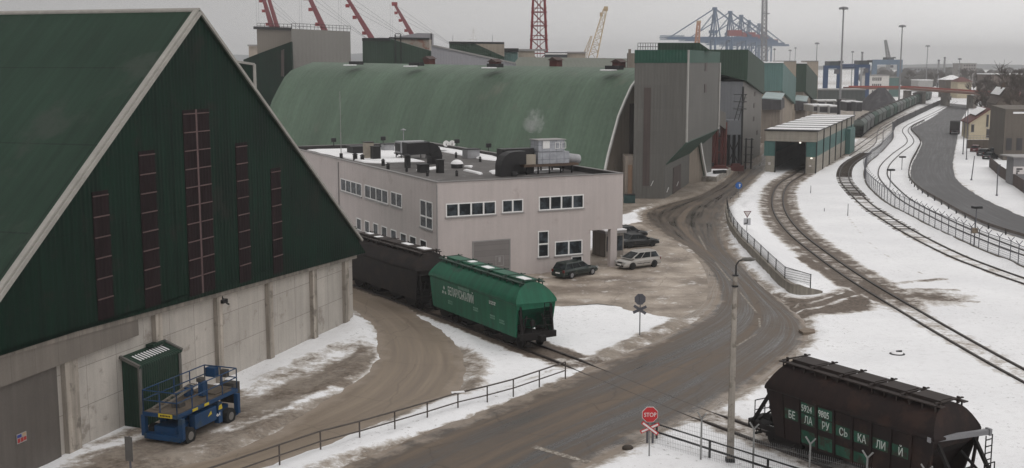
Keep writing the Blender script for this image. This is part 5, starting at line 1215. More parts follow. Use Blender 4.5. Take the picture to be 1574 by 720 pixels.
    for x_ in (-1.7, 1.7):
        mb.loft([[(x_ + a_ * w1, b_ * .95, z_) for a_, b_ in ((-1, -1), (1, -1), (1, 1), (-1, 1))] for z_, w1 in ((1.2, 1.55), (.5, .55))])
        mb.box((x_, 0, .42), (.9, 2.3, .16))
    mb.build('discharge_chute', M_UNDER, t, False)
    # bogies
    for sx_ in (-1, 1):
        mb = MB(); cx = sx_ * 4.75 * (1 if k_len == 1 else .86)
        for y_ in (-1.0, 1.0):
            mb.prism([(cx - 1.25, y_ - .09, .62), (cx - .75, y_ - .09, .70), (cx - .35, y_ - .09, .36), (cx + .35, y_ - .09, .36), (cx + .75, y_ - .09, .70), (cx + 1.25, y_ - .09, .62), (cx + 1.2, y_ - .09, .86), (cx + .4, y_ - .09, .98), (cx - .4, y_ - .09, .98), (cx - 1.2, y_ - .09, .86)], (0, .18, 0))
        mb.box((cx, 0, .82), (.5, 2.1, .3)); bg_ = mb.build('bogie', M_UNDER, t, False)
        mb = MB()
        for dx in (-.92, .92):
            mb.tube((cx + dx, -.95, .58), (cx + dx, .95, .58), .08, 8)
            for y_ in (-.76, .76): mb.tube((cx + dx, y_ - .07, .58), (cx + dx, y_ + .07, .58), .46, 18)
        mb.build('wheelset', M_UNDER, bg_, False)
    return t, body
def sideM(x, z_):     # text frame on the -y flank at (x, z): flank leans outwards with height
    hy0, z0, hy1, z1 = 1.40, .98, 1.52, 3.34
    hy = hy0 + (hy1 - hy0) * (z_ - z0) / (z1 - z0) + .014; an = math.atan2(hy1 - hy0, z1 - z0)
    return Matrix.Translation((x, -hy, z_)) @ Matrix.Rotation(math.pi / 2 + an, 4, 'X')
def flank_y(z_): return 1.40 + .12 * (z_ - .98) / 2.36
def place(t, A_, B_, zz=0.0):
    c_ = (Vector(A_) + Vector(B_)) / 2; d = Vector(B_) - Vector(A_); t.location = (c_.x, c_.y, zz); t.rotation_euler = (0, 0, math.atan2(d.y, d.x))
# -- green wagon nearest the crossing
tg, body = hopper('hopper_wagon', 'bright green hopper wagon with white Cyrillic lettering by the level crossing', M_WGREEN, M_WGREEN)
place(tg, (-4.75, 87.9, 0), (1.45, 77.4, 0))
puttext('БЕЛАРУСЬКАЛИЙ', .86, M_LETTER, body, sideM(-3.55, 2.28), 'lettering', .52)
M_FAINT = pm('faint_lettering', (.14, .26, .20), .7, .3, 3)
def ticks(x, z_, n_, h_, w_, mat, nm, rows=1):
    """worn stencil marks too faint to read"""
    mb = MB(); rs_ = random.Random(int(x * 100 + 999))
    for r_ in range(rows):
        zz = z_ - r_ * h_ * 1.35; xx = x
        for k in range(n_):
            ww = w_ * rs_.uniform(.7, 1.1); y_ = -flank_y(zz) - .012; y1 = -flank_y(zz + h_) - .012
            mb.add([(xx, y_, zz), (xx + ww, y_, zz), (xx + ww, y1, zz + h_), (xx, y1, zz + h_)], [(0, 1, 2, 3)]); xx += ww + w_ * .35
    mb.build(nm, mat, body, False)
ticks(-1.9, 2.98, 8, .24, .17, M_FAINT, 'number')
ticks(2.65, 2.85, 4, .10, .2, M_LETTER, 'small_lettering', 2)
for x_, z_ in ((-3.6, 1.75), (.3, 1.95), (2.7, 1.85), (4.0, 1.75)): ticks(x_, z_, 4, .12, .14, M_FAINT, 'small_lettering', 2)
mb = MB(MM := sideM(-4.15, 2.45))
for k in range(3):
    an = math.pi / 2 + k * 2 * math.pi / 3; c0_, s0_ = math.cos(an), math.sin(an)
    pts = [(c0_ * r_ - s0_ * q_, s0_ * r_ + c0_ * q_, 0) for r_, q_ in ((.08, 0), (.22, .13), (.40, 0), (.22, -.13))]
    mb.prism(pts, (0, 0, .01))
mb.build('emblem', M_LETTER, body, False)
# -- near dark brown wagon with green lettered patches
tb, body = hopper('hopper_wagon', 'rusty dark brown hopper wagon with green lettered panels in the snow by the fence', M_WBROWN, M_HATCH, True, snow=False, k_len=.77)
place(tb, (13.9, 57.3, 0), (19.3, 48.9, 0))
xs_ = [-4.55 + k * 1.25 for k in range(9)]
for x_ in [(-4.95 + k * 1.40) * .77 for k in range(9)]:
    for s_ in (-1, 1):
        mb = MB(); xt = x_ * 1.02; mb.bar((x_ * .98, s_ * (flank_y(1.0) + .03), 1.0), (xt, s_ * (flank_y(3.25) + .03), 3.25), .12, .1, (0, 1, 0)); mb.build('side_rib', M_WBROWN, body, False)
pc_ = [(-4.95 + (k + .5) * 1.40) * .77 for k in range(8)]
def patch(x0, x1, z0, z1):
    mb = MB(); mb.add([(x0, -flank_y(z0) - .008, z0), (x1, -flank_y(z0) - .008, z0), (x1, -flank_y(z1) - .008, z1), (x0, -flank_y(z1) - .008, z1)], [(0, 1, 2, 3)]); mb.build('paint_patch', M_PATCH, body, False)
for k, s_ in enumerate(('БЕ', 'ЛА', 'РУ', 'СЬ', 'КА', 'ЛИ', 'Й')):
    x_ = pc_[k]; patch(x_ - .44, x_ + .44, 2.05, 2.58)
    me = textmesh(s_, .52, M_LETTER); wdt = tw(me) * .72; bpy.data.meshes.remove(me)
    puttext(s_, .52, M_LETTER, body, sideM(x_ - wdt / 2, 2.13), 'lettering', .72)
    if 1 <= k <= 4: patch(x_ - .44, x_ + .44, 1.1, 1.75 if k < 3 else 1.6)
for k, s_ in ((1, '5924'), (2, '9805')):
    x_ = pc_[k]; patch(x_ - .46, x_ + .46, 2.63, 3.12); puttext(s_, .46, M_LETTER, body, sideM(x_ - .44, 2.70), 'number', .74)
mb = MB()
# bent pale handrail beam on the near end of the roof
mb.bar((4.75, -1.62, 3.3), (5.4, 1.5, 3.3), .2, .22); mb.bar((5.4, 1.5, 3.3), (5.42, 1.62, 3.3), .3, .3); mb.build('end_beam', pm('pale_grey_beam', (.20, .20, .21), .6, .15, 1), tb, False)
# -- dark brown wagon behind the green one, and one more green behind that
td, body = hopper('hopper_wagon', 'dark brown hopper wagon with snowy hatches alongside the office', M_WBROWN2, M_HATCH)
place(td, (-12.95, 100.2, 0), (-6.25, 89.9, 0))
te, body = hopper('hopper_wagon', 'green hopper wagon mostly hidden behind the warehouse gable corner', M_WGREEN, M_WGREEN)
place(te, (-21.4, 113.8, 0), (-14.2, 102.2, 0))
# -- the long train: one grey green hopper copied along its track
M_TR1 = pm('train_grey_green', (.085, .10, .092), .7, .15, .4, streak=.2); M_TR2 = pm('train_green', (.018, .05, .036), .7, .15, .4, streak=.2); M_TR3 = pm('train_grey', (.10, .105, .105), .7, .15, .4, streak=.2)
tl, body = hopper('train_wagon', 'grey green hopper wagon in the long train behind the striped roof shed', M_TR1, M_HATCH, False, snow=False, simple=True, group='wagons of the long train')
arc = resamp(TRE, 400); seglen = sum((b_ - a_).length for a_, b_ in zip(TRE[:-1], TRE[1:])); per = 15.0
def at(L, tot, s_): f_ = max(0, min(.9999, s_ / tot)) * (len(L) - 1); i = int(f_); return L[i].lerp(L[i + 1], f_ - i)
nW = int(seglen / per); rs = random.Random(5)
for k in range(nW):
    a_, b_ = at(arc, seglen, k * per + .5), at(arc, seglen, k * per + per - .8)
    m_ = rs.choice([None, M_TR2, M_TR3, M_TR1, M_TR2])
    o = tl if k == 0 else dup(tl, (0, 0, 0), 0, mats={M_TR1.name: m_} if m_ else None)
    place(o, a_, b_)

# ================================================================ CARS
M_TYRE = pm('tyre_rubber', (.015, .015, .015), .85, .2, 3); M_RIM = pm('alloy_rim', (.28, .28, .29), .4, .15, 3, metal=.5)
M_LAMP = pm('lamp_glass', (.45, .45, .44), .25, .1, 3); M_TAIL = pm('tail_lamp', (.12, .012, .012), .3, .1, 3)
def carpaint(nm, col, dirt=.25):
    if nm in MAT: return MAT[nm]
    m_ = pm(nm, col, .3, .10, 1, stain=(.12, .10, .08), stainamt=dirt, spec=.5); return m_
def car(name, label, cat, paint, L, W, H, kind, rims=True, group=None):
    """x forward; kind gives the roof line"""
    t = thing(name, label, cat, (0, 0, 0), 0, group)
    zb_, belt = .26, H * .60
    if kind == 'wagon': prof = [(-.5, .42, .58), (-.485, .60, .60), (-.2, .62, .61), (.16, .60, .60), (.22, .58, .60), (.42, .52, .55), (.485, .42, .48), (.5, .36, .40)]; cab = [(-.47, -.40), (.24, .08)]
    elif kind == 'sedan': prof = [(-.5, .40, .55), (-.48, .58, .62), (-.30, .63, .64), (-.1, .62, .64), (.16, .60, .62), (.24, .58, .60), (.43, .51, .55), (.485, .42, .48), (.5, .36, .40)]; cab = [(-.34, -.20), (.23, .06)]
    elif kind == 'suv': prof = [(-.5, .45, .6), (-.485, .60, .62), (-.2, .62, .62), (.16, .61, .62), (.22, .60, .61), (.44, .56, .58), (.49, .45, .5), (.5, .38, .42)]; cab = [(-.48, -.43), (.25, .12)]
    else: prof = [(-.5, .42, .55), (-.485, .58, .60), (-.2, .60, .60), (.16, .58, .585), (.28, .55, .56), (.43, .46, .49), (.49, .36, .42), (.5, .32, .36)]; cab = [(-.475, -.39), (.33, .06)]
    rings = []
    for x_, zt_, zm in prof:
        w_ = W / 2 * (1 - .16 * max(0, (abs(x_) - .36) / .14) ** 2); zt_ *= H
        rings.append([(x_ * L, -w_ * .93, zb_), (x_ * L, -w_, zb_ + .14), (x_ * L, -w_, zt_ * .80), (x_ * L, -w_ * .90, zt_), (x_ * L, w_ * .90, zt_), (x_ * L, w_, zt_ * .80), (x_ * L, w_, zb_ + .14), (x_ * L, w_ * .93, zb_)])
    mb = MB(); mb.loft(rings, True, True, False); body = mb.build('body', paint, t, False, bevel=.03)
    # cabin
    (b0, r0), (b1, r1) = cab; wz = W / 2; zt_ = H - .02; zl = H * .59
    A = [(b0 * L, -wz * .88, zl), (b1 * L, -wz * .88, zl), (b1 * L, wz * .88, zl), (b0 * L, wz * .88, zl)]
    Bm = [(r0 * L, -wz * .70, zt_ - .05), (r1 * L, -wz * .70, zt_ - .05), (r1 * L, wz * .70, zt_ - .05), (r0 * L, wz * .70, zt_ - .05)]
    Tm = [(r0 * L + .12, -wz * .60, zt_), (r1 * L - .12, -wz * .60, zt_), (r1 * L - .12, wz * .60, zt_), (r0 * L + .12, wz * .60, zt_)]
    mb = MB(); mb.loft([A, Bm, Tm], True, True, False); cb = mb.build('cabin', paint, t, False, bevel=.03)
    A = [Vector(q) for q in A]; Bm = [Vector(q) for q in Bm]
    def pane(p, q, r_, s_, nm, parts=1):
        cen = (p + q + r_ + s_) / 4; nrm = (q - p).cross(s_ - p).normalized(); ctr_ = Vector((0, 0, zl))
        if nrm.dot(cen - ctr_) < 0: nrm = -nrm
        mb = MB()
        for k in range(parts):
            f0, f1 = k / parts, (k + 1) / parts; g0 = .05 if k == 0 else .018; g1 = .05 if k == parts - 1 else .018
            a1_, b1_ = p.lerp(q, f0 + g0), p.lerp(q, f1 - g1); d1_, c1_ = s_.lerp(r_, f0 + g0), s_.lerp(r_, f1 - g1)
            quad = [a1_.lerp(d1_, .08), b1_.lerp(c1_, .08), b1_.lerp(c1_, .88), a1_.lerp(d1_, .88)]
            mb.prism([v_ + nrm * .012 for v_ in quad], nrm * .012)
        mb.build(nm, M_CARGLASS, cb, False)
    pane(A[1], A[2], Bm[2], Bm[1], 'windscreen'); pane(A[0], A[3], Bm[3], Bm[0], 'rear_window')
    np_ = 3 if kind != 'sedan' else 2
    pane(A[0], A[1], Bm[1], Bm[0], 'side_windows', np_); pane(A[3], A[2], Bm[2], Bm[3], 'side_windows', np_)
    wr = .32 if kind != 'suv' else .37
    for x_ in (.30, -.30):
        for s_ in (-1, 1):
            mb = MB(); y_ = s_ * (W / 2 - .09); mb.tube((x_ * L, y_ - .10, wr), (x_ * L, y_ + .115 , wr), wr, 20) if s_ > 0 else mb.tube((x_ * L, y_ - .115, wr), (x_ * L, y_ + .10, wr), wr, 20)
            wo_ = mb.build('wheel', M_TYRE, t, False)
            mb = MB(); yo = s_ * (W / 2 + .028); mb.tube((x_ * L, yo - s_ * .01, wr), (x_ * L, yo + s_ * .012, wr), wr * .62, 14); mb.build('rim', M_RIM if rims else M_TYRE, wo_, False)
            mb = MB(); n_ = 12; arcp = [(x_ * L + math.cos(math.pi * k / n_) * (wr + .06), math.sin(math.pi * k / n_) * (wr + .06) + wr) for k in range(n_ + 1)]
            yy = s_ * (W / 2 - .05); mb.prism([(q0, yy, q1) for q0, q1 in arcp], (0, s_ * .064, 0)); mb.build('wheel_arch', M_BLACK, t, False)
    for s_ in (-1, 1):
        mb = MB(); mb.box((.485 * L, s_ * W * .34, H * .43), (.14, .34, .15)); mb.build('headlight', M_LAMP, t, False, bevel=.02)
        mb = MB(); mb.box((-.49 * L, s_ * W * .38, H * .50), (.10, .22, .24)); mb.build('tail_light', M_TAIL, t, False, bevel=.02)
        mb = MB(); mb.box((b1 * L - .22, s_ * (W / 2 + .06), zl + .06), (.14, .2, .13)); mb.build('mirror', paint, t, False, bevel=.02)
    mb = MB(); mb.box((.497 * L, 0, .36), (.06, W * .62, .16)); mb.box((.49 * L, 0, H * .41), (.1, W * .38, .09)); mb.build('grille', M_BLACK, t, False)
    mb = MB(); mb.box((.503 * L, 0, .46), (.05, .5, .11)); mb.box((-.503 * L, 0, .55), (.05, .5, .11)); mb.build('number_plate', M_FRAME, t, False)
    mb = MB()
    for s_ in (-1, 1): mb.box((0, s_ * (W / 2 + .004), .52), (L * .36, .012, .05))
    mb.build('door_trim', M_BLACK, t, False)
    return t
M_CARGLASS = glassm('car_glass', (.015, .018, .02))
def putcar(t, A_, B_): c_ = (A_ + B_) / 2; d = B_ - A_; t.location = (c_.x, c_.y, 0.01); t.rotation_euler = (0, 0, math.atan2(d.y, d.x))
c1 = car('parked_car', 'dark green estate car parked by the office wall in front of the passage', 'car', carpaint('dark_green_paint', (.008, .018, .015), .08), 4.7, 1.75, 1.45, 'wagon')
p = G(884, 424); d = (G(919, 421) - G(868, 431)).normalized(); putcar(c1, p - d, p + d)
c2 = car('parked_car', 'silver grey people carrier with snow dusted roof parked right of the corner column', 'car', carpaint('silver_paint', (.36, .34, .315), .0), 4.4, 1.8, 1.62, 'mpv', False)
p = G(980, 411); d = (G(958, 418) - G(1006, 412)).normalized(); putcar(c2, p - d, p + d)
c3 = car('parked_car', 'black saloon car parked behind the gatehouse nearest the road', 'car', carpaint('black_paint', (.008, .010, .011), .06), 4.7, 1.78, 1.45, 'sedan', False)
p = G(979, 379); d = (G(1000, 379.5) - G(958, 383)).normalized(); putcar(c3, p - d, p + d)
c4 = car('parked_car', 'dark estate car parked behind the black saloon car', 'car', carpaint('charcoal_paint', (.014, .015, .017), .08), 4.6, 1.78, 1.5, 'wagon', False)
p = G(964, 367); d = (G(980, 367) - G(950, 370)).normalized(); putcar(c4, p - d, p + d)

# ================================================================ SCISSOR LIFT
M_BLUE = pm('lift_blue', (.007, .040, .105), .5, .2, 1, stain=(.03, .05, .07), stainamt=.2)
M_DECK = pm('plywood_deck', (.095, .075, .058), .85, .3, 1.5)
M_YEL = pm('yellow_plate', (.50, .38, .03), .6, .15, 3)
lf = thing('scissor_lift', 'blue four wheeled scissor lift with railed platform parked by the concrete wall', 'scissor lift')
fr, rr_ = G(290, 682), G(352, 651)
ld = (rr_ - fr).normalized(); ln_ = Vector((-ld.y, ld.x, 0))
lc = (fr + rr_) / 2 + ln_ * 1.02; lf.location = lc; lf.rotation_euler = (0, 0, math.atan2(ld.y, ld.x))
wb = (rr_ - fr).length / 2; HLx = wb + .78
mb = MB(); mb.box((0, 0, .72), (2 * HLx - .5, 1.3, .42)); mb.box((-HLx + .18, 0, .42), (.36, 2.2, .30)); mb.box((HLx - .18, 0, .42), (.36, 2.2, .30)); mb.build('chassis', M_BLUE, lf, False, bevel=.03)
mb = MB(); mb.box((-.35, -.92, .95), (1.9, .36, .75)); mb.box((-.35, .92, .95), (1.9, .36, .75)); mb.box((.95, -.95, .85), (.35, .3, 1.1)); mb.build('side_box', M_BLUE, lf, False, bevel=.03)
for sx_ in (-1, 1):
    for sy in (-1, 1):
        mb = MB(); mb.tube((sx_ * wb, sy * 1.02 - .16, .43), (sx_ * wb, sy * 1.02 + .16, .43), .43, 22); wh = mb.build('wheel', M_TYRE, lf, False)
        mb = MB(); mb.tube((sx_ * wb, sy * 1.17, .43), (sx_ * wb, sy * 1.195, .43), .22, 14); mb.build('rim', pm('pale_rim', (.16, .15, .14), .6, .2, 2), wh, False)
        mb = MB(); mb.box((sx_ * (HLx - .12), sy * 1.13, .95), (.24, .26, 1.1)); mb.build('outrigger', M_BLUE, lf, False, bevel=.03)
mb = MB()
for k in range(3):
    z0 = .98 + k * .22
    for y_ in (-.55, .55): mb.bar((-1.6, y_, z0), (1.6, y_, z0 + .2), .1, .14); mb.bar((1.6, y_ * .8, z0), (-1.6, y_ * .8, z0 + .2), .1, .14)
mb.build('scissor_arms', M_BLUE, lf, False)
zp = 1.72; PX = HLx + .12
mb = MB(); mb.box((0, 0, zp - .1), (2 * PX, 2.1, .2)); pf = mb.build('platform', M_BLUE, lf, False, bevel=.02)
mb = MB(); mb.box((-.2, 0, zp + .015), (2 * PX - .5, 1.95, .03)); mb.box((PX - .9, .05, zp + .06), (1.5, 1.6, .06)); mb.build('deck', M_DECK, pf, False)
mb = MB(); pr_ = 1.1
def rail(p, q, h_=pr_):
    p, q = Vector(p), Vector(q)
    for z_ in (h_, h_ * .55): mb.tube(p + Vector((0, 0, z_)), q + Vector((0, 0, z_)), .032, 6)
    n_ = max(2, int((q - p).length / .95))
    for k in range(n_ + 1): r0 = p.lerp(q, k / n_); mb.tube(r0, r0 + Vector((0, 0, h_)), .032, 6)
for y_ in (-1.02, 1.02): rail((-PX + .05, y_, zp), (-.1, y_, zp), 1.12); rail((-.05, y_, zp), (PX - .05, y_, zp), 1.12)
rail((-PX + .05, -1.02, zp), (-PX + .05, 1.02, zp), 1.12); rail((PX - .05, -1.02, zp), (PX - .05, 1.02, zp), 1.12)
mb.build('guard_rail', M_BLUE, pf, False)
mb = MB(); A_, B_ = Vector((-PX + .4, .55, zp + .08)), Vector((.7, .35, zp + .62))
for o_y in (-.2, .2): mb.bar(A_ + Vector((0, o_y, 0)), B_ + Vector((0, o_y, 0)), .05, .1)
for k in range(9): q = A_.lerp(B_, k / 8); mb.bar(q - Vector((0, .2, 0)), q + Vector((0, .2, 0)), .05, .05)
mb.build('ladder', pm('aluminium_ladder', (.17, .15, .125), .5, .2, 2), pf, False)
for c_, z_ in (((.55, -.3, zp + .5), (.35, .3, .8)), ((.45, .5, zp + .3), (.6, .2, .5)), ((PX - .25, .4, zp + .85), (.4, .6, .5))): mb = MB(); mb.box(c_, z_); mb.build('control_box', M_BLUE, pf, False, bevel=.03)
for c_, z_ in (((PX - .4, -.5, zp + .9), (.3, .4, .4)), ((.5, -.25, zp + .98), (.4, .3, .2)), ((-1.4, -.2, zp + .14), (.5, .5, .22)), ((PX + .35, -.3, zp - .35), (.6, .9, 1.1))): mb = MB(); mb.box(c_, z_); mb.build('engine_cover', pm('dark_grey_box', (.06, .055, .05), .7, .25, 2), pf, False, bevel=.03)
mb = MB(); mb.box((-PX - .015, -.35, zp - .08), (.02, .85, .2)); mb.box((-1.2, -1.065, zp - .09), (.45, .02, .14)); mb.box((-.2, -1.065, zp - .09), (.4, .02, .14)); mb.build('warning_plate', M_YEL, pf, False)
mb = MB()
for k in range(7): mb.box((-PX - .028, -.62 + k * .09, zp - .08), (.01, .06, .09))
mb.build('plate_lettering', M_BLACK, pf, False)
puttext('4x4', .26, M_FRAME, lf, Matrix.Translation((.55, -1.115, .72)) @ Matrix.Rotation(math.pi / 2, 4, 'X'), 'lettering', .9)
mb = MB(); mb.prism([(-.2, -1.11, .95), (.15, -1.11, 1.02), (.1, -1.11, 1.2), (-.05, -1.11, 1.1)], (0, -.01, 0)); mb.prism([(.75, -1.11, 1.05), (1.1, -1.11, 1.05), (1.05, -1.11, 1.3), (.8, -1.11, 1.25)], (0, -.01, 0)); mb.build('warning_decal', M_YEL, lf, False)
# ================================================================ CROSSING: SIGNS, POLE, FENCE, RAILINGS
M_POST = pm('grey_post', (.20, .20, .20), .55, .2, 2)
M_RED = pm('sign_red', (.42, .018, .022), .45, .1, 2); M_SIGNW = pm('sign_face_white', (.62, .58, .57), .5, .08, 2)
M_SIGNB = pm('sign_back', (.10, .10, .115), .55, .2, 2); M_BLUES = pm('sign_blue', (.02, .10, .32), .45, .1, 2)
def signframe(base, face):     # local frame: x right, y away from the viewer
    d = (Vector((face[0], face[1], 0)) - Vector((base[0], base[1], 0))).normalized(); return math.atan2(d.y, d.x) + math.pi / 2
def octagon(mb, c, r_, th_, y_): mb.prism([(c[0] + r_ * math.cos(math.pi / 8 + k * math.pi / 4), y_, c[2] + r_ * math.sin(math.pi / 8 + k * math.pi / 4)) for k in range(8)], (0, th_, 0))
def crossbar(mb, c, L_, w_, th_, y_, ang):
    ca, sa = math.cos(ang), math.sin(ang); mb.prism([(c[0] + ca * a_ - sa * b_, y_, c[2] + sa * a_ + ca * b_) for a_, b_ in ((-L_, -w_), (L_, -w_), (L_, w_), (-L_, w_))], (0, th_, 0))
b_ = G(998, 704); t = thing('stop_sign', 'red octagonal stop sign above a red and white crossbuck on a grey post', 'sign', b_, 0.05)
hs = 2.20
mb = MB(); mb.tube((0, .05, 0), (0, .05, 2.45), .035, 8); mb.build('post', M_POST, t, False)
mb = MB(); octagon(mb, (0, 0, hs), .42, .02, -.0); pl = mb.build('stop_plate', M_SIGNW, t, False)
mb = MB(); octagon(mb, (0, 0, hs), .395, .012, -.014); mb.build('red_face', M_RED, pl, False)
me = textmesh('STOP', .30, M_SIGNW); w0 = tw(me); bpy.data.meshes.remove(me); k = .60 / w0
puttext('STOP', .30, M_SIGNW, pl, Matrix.Translation((-.30, -.016, hs - .105)) @ Matrix.Rotation(math.pi / 2, 4, 'X'), 'lettering', k)
for sg, an in ((-1, R(-38)), (1, R(24))):
    y_ = -.01 - .035 * (sg < 0); mb = MB(); crossbar(mb, (0, 0, 1.52), .50, .085, .022, y_, an); cb = mb.build('crossbuck_bar', M_RED, t, False)
    mb = MB(); crossbar(mb, (0, 0, 1.52), .44, .045, .008, y_ - .009, an); mb.build('white_stripe', M_SIGNW, cb, False)
b_ = G(983, 519); t = thing('crossing_sign', 'grey backs of an octagonal sign and crossbuck on a post in the snow', 'sign', b_, .1)
mb = MB(); mb.tube((0, -.04, 0), (0, -.04, 3.1), .04, 8); mb.build('post', M_SIGNB, t, False)
mb = MB(); octagon(mb, (0, 0, 2.75), .42, .03, 0); mb.build('octagon_back', M_SIGNB, t, False)
for an in (R(-35), R(24)): mb = MB(); crossbar(mb, (0, 0, 2.0), .52, .10, .022, .01 + .026 * (an > 0), an); mb.build('crossbuck_bar', M_SIGNB, t, False)
b_ = G(1148, 358, .7); t = thing('yield_sign', 'white inverted triangle sign over a square plate on the snow bank', 'sign', b_, .15)
mb = MB(); mb.tube((0, .04, -.3), (0, .04, 2.2), .035, 8); mb.build('post', M_POST, t, False)
mb = MB(); mb.prism([(0, 0, 1.65), (.46, 0, 2.4), (-.46, 0, 2.4)], (0, .025, 0)); tp = mb.build('triangle_plate', pm('sign_dull_red', (.12, .04, .045), .5, .1, 2), t, False)
mb = MB(); mb.prism([(0, -.012, 1.82), (.34, -.012, 2.33), (-.34, -.012, 2.33)], (0, .008, 0)); mb.build('white_face', M_SIGNW, tp, False)
mb = MB(); mb.prism([(-.4, 0, .85), (.4, 0, .85), (.4, 0, 1.6), (-.4, 0, 1.6)], (0, .02, 0)); sp_l = mb.build('direction_plate', pm('plate_grey_white', (.42, .42, .44), .5, .1, 2), t, False)
mb = MB(); mb.prism([(-.34, -.012, 1.0), (.06, -.012, 1.0), (.06, -.012, 1.5), (-.04, -.012, 1.5), (-.04, -.012, 1.1), (-.34, -.012, 1.1)], (0, .008, 0)); mb.build('direction_mark', M_BLACK, sp_l, False)
b_ = G(1135, 304); t = thing('blue_sign', 'round blue mandatory sign on a short post by the snow edge', 'sign', b_, .1)
mb = MB(); mb.tube((0, .04, 0), (0, .04, 2.1), .04, 8); mb.build('post', M_POST, t, False)
mb = MB(); mb.lathe((0, 0, 1.75), [(.0, -.015), (.5, -.015), (.5, .015), (.0, .015)], 20, 'y', False); bp = mb.build('disc', M_BLUES, t, False)
mb = MB(); mb.prism([(.08, -.03, 1.5), (.2, -.03, 1.5), (.2, -.03, 1.8), (.32, -.03, 1.8), (.14, -.03, 2.02), (-.04, -.03, 1.8), (.08, -.03, 1.8)], (0, .012, 0)); mb.build('arrow', M_SIGNW, bp, False)
# grey back of a small plate in the yard at the bottom left
b_ = G(202, 745); t = thing('sign_board', 'small grey upright board on a post at the yard edge bottom left', 'sign', b_, -.35)
mb = MB(); mb.tube((0, 0, -.2), (0, 0, 2.3), .05, 8); mb.build('post', M_SIGNB, t, False)
mb = MB(); mb.box((0, -.06, 1.72), (.4, .04, 1.15)); mb.build('board', pm('board_grey', (.085, .08, .075), .6, .2, 2), t, False)
# concrete lamp pole
b_ = G(1122, 712); top = OP(1130, 424, b_, b_ + Vector((1, 0, 0)))
t = thing('lamp_pole', 'tall weathered concrete lamp pole with a hooded lamp near the crossing', 'lamp post', b_)
M_POLE = pm('weathered_concrete_pole', (.30, .27, .235), .85, .25, 1.2, streak=.35, stain=(.13, .11, .09), stainamt=.3)
hp = top.z
mb = MB(); mb.loft([[(a_ * w_, b2 * w_ * .8, z_) for a_, b2 in ((-1, -1), (1, -1), (1, 1), (-1, 1))] for z_, w_ in ((-.3, .165), (hp * .5, .14), (hp, .10))]); mb.build('shaft', M_POLE, t, False, bevel=.03)
mb = MB(); mb.box((0, 0, hp + .02), (.26, .24, .06)); mb.box((0, 0, hp - .5), (.27, .24, .08)); mb.box((0, 0, .15), (.42, .36, .24)); mb.build('collar', M_BLACK, t, False)
mb = MB(); mb.tube((.03, 0, hp - .7), (.03, 0, hp + .5), .04, 8); mb.path([(.03, 0, hp + .5), (.15, 0, hp + .7), (.4, .03, hp + .78)], .035, 8); br = mb.build('bracket', M_BLACK, t, False)
mb = MB(); rings = []
for x_, w_, h_ in ((.30, .07, .05), (.45, .15, .09), (.7, .17, .10), (.92, .10, .05), (.96, .03, .02)): rings.append([(x_, .03 + w_ * math.cos(2 * math.pi * k / 10), hp + .78 + h_ * math.sin(2 * math.pi * k / 10)) for k in range(10)])
mb.loft(rings, True, True, True); mb.build('lamp_hood', pm('lamp_grey', (.10, .095, .085), .5, .2, 3), t, False)
# fence with forked posts at the crossing
def forkpost(mb, p, h_, r_=.05, arm=.42, dirn=(1, 0)):
    mb.tube(p, p + Vector((0, 0, h_)), r_, 6); d = Vector((dirn[0], dirn[1], 0)).normalized()
    for s_ in (-1, 1): mb.tube(p + Vector((0, 0, h_ - .02)), p + Vector((0, 0, h_ + arm * .8)) + d * s_ * arm * .7, r_ * .8, 5)
a = NB('wire_mesh'); 
def meshmat(name, cell, wire, col):
    a = NB(name); a.b.inputs['Base Color'].default_value = (*col, 1); a.b.inputs['Roughness'].default_value = .6; a.b.inputs['Metallic'].default_value = .0
    sp = a.n('ShaderNodeSeparateXYZ'); a.l(a.uv(1 / cell[0], 1 / cell[1]), sp.inputs[0])
    def ln(o, w_): return a.mth('LESS_THAN', a.mth('FRACT', o), w_)
    f = a.mth('MAXIMUM', ln(sp.outputs[0], wire / cell[0]), ln(sp.outputs[1], wire / cell[1]))
    tr = a.n('ShaderNodeBsdfTransparent'); ms = a.n('ShaderNodeMixShader'); a.l(f, ms.inputs[0]); a.l(tr.outputs[0], ms.inputs[1]); a.l(a.b.outputs[0], ms.inputs[2]); a.l(ms.outputs[0], a.out.inputs['Surface']); return a.m
bpy.data.materials.remove(a.m)
M_MESH = meshmat('welded_mesh', (.10, .22), .010, (.22, .22, .22)); M_MESH2 = meshmat('security_mesh', (.10, .22), .022, (.10, .10, .11))
fx = [G(1003, 686), G(1077, 709), G(1157, 727), G(1243, 752), G(1330, 776), G(1420, 800)]
t = thing('mesh_fence', 'welded wire mesh fence with forked grey posts in the foreground snow', 'fence', fx[0])
fd = (fx[-1] - fx[0]).normalized(); M_PGREY = pm('galvanised_post', (.20, .20, .195), .55, .2, 2)
for p in fx[1:]:
    mb = MB(); forkpost(mb, p, 2.15, .05, .36, (fd.x, fd.y)); mb.build('post', M_PGREY, t)
mb = MB(); mb.add([fx[0] + Vector((0, 0, .05)), fx[-1] + Vector((0, 0, .05)), fx[-1] + Vector((0, 0, 1.75)), fx[0] + Vector((0, 0, 1.75))], [(0, 1, 2, 3)]); mb.build('wire_mesh', M_MESH, t, fixn=False)
for p in (fx[0], fx[0] + fd * -.35 + Vector((0, -.1, 0))):
    mb = MB(); mb.tube(p, p + Vector((0, 0, 1.6)), .06, 8); mb.box(tuple(p + Vector((0, 0, .04))), (.3, .3, .08)); mb.build('end_post', M_SIGNB, t)
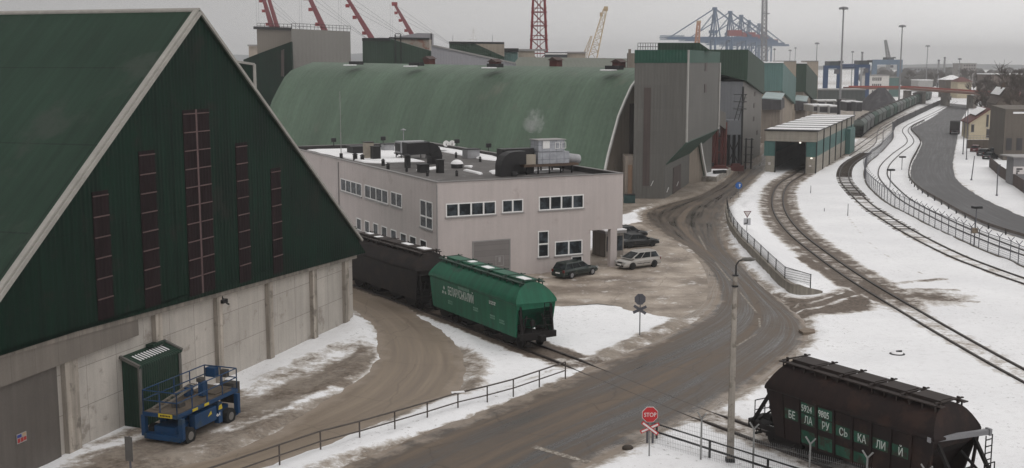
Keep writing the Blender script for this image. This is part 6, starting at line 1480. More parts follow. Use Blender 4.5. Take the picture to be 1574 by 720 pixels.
# two rail barrier behind it
q0, q1 = G(1003, 650, .95), G(1200, 712, .95)
t = thing('pipe_barrier', 'black two pipe barrier running behind the mesh fence', 'barrier', (q0.x, q0.y, 0))
d_ = (q1 - q0).normalized(); q1 = q0 + d_ * 26
mb = MB(); mb.tube(q0, q1, .04, 8); mb.build('top_pipe', M_BLACK, t); mb = MB(); dz = Vector((0, 0, -.42)); mb.tube(q0 + dz, q1 + dz, .055, 8); mb.build('lower_pipe', M_BLACK, t)
for k in range(8): p = q0 + d_ * (.3 + k * 3.5); mb = MB(); mb.tube((p.x, p.y, -.1), (p.x, p.y, .95), .06, 8); mb.build('post', M_BLACK, t)
# road side railing
M_RAILG = pm('brown_grey_rail', (.075, .062, .055), .6, .25, 1.5)
rb = [G(*q) for q in [(318, 757), (430, 717), (493, 695), (553, 679), (607, 663), (657, 648), (704, 633), (749, 622), (789, 611), (829, 597), (869, 583)]]
t = thing('road_railing', 'long brown two bar railing between the yard road and the main road', 'railing', rb[4])
for nm, h_, r_ in (('top_rail', 1.08, .045), ('mid_rail', .55, .038)):
    mb = MB(); mb.path([p + Vector((0, 0, h_)) for p in rb], r_, 8); mb.build(nm, M_RAILG, t)
for p in rb: mb = MB(); mb.tube(p - Vector((0, 0, .2)), p + Vector((0, 0, 1.08)), .042, 8); mb.build('post', M_RAILG, t)
q = rb[6] + Vector((0, 0, 1.12)); mb = MB(); mb.box(tuple(q), (.75, .2, .07), .3); mb.build('snow_lump', M_SNOWP, t, bevel=.03)
# retaining wall with a low railing
t = thing('retaining_wall', 'curved grey concrete retaining wall edging the inside of the road bend', 'wall', WALL[10])
mb = MB(); rings = []
for i, p in enumerate(WALL):
    d = (WALL[min(i + 1, len(WALL) - 1)] - WALL[max(i - 1, 0)]).normalized(); n_ = Vector((-d.y, d.x, 0)); h_ = .95 * min(1, (len(WALL) - 1 - i) / 6 + .3)
    rings.append([p - n_ * .18 + Vector((0, 0, -.3)), p + n_ * .18 + Vector((0, 0, -.3)), p + n_ * .18 + Vector((0, 0, h_)), p - n_ * .18 + Vector((0, 0, h_))])
mb.loft(rings); mb.build('wall', pm('retaining_concrete', (.22, .20, .17), .85, .2, .5, streak=.3), t)
t2 = thing('wall_railing', 'low dark railing with mesh infill along the top of the retaining wall', 'railing', WALL[10])
FR = [p + Vector((0, 0, .95)) for p in WALL[:-2]]; FR = resamp(FR, 15); FR[-1].z = .75
mb = MB(); mb.path([p + Vector((0, 0, 1.0)) for p in FR], .03, 6); mb.build('top_rail', M_BLACK, t2)
for p in FR: mb = MB(); mb.tube(p - Vector((0, 0, .2)), p + Vector((0, 0, 1.05)), .05, 6); mb.build('post', M_BLACK, t2)
mb = MB(); n_ = len(FR); mb.add([p + Vector((0, 0, .05)) for p in FR] + [p + Vector((0, 0, 1)) for p in FR], [(i, i + 1, n_ + i + 1, n_ + i) for i in range(n_ - 1)]); mb.build('wire_mesh', meshmat('railing_mesh', (.12, .2), .035, (.16, .16, .17)), t2, fixn=False)
# manhole collar on the snow, stone by the road, small stakes
b_ = G(1379, 546); t = thing('manhole_cover', 'raised round manhole with a propped dark lid in the open snow', 'manhole', b_)
mb = MB(); mb.lathe(b_, [(.5, -.1), (.5, .10), (.38, .13), (.36, .04), (0, .04)], 20); mb.build('collar', M_BLACK, t)
mb = MB(); mb.lathe(b_ + Vector((0, 0, .1)), [(.42, -.05), (.38, .04), (.2, .07), (0, .07)], 20); mb.build('snow', M_SNOWP, t)
mb = MB(); mb.box(tuple(b_ + Vector((.2, .25, .2))), (.4, .1, .10), .2); mb.build('lid_edge', M_BLACK, t)
b_ = G(965, 691); t = thing('drain_cover', 'small round brown drain stub beside the stop sign', 'drain', b_); mb = MB(); mb.lathe(b_, [(.28, -.1), (.28, .12), (.22, .18), (0, .2)], 14); mb.build('stub', M_RUSTRED if False else pm('brown_stub', (.05, .04, .032), .8, .2, 2), t)
b_ = G(1240, 512); t = thing('kerb_stone', 'broken brown kerb stone at the outer edge of the bend', 'stone', b_); mb = MB(); mb.prism([b_ + Vector(q) for q in ((-.4, -.6, 0), (.5, -.4, 0), (.7, .5, 0), (.2, .9, 0), (-.5, .4, 0))], (0, 0, .18)); mb.build('stone', pm('stone_brown', (.19, .15, .115), .85, .2, 2), t, bevel=.05)
for x_, y_, h_, lab in ((1303, 333, 1.6, 'thin dark stake in the snow nearest the inner track'), (1246, 298, 1.2, 'thin dark stake in the snow below the shed corner'), (1267, 326, .5, 'stubby dark marker in the middle of the snow')):
    b_ = G(x_, y_); t = thing('marker_stake', lab, 'stake', b_); mb = MB(); mb.tube(b_, b_ + Vector((0, 0, h_)), .06, 6, .04); mb.build('stake', M_SIGNB, t)

# ================================================================ STRIPED ROOF SHED OVER THE TRACK
SA, SB = G(1253, 268), G(1310.6, 229); sdv = (SB - SA).normalized(); snv = Vector((-sdv.y, sdv.x, 0)); SLn = (SB - SA).length
sw_ = (SA - G(1187, 262)).dot(-snv); sw_ = 8.6; SH = 7.25
t = thing('track_shed', 'long beige and teal panelled shed over the track with white striped snowy roof', 'shed', SA)
def S3(u, v_, z_): return SA + sdv * u + snv * v_ + Vector((0, 0, z_))
M_SHB = pm('shed_beige', (.30, .275, .235), .75, .1, .3, joint=(30, .75, .012), streak=.12); M_SHT = pm('shed_teal', (.06, .135, .125), .6, .12, .4, rib=.5, ribd=.02)
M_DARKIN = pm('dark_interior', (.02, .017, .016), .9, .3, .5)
z1, z2 = 2.95, 5.55; o0, o1 = 1.75, 6.9
mb = MB()
for a_, b_ in ((0, .2), (sw_ - .2, sw_)):
    mb.prism([S3(.25, a_, -.3), S3(SLn, a_, -.3), S3(SLn, a_, z1), S3(.25, a_, z1)], snv * .2); mb.prism([S3(.25, a_, z2), S3(SLn, a_, z2), S3(SLn, a_, SH), S3(.25, a_, SH)], snv * .2)
mb.prism([S3(0, 0, -.3), S3(0, o0, -.3), S3(0, o0, z1), S3(0, 0, z1)], sdv * .25); mb.prism([S3(0, o1, -.3), S3(0, sw_, -.3), S3(0, sw_, z1), S3(0, o1, z1)], sdv * .25)
mb.build('wall', M_SHB, t)
mb = MB(); mb.prism([S3(-.15, -.1, z2), S3(-.15, sw_ + .1, z2), S3(-.15, sw_ + .1, SH + .1), S3(-.15, -.1, SH + .1)], sdv * .38); mb.build('front_fascia', M_SHB, t)
mb = MB()
for a_ in (-.004, sw_ - .2): mb.prism([S3(.25, a_, z1), S3(SLn, a_, z1), S3(SLn, a_, z2), S3(.25, a_, z2)], snv * .2)
mb.prism([S3(-.01, -.01, z1), S3(-.01, o0, z1), S3(-.01, o0, z2), S3(-.01, -.01, z2)], sdv * .25); mb.prism([S3(-.01, o1, z1), S3(-.01, sw_ + .3, z1), S3(-.01, sw_ + .3, z2), S3(-.01, o1, z2)], sdv * .25)
mb.build('teal_band', M_SHT, t)
for k in range(7): mb = MB(); u_ = .06 + k * SLn / 6.6; mb.bar(S3(u_, -.06, -.2), S3(u_, -.06, SH), .22, .14, sdv); mb.build('frame_post', M_BLACK, t)
mb = MB()
mb.bar(S3(-.1, o0, 0), S3(-.1, o0, z2), .14, .14); mb.build('door_frame', M_BLACK, t); mb = MB(); mb.bar(S3(-.1, o1, 0), S3(-.1, o1, z2), .14, .14); mb.build('door_frame', M_BLACK, t)
mb = MB(); mb.prism([S3(-.3, -.35, SH + .1), S3(SLn, -.35, SH + .1), S3(SLn, sw_ + .35, SH + .1), S3(-.3, sw_ + .35, SH + .1)], (0, 0, .2)); rf = mb.build('roof', M_BLACK, t)
mb = MB(); nb = 8; stp = SLn / nb
for k in range(nb):
    u0, u1 = k * stp + 2.2, (k + 1) * stp - 1.2; rings = []
    for v_, in ((-.3,), (1.5,), (4,), (7,), (sw_ + .25,)):
        j = random.uniform(-.15, .15); rings.append([S3(u0 + j, v_, SH + .303), S3(u1 + j * .5, v_, SH + .303), S3(u1 - .3, v_, SH + .345), S3(u0 + .3, v_, SH + .345)])
    mb.loft(rings)
mb.build('snow_band', M_SNOWP, rf)
mb = MB(); mb.prism([S3(SLn * .74, -1.0, -.2), S3(SLn * .90, -1.0, -.2), S3(SLn * .90, -1.0, z2 - .3), S3(SLn * .74, -1.0, z2 - .3)], snv * .95); mb.build('side_box', M_SHT, t)
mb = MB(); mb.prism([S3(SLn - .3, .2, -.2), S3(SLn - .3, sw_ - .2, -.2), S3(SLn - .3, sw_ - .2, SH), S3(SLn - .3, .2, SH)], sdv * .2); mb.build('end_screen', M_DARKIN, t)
mb = MB()
for k in range(3): mb.box(tuple(S3(14 + k * 9, 4.3, 4.6)), (4.5, .3, .3), math.atan2(snv.y, snv.x))
mb.build('inner_beam', M_RUSTRED, t)
M_LIT = NB('lit_lamp'); M_LIT.b.inputs['Emission Color'].default_value = (1, .93, .8, 1); M_LIT.b.inputs['Emission Strength'].default_value = 1.1; M_LIT = M_LIT.m
for v_, z_ in ((.7, 2.75), (2.7, 5.4)):
    mb = MB(); p = S3(-.28, v_, z_); mb.box(tuple(p), (.3, .3, .22), math.atan2(sdv.y, sdv.x)); mb.build('lamp', M_LIT, t, bevel=.04)
mb = MB(); p = S3(-.2, 7.9, 1.6); mb.box(tuple(p), (.2, .35, .45), 0.9); p = S3(-.2, .9, 1.4); mb.box(tuple(p), (.2, .35, .3), .9); mb.build('notice', M_SIGNW, t)

# ================================================================ SECURITY FENCE ALONG THE TRACKS
fb = gp([(1372, 199), (1373, 207), (1371, 216), (1352, 237), (1336, 250), (1329, 263), (1329, 274), (1333, 285), (1345, 298), (1365, 314), (1401, 333), (1436, 351.5), (1472, 368), (1514, 387), (1552, 401), (1574, 412), (1660, 446)], 6)
fl = sum((b_ - a_).length for a_, b_ in zip(fb[:-1], fb[1:]))
t = thing('security_fence', 'long curving mesh security fence with forked posts between the two tracks', 'fence', fb[len(fb) // 2])
FP = resamp(fb, int(fl / 2.45))
for i, p in enumerate(FP):
    d = (FP[min(i + 1, len(FP) - 1)] - FP[max(i - 1, 0)]).normalized(); mb = MB(); forkpost(mb, p - Vector((0, 0, .2)), 2.2, .045, .45, (-d.y, d.x)); 
    if i < 100: mb.build('post', M_SIGNB, t)
mb = MB(); n_ = len(FP); mb.add([p for p in FP] + [p + Vector((0, 0, 1.95)) for p in FP], [(i, i + 1, n_ + i + 1, n_ + i) for i in range(n_ - 1)]); mb.build('wire_mesh', M_MESH2, t, fixn=False)
for nm, h_ in (('top_rail', 1.95), ('bottom_rail', .12)): mb = MB(); mb.path([p + Vector((0, 0, h_)) for p in FP], .035, 5); mb.build(nm, M_SIGNB, t)
mb = MB()
for i in range(len(fb) - 1): mb.bar(fb[i] + Vector((0, 0, -.05)), fb[i + 1] + Vector((0, 0, -.05)), .3, .3)
mb.build('plinth', pm('fence_plinth', (.16, .14, .11), .9, .2, 1), t)
# dark fence further along, seen almost end on
fb2 = gp([(1372, 200), (1380, 193), (1400, 183), (1420, 173), (1445, 161), (1462, 154)], 6)
t = thing('sheet_fence', 'dark close boarded fence receding along the tracks towards the bridge', 'fence', fb2[0]); mb = MB()
FB2 = resamp(fb2, 40)
rings = []
for i, p in enumerate(FB2):
    d = (FB2[min(i + 1, 39)] - FB2[max(i - 1, 0)]).normalized(); n_ = Vector((-d.y, d.x, 0)) * .05; rings.append([p - n_, p + n_, p + n_ + Vector((0, 0, 2.0)), p - n_ + Vector((0, 0, 2.0))])
mb.loft(rings); mb.build('boards', pm('dark_boards', (.045, .043, .046), .8, .2, .3, rib=.6, ribd=.03), t)
for i in range(0, 40, 3): mb = MB(); mb.box((FB2[i].x, FB2[i].y, 1.1), (.16, .16, 2.2)); mb.build('post', M_BLACK, t)
# guard rail along the highway
gl = [p + Vector((-.6, -.6, 0)) for p in HL[12:]]; GLs = resamp(gl, 60)
t = thing('guard_rail', 'rusty brown guard rail on short posts along the highway edge', 'guard rail', GLs[30])
mb = MB(); mb2 = MB()
for i in range(len(GLs) - 1): mb.bar(GLs[i] + Vector((0, 0, .62)), GLs[i + 1] + Vector((0, 0, .62)), .08, .34)
mb.build('beam', pm('guard_steel', (.085, .068, .058), .6, .2, 1), t)
for i in range(0, len(GLs), 1): mb = MB(); mb.box((GLs[i].x, GLs[i].y, .35), (.14, .14, .8)); mb.build('post', M_BLACK, t)
# lamp heads and posts near the tracks
def slamp(x, y, h_, label, flood=True):
    b_ = G(x, y); t = thing('track_lamp', label, 'lamp post', b_); mb = MB(); mb.tube(b_, b_ + Vector((0, 0, h_)), .06, 7); mb.build('post', M_SIGNB, t)
    mb = MB(); mb.box(tuple(b_ + Vector((0, -.1, h_ + .1))), (1.05, .7, .28), .2); mb.build('lamp_head', M_BLACK, t, bevel=.06)
slamp(1368, 288, 2.6, 'short flood lamp post by the far bend of the security fence'); slamp(1499, 356, 2.7, 'short flood lamp post standing by the highway guard rail'); slamp(1386, 262, 2.3, 'thin pale signal post between the snowy track and the highway')
M_CAMB = pm('tan_box', (.20, .16, .12), .7, .2, 2)
b_ = G(1497, 380); t = thing('fence_box', 'tan junction box hanging on the security fence posts', 'junction box', b_); mb = MB(); mb.box(tuple(b_ + Vector((0, 0, 1.75))), (.55, .4, .55)); mb.build('box', M_CAMB, t, bevel=.05); mb = MB(); mb.tube(b_, b_ + Vector((0, 0, 2.6)), .07, 6); mb.build('post', M_SIGNB, t)
def stick(x, y, xt, yt, lab, r_=.09):
    b_ = G(x, y); tp = OP(xt, yt, b_, b_ + Vector((1, 0, 0))); t = thing('street_pole', lab, 'pole', b_); mb = MB(); mb.tube(b_, tp, r_, 7, r_ * .7); mb.build('pole', M_SIGNB, t)
    mb = MB(); mb.tube(b_ - Vector((0, 0, .1)), b_ + Vector((0, 0, .25)), r_ * 1.8, 8); mb.build('foot', M_SIGNB, t)
stick(1493, 278, 1498, 240, 'leaning dark pole on the snow by the parking entrance'); stick(1532, 302, 1534, 256, 'upright dark pole on the snow before the plank fence'); stick(1480, 238, 1484, 172, 'tall dark pole in front of the cream house left', .11); stick(1485.5, 246, 1488, 168, 'tall dark pole nearest the cream house wall', .1)
# ================================================================ RIGHT HAND STREET: HOUSES, CARS, TREES
M_CREAM = pm('cream_render', (.46, .40, .29), .85, .08, .4); M_RTILE = pm('red_roof_tile', (.12, .035, .028), .7, .2, .6, joint=(.35, .4, .03)); M_BRK = pm('brown_brick', (.10, .068, .052), .85, .2, .4, joint=(.6, .25, .03)); M_DKW = pm('dark_panel', (.045, .042, .045), .6, .2, 1)
M_BROWNW = pm('brown_wall', (.105, .085, .07), .85, .15, .3, streak=.2)
def house(nm, label, x0, x1, ybase, ytop, yeave, roofdepth, wall, roofm, peak=.5, wins=(), snow=False, chim=False, cat='house'):
    A_, B_ = G(x0, ybase), G(x1, ybase); Yv = A_.y; t = thing(nm, label, cat, A_)
    ze = V(x0, yeave, Yv).z; zp_ = V(x0, ytop, Yv).z; xm = A_.x + (B_.x - A_.x) * peak; dpt_ = Vector((roofdepth * .25, roofdepth, 0))
    mb = MB(); mb.prism([A_ - Vector((0, 0, 1)), B_ - Vector((0, 0, 1)), (B_.x, Yv, ze), (xm, Yv, zp_), (A_.x, Yv, ze)], dpt_); mb.build('wall', wall, t)
    o_ = .5
    rf = None
    for s_, (xe, xx) in enumerate(((A_.x, -1), (B_.x, 1))):
        sl_ = (zp_ - ze) / (xm - xe); xo = xe + xx * o_; zo = ze + (xo - xe) * sl_
        mb = MB(); mb.prism([(xo, Yv - .4, zo + .05), (xm, Yv - .4, zp_ + .05), (xm, Yv - .4, zp_ + .3), (xo, Yv - .4, zo + .3)], dpt_ * 1.06); rf = mb.build('roof', roofm, t)
        if snow and s_ == 0: mb = MB(); k0 = .12; mb.prism([(xo + .2 + (xm - xo) * .45, Yv + 2, zo + .33 + .2 * sl_ + (zp_ - zo) * .45), (xm - .2, Yv + 2, zp_ + .3 - .2 * sl_ + .03), (xm - .2, Yv + 2, zp_ + .38 - .2 * sl_), (xo + .2 + (xm - xo) * .45, Yv + 2, zo + .41 + .2 * sl_ + (zp_ - zo) * .45)], dpt_ * .95); mb.build('roof_snow', M_SNOWP, rf)
    if chim: mb = MB(); mb.box((xm + 1.0, Yv + roofdepth * .4, zp_ + .3), (.9, .9, 2.2)); mb.build('chimney', M_BRK, rf)
    for (wx0, wx1, wy0, wy1, m_) in wins:
        a_, b_ = V(wx0, wy1, Yv), V(wx1, wy0, Yv); mb = MB(); mb.box2((a_.x, Yv - .08, a_.z), (b_.x, Yv - .01, b_.z)); w_ = mb.build('window', m_, t)
        mb = MB(); f_ = .12; 
        for q in ((a_.x - f_, b_.x + f_, b_.z, b_.z + f_), (a_.x - f_, b_.x + f_, a_.z - f_, a_.z)): mb.box2((q[0], Yv - .1, q[2]), (q[1], Yv - .012, q[3]))
        mb.build('frame', M_SILLM, w_)
    return t
house('gabled_house', 'cream gabled house with red roof and tall dark windows beside the highway', 1489, 1541, 215, 169, 189, 14, M_CREAM, M_RTILE, .58, ((1515.5, 1520, 177, 195, M_DKW), (1527.5, 1532, 177, 196, M_DKW), (1515.5, 1531, 199, 212, M_DKW), (1492.5, 1497.5, 192, 203, M_DKW)), True)
t = thing('yard_wall', 'low brown brick yard wall with balcony rail below the cream house', 'wall', G(1486, 228)); A_, B_ = G(1486, 229), G(1542, 229); mb = MB(); mb.prism([A_, B_, B_ + Vector((0, 0, 2.0)), A_ + Vector((0, 0, 2.0))], (0, .4, 0)); mb.build('wall', M_BROWNW, t)
mb = MB()
for h_ in (2.5, 2.95): mb.tube(A_ + Vector((0, .2, h_)), B_ + Vector((0, .2, h_)), .04, 5)
for k in range(12): q = A_.lerp(B_, k / 11) + Vector((0, .2, 2)); mb.tube(q, q + Vector((0, 0, .95)), .035, 5)
mb.build('rail', M_SILLM, t)
house('brown_house', 'brown gabled house behind the cream house with a dark tiled roof', 1530, 1572, 206, 136, 158, 16, M_BROWNW, pm('brown_tile', (.075, .055, .045), .8, .2, .5), .40, (), True, True)
t = thing('brown_block', 'plain brown flat roofed block cut by the right picture edge', 'building', G(1541, 246)); A_, B_ = G(1541, 247), G(1640, 247); zt_ = V(1541, 168, A_.y).z; mb = MB(); mb.prism([A_ - Vector((0, 0, 1)), B_ - Vector((0, 0, 1)), (B_.x, A_.y, zt_), (A_.x, A_.y, zt_)], (6, 22, 0)); mb.build('wall', pm('taupe_wall', (.125, .108, .092), .85, .1, .3, streak=.15), t)
mb = MB(); mb.prism([(A_.x + 1.5, A_.y - .15, zt_ - .9), (B_.x, A_.y - .15, zt_ - .9), (B_.x, A_.y - .15, zt_ - .55), (A_.x + 1.5, A_.y - .15, zt_ - .55)], (0, .7, 0)); mb.build('snow_ledge', M_SNOWP, t)
for x_ in (1547, 1563): q = V(x_, 210, A_.y); mb = MB(); mb.box2((q.x, A_.y - .1, 2.0), (q.x + 1.1, A_.y - .01, 4.4)); mb.build('window', M_DKW, t)
# booth with the white sign
A_ = G(1556, 286); t = thing('sign_booth', 'grey booth with a white sign board reading AS at the right edge', 'booth', A_)
zs1 = V(1556, 243, A_.y).z; B_ = G(1640, 286); mb = MB(); mb.prism([A_, B_, (B_.x, A_.y, zs1), (A_.x, A_.y, zs1)], (1, 5, 0)); mb.build('wall', pm('booth_grey', (.19, .185, .19), .7, .1, .4, rib=.3, ribd=.02), t)
mb = MB(); mb.box2((A_.x - .2, A_.y - .3, zs1), (B_.x, A_.y + 5, zs1 + .2)); mb.build('roof', M_SILLM, t)
a_, b_ = V(1557.5, 268, A_.y - .15), V(1640, 256.5, A_.y - .15); mb = MB(); mb.box2((a_.x, A_.y - .12, a_.z), (b_.x, A_.y - .01, b_.z)); sb_ = mb.build('sign_board', M_SIGNW, t)
mb = MB(); zz = b_.z - .25; x_ = a_.x + .45
mb.box2((x_, A_.y - .14, zz - .25), (x_ + .95, A_.y - .122, zz)); mb.box2((x_, A_.y - .14, zz - .55), (x_ + .5, A_.y - .122, zz - .35)); mb.box2((x_, A_.y - .14, zz - .9), (x_ + .25, A_.y - .122, zz - .63)); mb.build('logo', M_BLACK, sb_)
me = textmesh('AS', 1.1, M_BLACK); me.transform(Matrix.Translation((x_ + 1.25, A_.y - .125, zz - .82) - Vector(A_) if False else Vector((x_ + 1.25, A_.y - .125, zz - .82)) - Vector((A_.x, A_.y, 0))) @ Matrix.Rotation(math.pi / 2, 4, 'X')); o = bpy.data.objects.new('lettering', me); C.objects.link(o); o.parent = sb_
# plank fence
pf_ = [G(*q) for q in [(1521, 258), (1536, 272), (1551, 282), (1574, 298), (1640, 345)]]
t = thing('plank_fence', 'brown plank fence on the snowy verge in front of the booth', 'fence', pf_[0])
for i in range(4):
    a_, b_ = pf_[i], pf_[i + 1]; d = (b_ - a_).normalized(); mb = MB(); mb.prism([a_ + d * .1, b_ - d * .1, b_ - d * .1 + Vector((0, 0, 1.9)), a_ + d * .1 + Vector((0, 0, 1.9))], Vector((-d.y, d.x, 0)) * .08); mb.build('panel', pm('plank_brown', (.085, .062, .055), .85, .25, .6, rib=.25, ribd=.02), t)
for p in pf_: mb = MB(); mb.box((p.x, p.y, 1.05), (.18, .18, 2.1)); mb.build('post', M_SIGNB, t)
# cars at the house, lorry on the highway
for (xa, ya, xb_, yb2, col, kind, lab, rim) in ((1496, 235, 1503, 232, (.10, .012, .015), 'mpv', 'dark red car parked at the yard wall of the cream house', False), (1506, 241, 1520, 239, (.02, .022, .026), 'sedan', 'dark grey car with snow dusted windows second from the yard wall', True), (1512, 247, 1532, 244, (.012, .013, .015), 'sedan', 'black car parked nearest the plank fence', True), (1522, 240, 1538, 236, (.03, .032, .036), 'wagon', 'grey estate car squeezed against the brown block', False)):
    cc = car('parked_car', lab, 'car', carpaint(lab.split(' car')[0].replace(' ', '_') + '_paint', col, .08), 4.5, 1.78, 1.5, kind, rim); p0, p1 = G(xa, ya), G(xb_, yb2); c_ = (p0 + p1) / 2; d = (p1 - p0).normalized(); putcar(cc, c_ - d, c_ + d)
b_ = G(1467, 207); t = thing('lorry', 'dark box lorry seen from behind driving away on the highway', 'lorry', b_, 0)
d = (G(1480, 170) - G(1467, 207)).normalized(); t.rotation_euler = (0, 0, math.atan2(d.y, d.x))
mb = MB(); mb.box((3.2, 0, 2.3), (6.4, 2.5, 2.5)); mb.build('box_body', pm('lorry_box', (.04, .036, .036), .7, .2, .5), t, False, bevel=.05)
mb = MB(); mb.box((7.6, 0, 1.75), (1.9, 2.3, 2.3)); cbn = mb.build('cab', pm('lorry_cab', (.10, .10, .11), .5, .1, 1), t, False, bevel=.1)
mb = MB(); mb.box((3.8, 0, .85), (8.6, .9, .3)); mb.box((.05, 0, .75), (.15, 2.3, .25)); mb.build('chassis', M_BLACK, t, False)
for x_ in (1.2, 2.4, 7.4):
    for s_ in (-1, 1): mb = MB(); mb.tube((x_, s_ * 1.1 - .15, .5), (x_, s_ * 1.1 + .15, .5), .5, 14); mb.build('wheel', M_TYRE, t, False)
for s_ in (-1, 1): mb = MB(); mb.box((-.03, s_ * .95, .8), (.05, .3, .15)); mb.build('tail_light', M_TAIL, t, False)
# bare winter trees
M_BARK = pm('winter_bark', (.045, .036, .03), .9, .25, .6); M_TWIG = pm('winter_twigs', (.070, .055, .046), .9, .25, .3)
def tree(p, h_, label, seed, spread=.42, group=None, cat='tree'):
    rs_ = random.Random(seed); t = thing('bare_tree', label, cat, p, 0, group)
    tr = MB(); tw_ = MB(); rmin = .028 + Vector(p).y * .00014
    def grow(a, d, L_, r_, lev):
        b = a + d * L_; r_ = max(r_, rmin); (tr if lev < 2 else tw_).tube(a, b, r_, 5 if lev < 2 else 3, max(rmin, r_ * .65), cap=False)
        if lev >= 4:
            for k in range(4):
                e = b + Vector((rs_.gauss(0, .5), rs_.gauss(0, .5), rs_.gauss(.25, .4))) * L_ * .7; tw_.tube(a.lerp(b, rs_.random()), e, max(rmin * .8, r_ * .6), 3, rmin * .5, cap=False)
            return
        for k in range(3 if lev else 4):
            nd = (d + Vector((rs_.gauss(0, spread), rs_.gauss(0, spread), rs_.gauss(.12, .2)))).normalized(); grow(a.lerp(b, rs_.uniform(.55, 1)), nd, L_ * rs_.uniform(.58, .78), r_ * .55, lev + 1)
    grow(Vector((0, 0, -.3)), Vector((0, 0, 1)), h_ * .46, h_ * .03, 0)
    tr.build('trunk', M_BARK, t, False, fixn=False); tw_.build('crown', M_TWIG, t, False, fixn=False); return t
# trees: beside the houses and behind the bridge
for k, (x_, Yv, h_, lab) in enumerate(((1566, 330, 17, 'big bare tree at the right edge behind the brown house'), (1549, 400, 15, 'bare tree behind the brown house chimney'), (1535, 430, 11, 'small bare tree right of the bridge end'), (1526, 300, 7, 'low bare tree in front of the bridge end'), (1515, 470, 12, 'bare tree in line with the cream house roof'), (1500, 520, 11, 'bare tree over the right end of the bridge'), (1524, 345, 10, 'dark bare tree at the foot of the bridge end'), (1540, 350, 11, 'bare tree close beside the brown house gable'), (1558, 380, 14, 'tall bare tree right of the brown house chimney'), (1573, 300, 13, 'bare tree overhanging the brown block roof'), (1518, 400, 9, 'thin bare tree at the far side of the street'))):
    p = V(x_, 150, Yv); p.z = 0; tree(p, h_, lab, 11 + k)
for k, (x_, Yv, h_) in enumerate(((1490, 760, 14), (1478, 820, 13), (1508, 700, 13), (1440, 800, 12), (1428, 850, 12), (1452, 760, 11), (1530, 640, 13), (1545, 600, 14), (1400, 900, 12), (1570, 560, 15))):
    p = V(x_, 150, Yv); p.z = 0; tree(p, h_, 'bare grey tree in the hazy belt beyond the red bridge', 40 + k, group='bare trees beyond the bridge')
# ================================================================ FAR PORT
M_CBLUE = pm('crane_blue', (.035, .085, .17), .6, .1, .2); M_CBLUE2 = pm('gantry_blue', (.018, .052, .13), .6, .12, .2); M_CRED = pm('crane_red', (.20, .018, .022), .6, .15, .3); M_CDRED = pm('boom_red', (.115, .014, .020), .6, .15, .3); M_CBEIGE = pm('crane_beige', (.42, .32, .20), .7, .15, .3); M_LGREY = pm('mast_grey', (.24, .24, .25), .6, .1, .5)
# red slewing crane booms behind the head house
def boom(x0, y0, x1, y1, Yv, wpx, lab, twin=False, cab=((10, 0),)):
    b_ = V(x0, y0, Yv); tp = V(x1, y1, Yv + 14); t = thing('harbour_crane', lab, 'crane', (b_.x, b_.y, 0), 0, None)
    wd_ = wpx * Yv / FPX; d = (tp - b_).normalized(); foot = b_ - d * (b_.z - 14) / d.z
    mb = MB(); mb.loft([[q + Vector((a_ * w_, 0, 0)) + Vector((0, c_ * w_, 0)) for a_, c_ in ((-1, -1), (1, -1), (1, 1), (-1, 1))] for q, w_ in ((foot, wd_ * .6), (b_, wd_ * .52), (tp, wd_ * .30))])
    if twin: o_ = Vector((wd_ * 1.15, 0, 0)); mb.loft([[q + o_ + Vector((a_ * w_, c_ * w_, 0)) for a_, c_ in ((-1, -1), (1, -1), (1, 1), (-1, 1))] for q, w_ in ((foot, wd_ * .5), (b_, wd_ * .45), (tp, wd_ * .3))])
    mb.build('boom', M_CDRED, t)
    for f_ in (.12, .45, .7): q = b_.lerp(tp, f_); mb = MB(); mb.box(tuple(q - Vector((wd_ * .8, 0, 0))), (wd_ * .7, wd_ * .5, wd_ * .6)); mb.build('boom_cabinet', M_CRED, t)
    mb = MB(); mb.box(tuple(tp), (wd_ * 1.2, wd_, wd_ * .8)); mb.build('boom_head', M_CRED, t)
    mb = MB(); back_ = foot + Vector((17, 2, 4))
    for k in range(3): mb.tube(tp + Vector((0, 0, -k * 2.2)), back_ + Vector((k * 1.4, 0, 0)), .05, 4)
    for k in (0, .8): mb.tube(tp + Vector((-1 - k, 0, 0)), Vector((tp.x - 1 - k, tp.y, 8)), .035, 4)
    mb.build('cables', M_LGREY, t)
    mb = MB(); mb.box((foot.x + 4, foot.y + 2, 12), (11, 6, 5)); mb.box((foot.x + 4, foot.y + 2, 9), (4, 4, 4))
    for a_ in (-4, 4):
        for c_ in (-4, 4): mb.bar((foot.x + 4 + a_, foot.y + 2 + c_, 0), (foot.x + 4 + a_ * .6, foot.y + 2 + c_ * .6, 9), .9, .9)
    mb.build('machine_house', M_CDRED, t); return t
boom(419, 45, 401, -16, 400, 7, 'twin red crane boom furthest left above the head house', True)
boom(498.5, 46, 467, -22, 400, 8.5, 'thick dark red crane boom above the middle of the head house')
boom(572, 60, 528, -12, 400, 8.5, 'dark red crane boom leaning left beside the olive block')
boom(633, 53, 606.5, 6.5, 460, 7, 'shortest dark red crane boom with its whole tip in view')
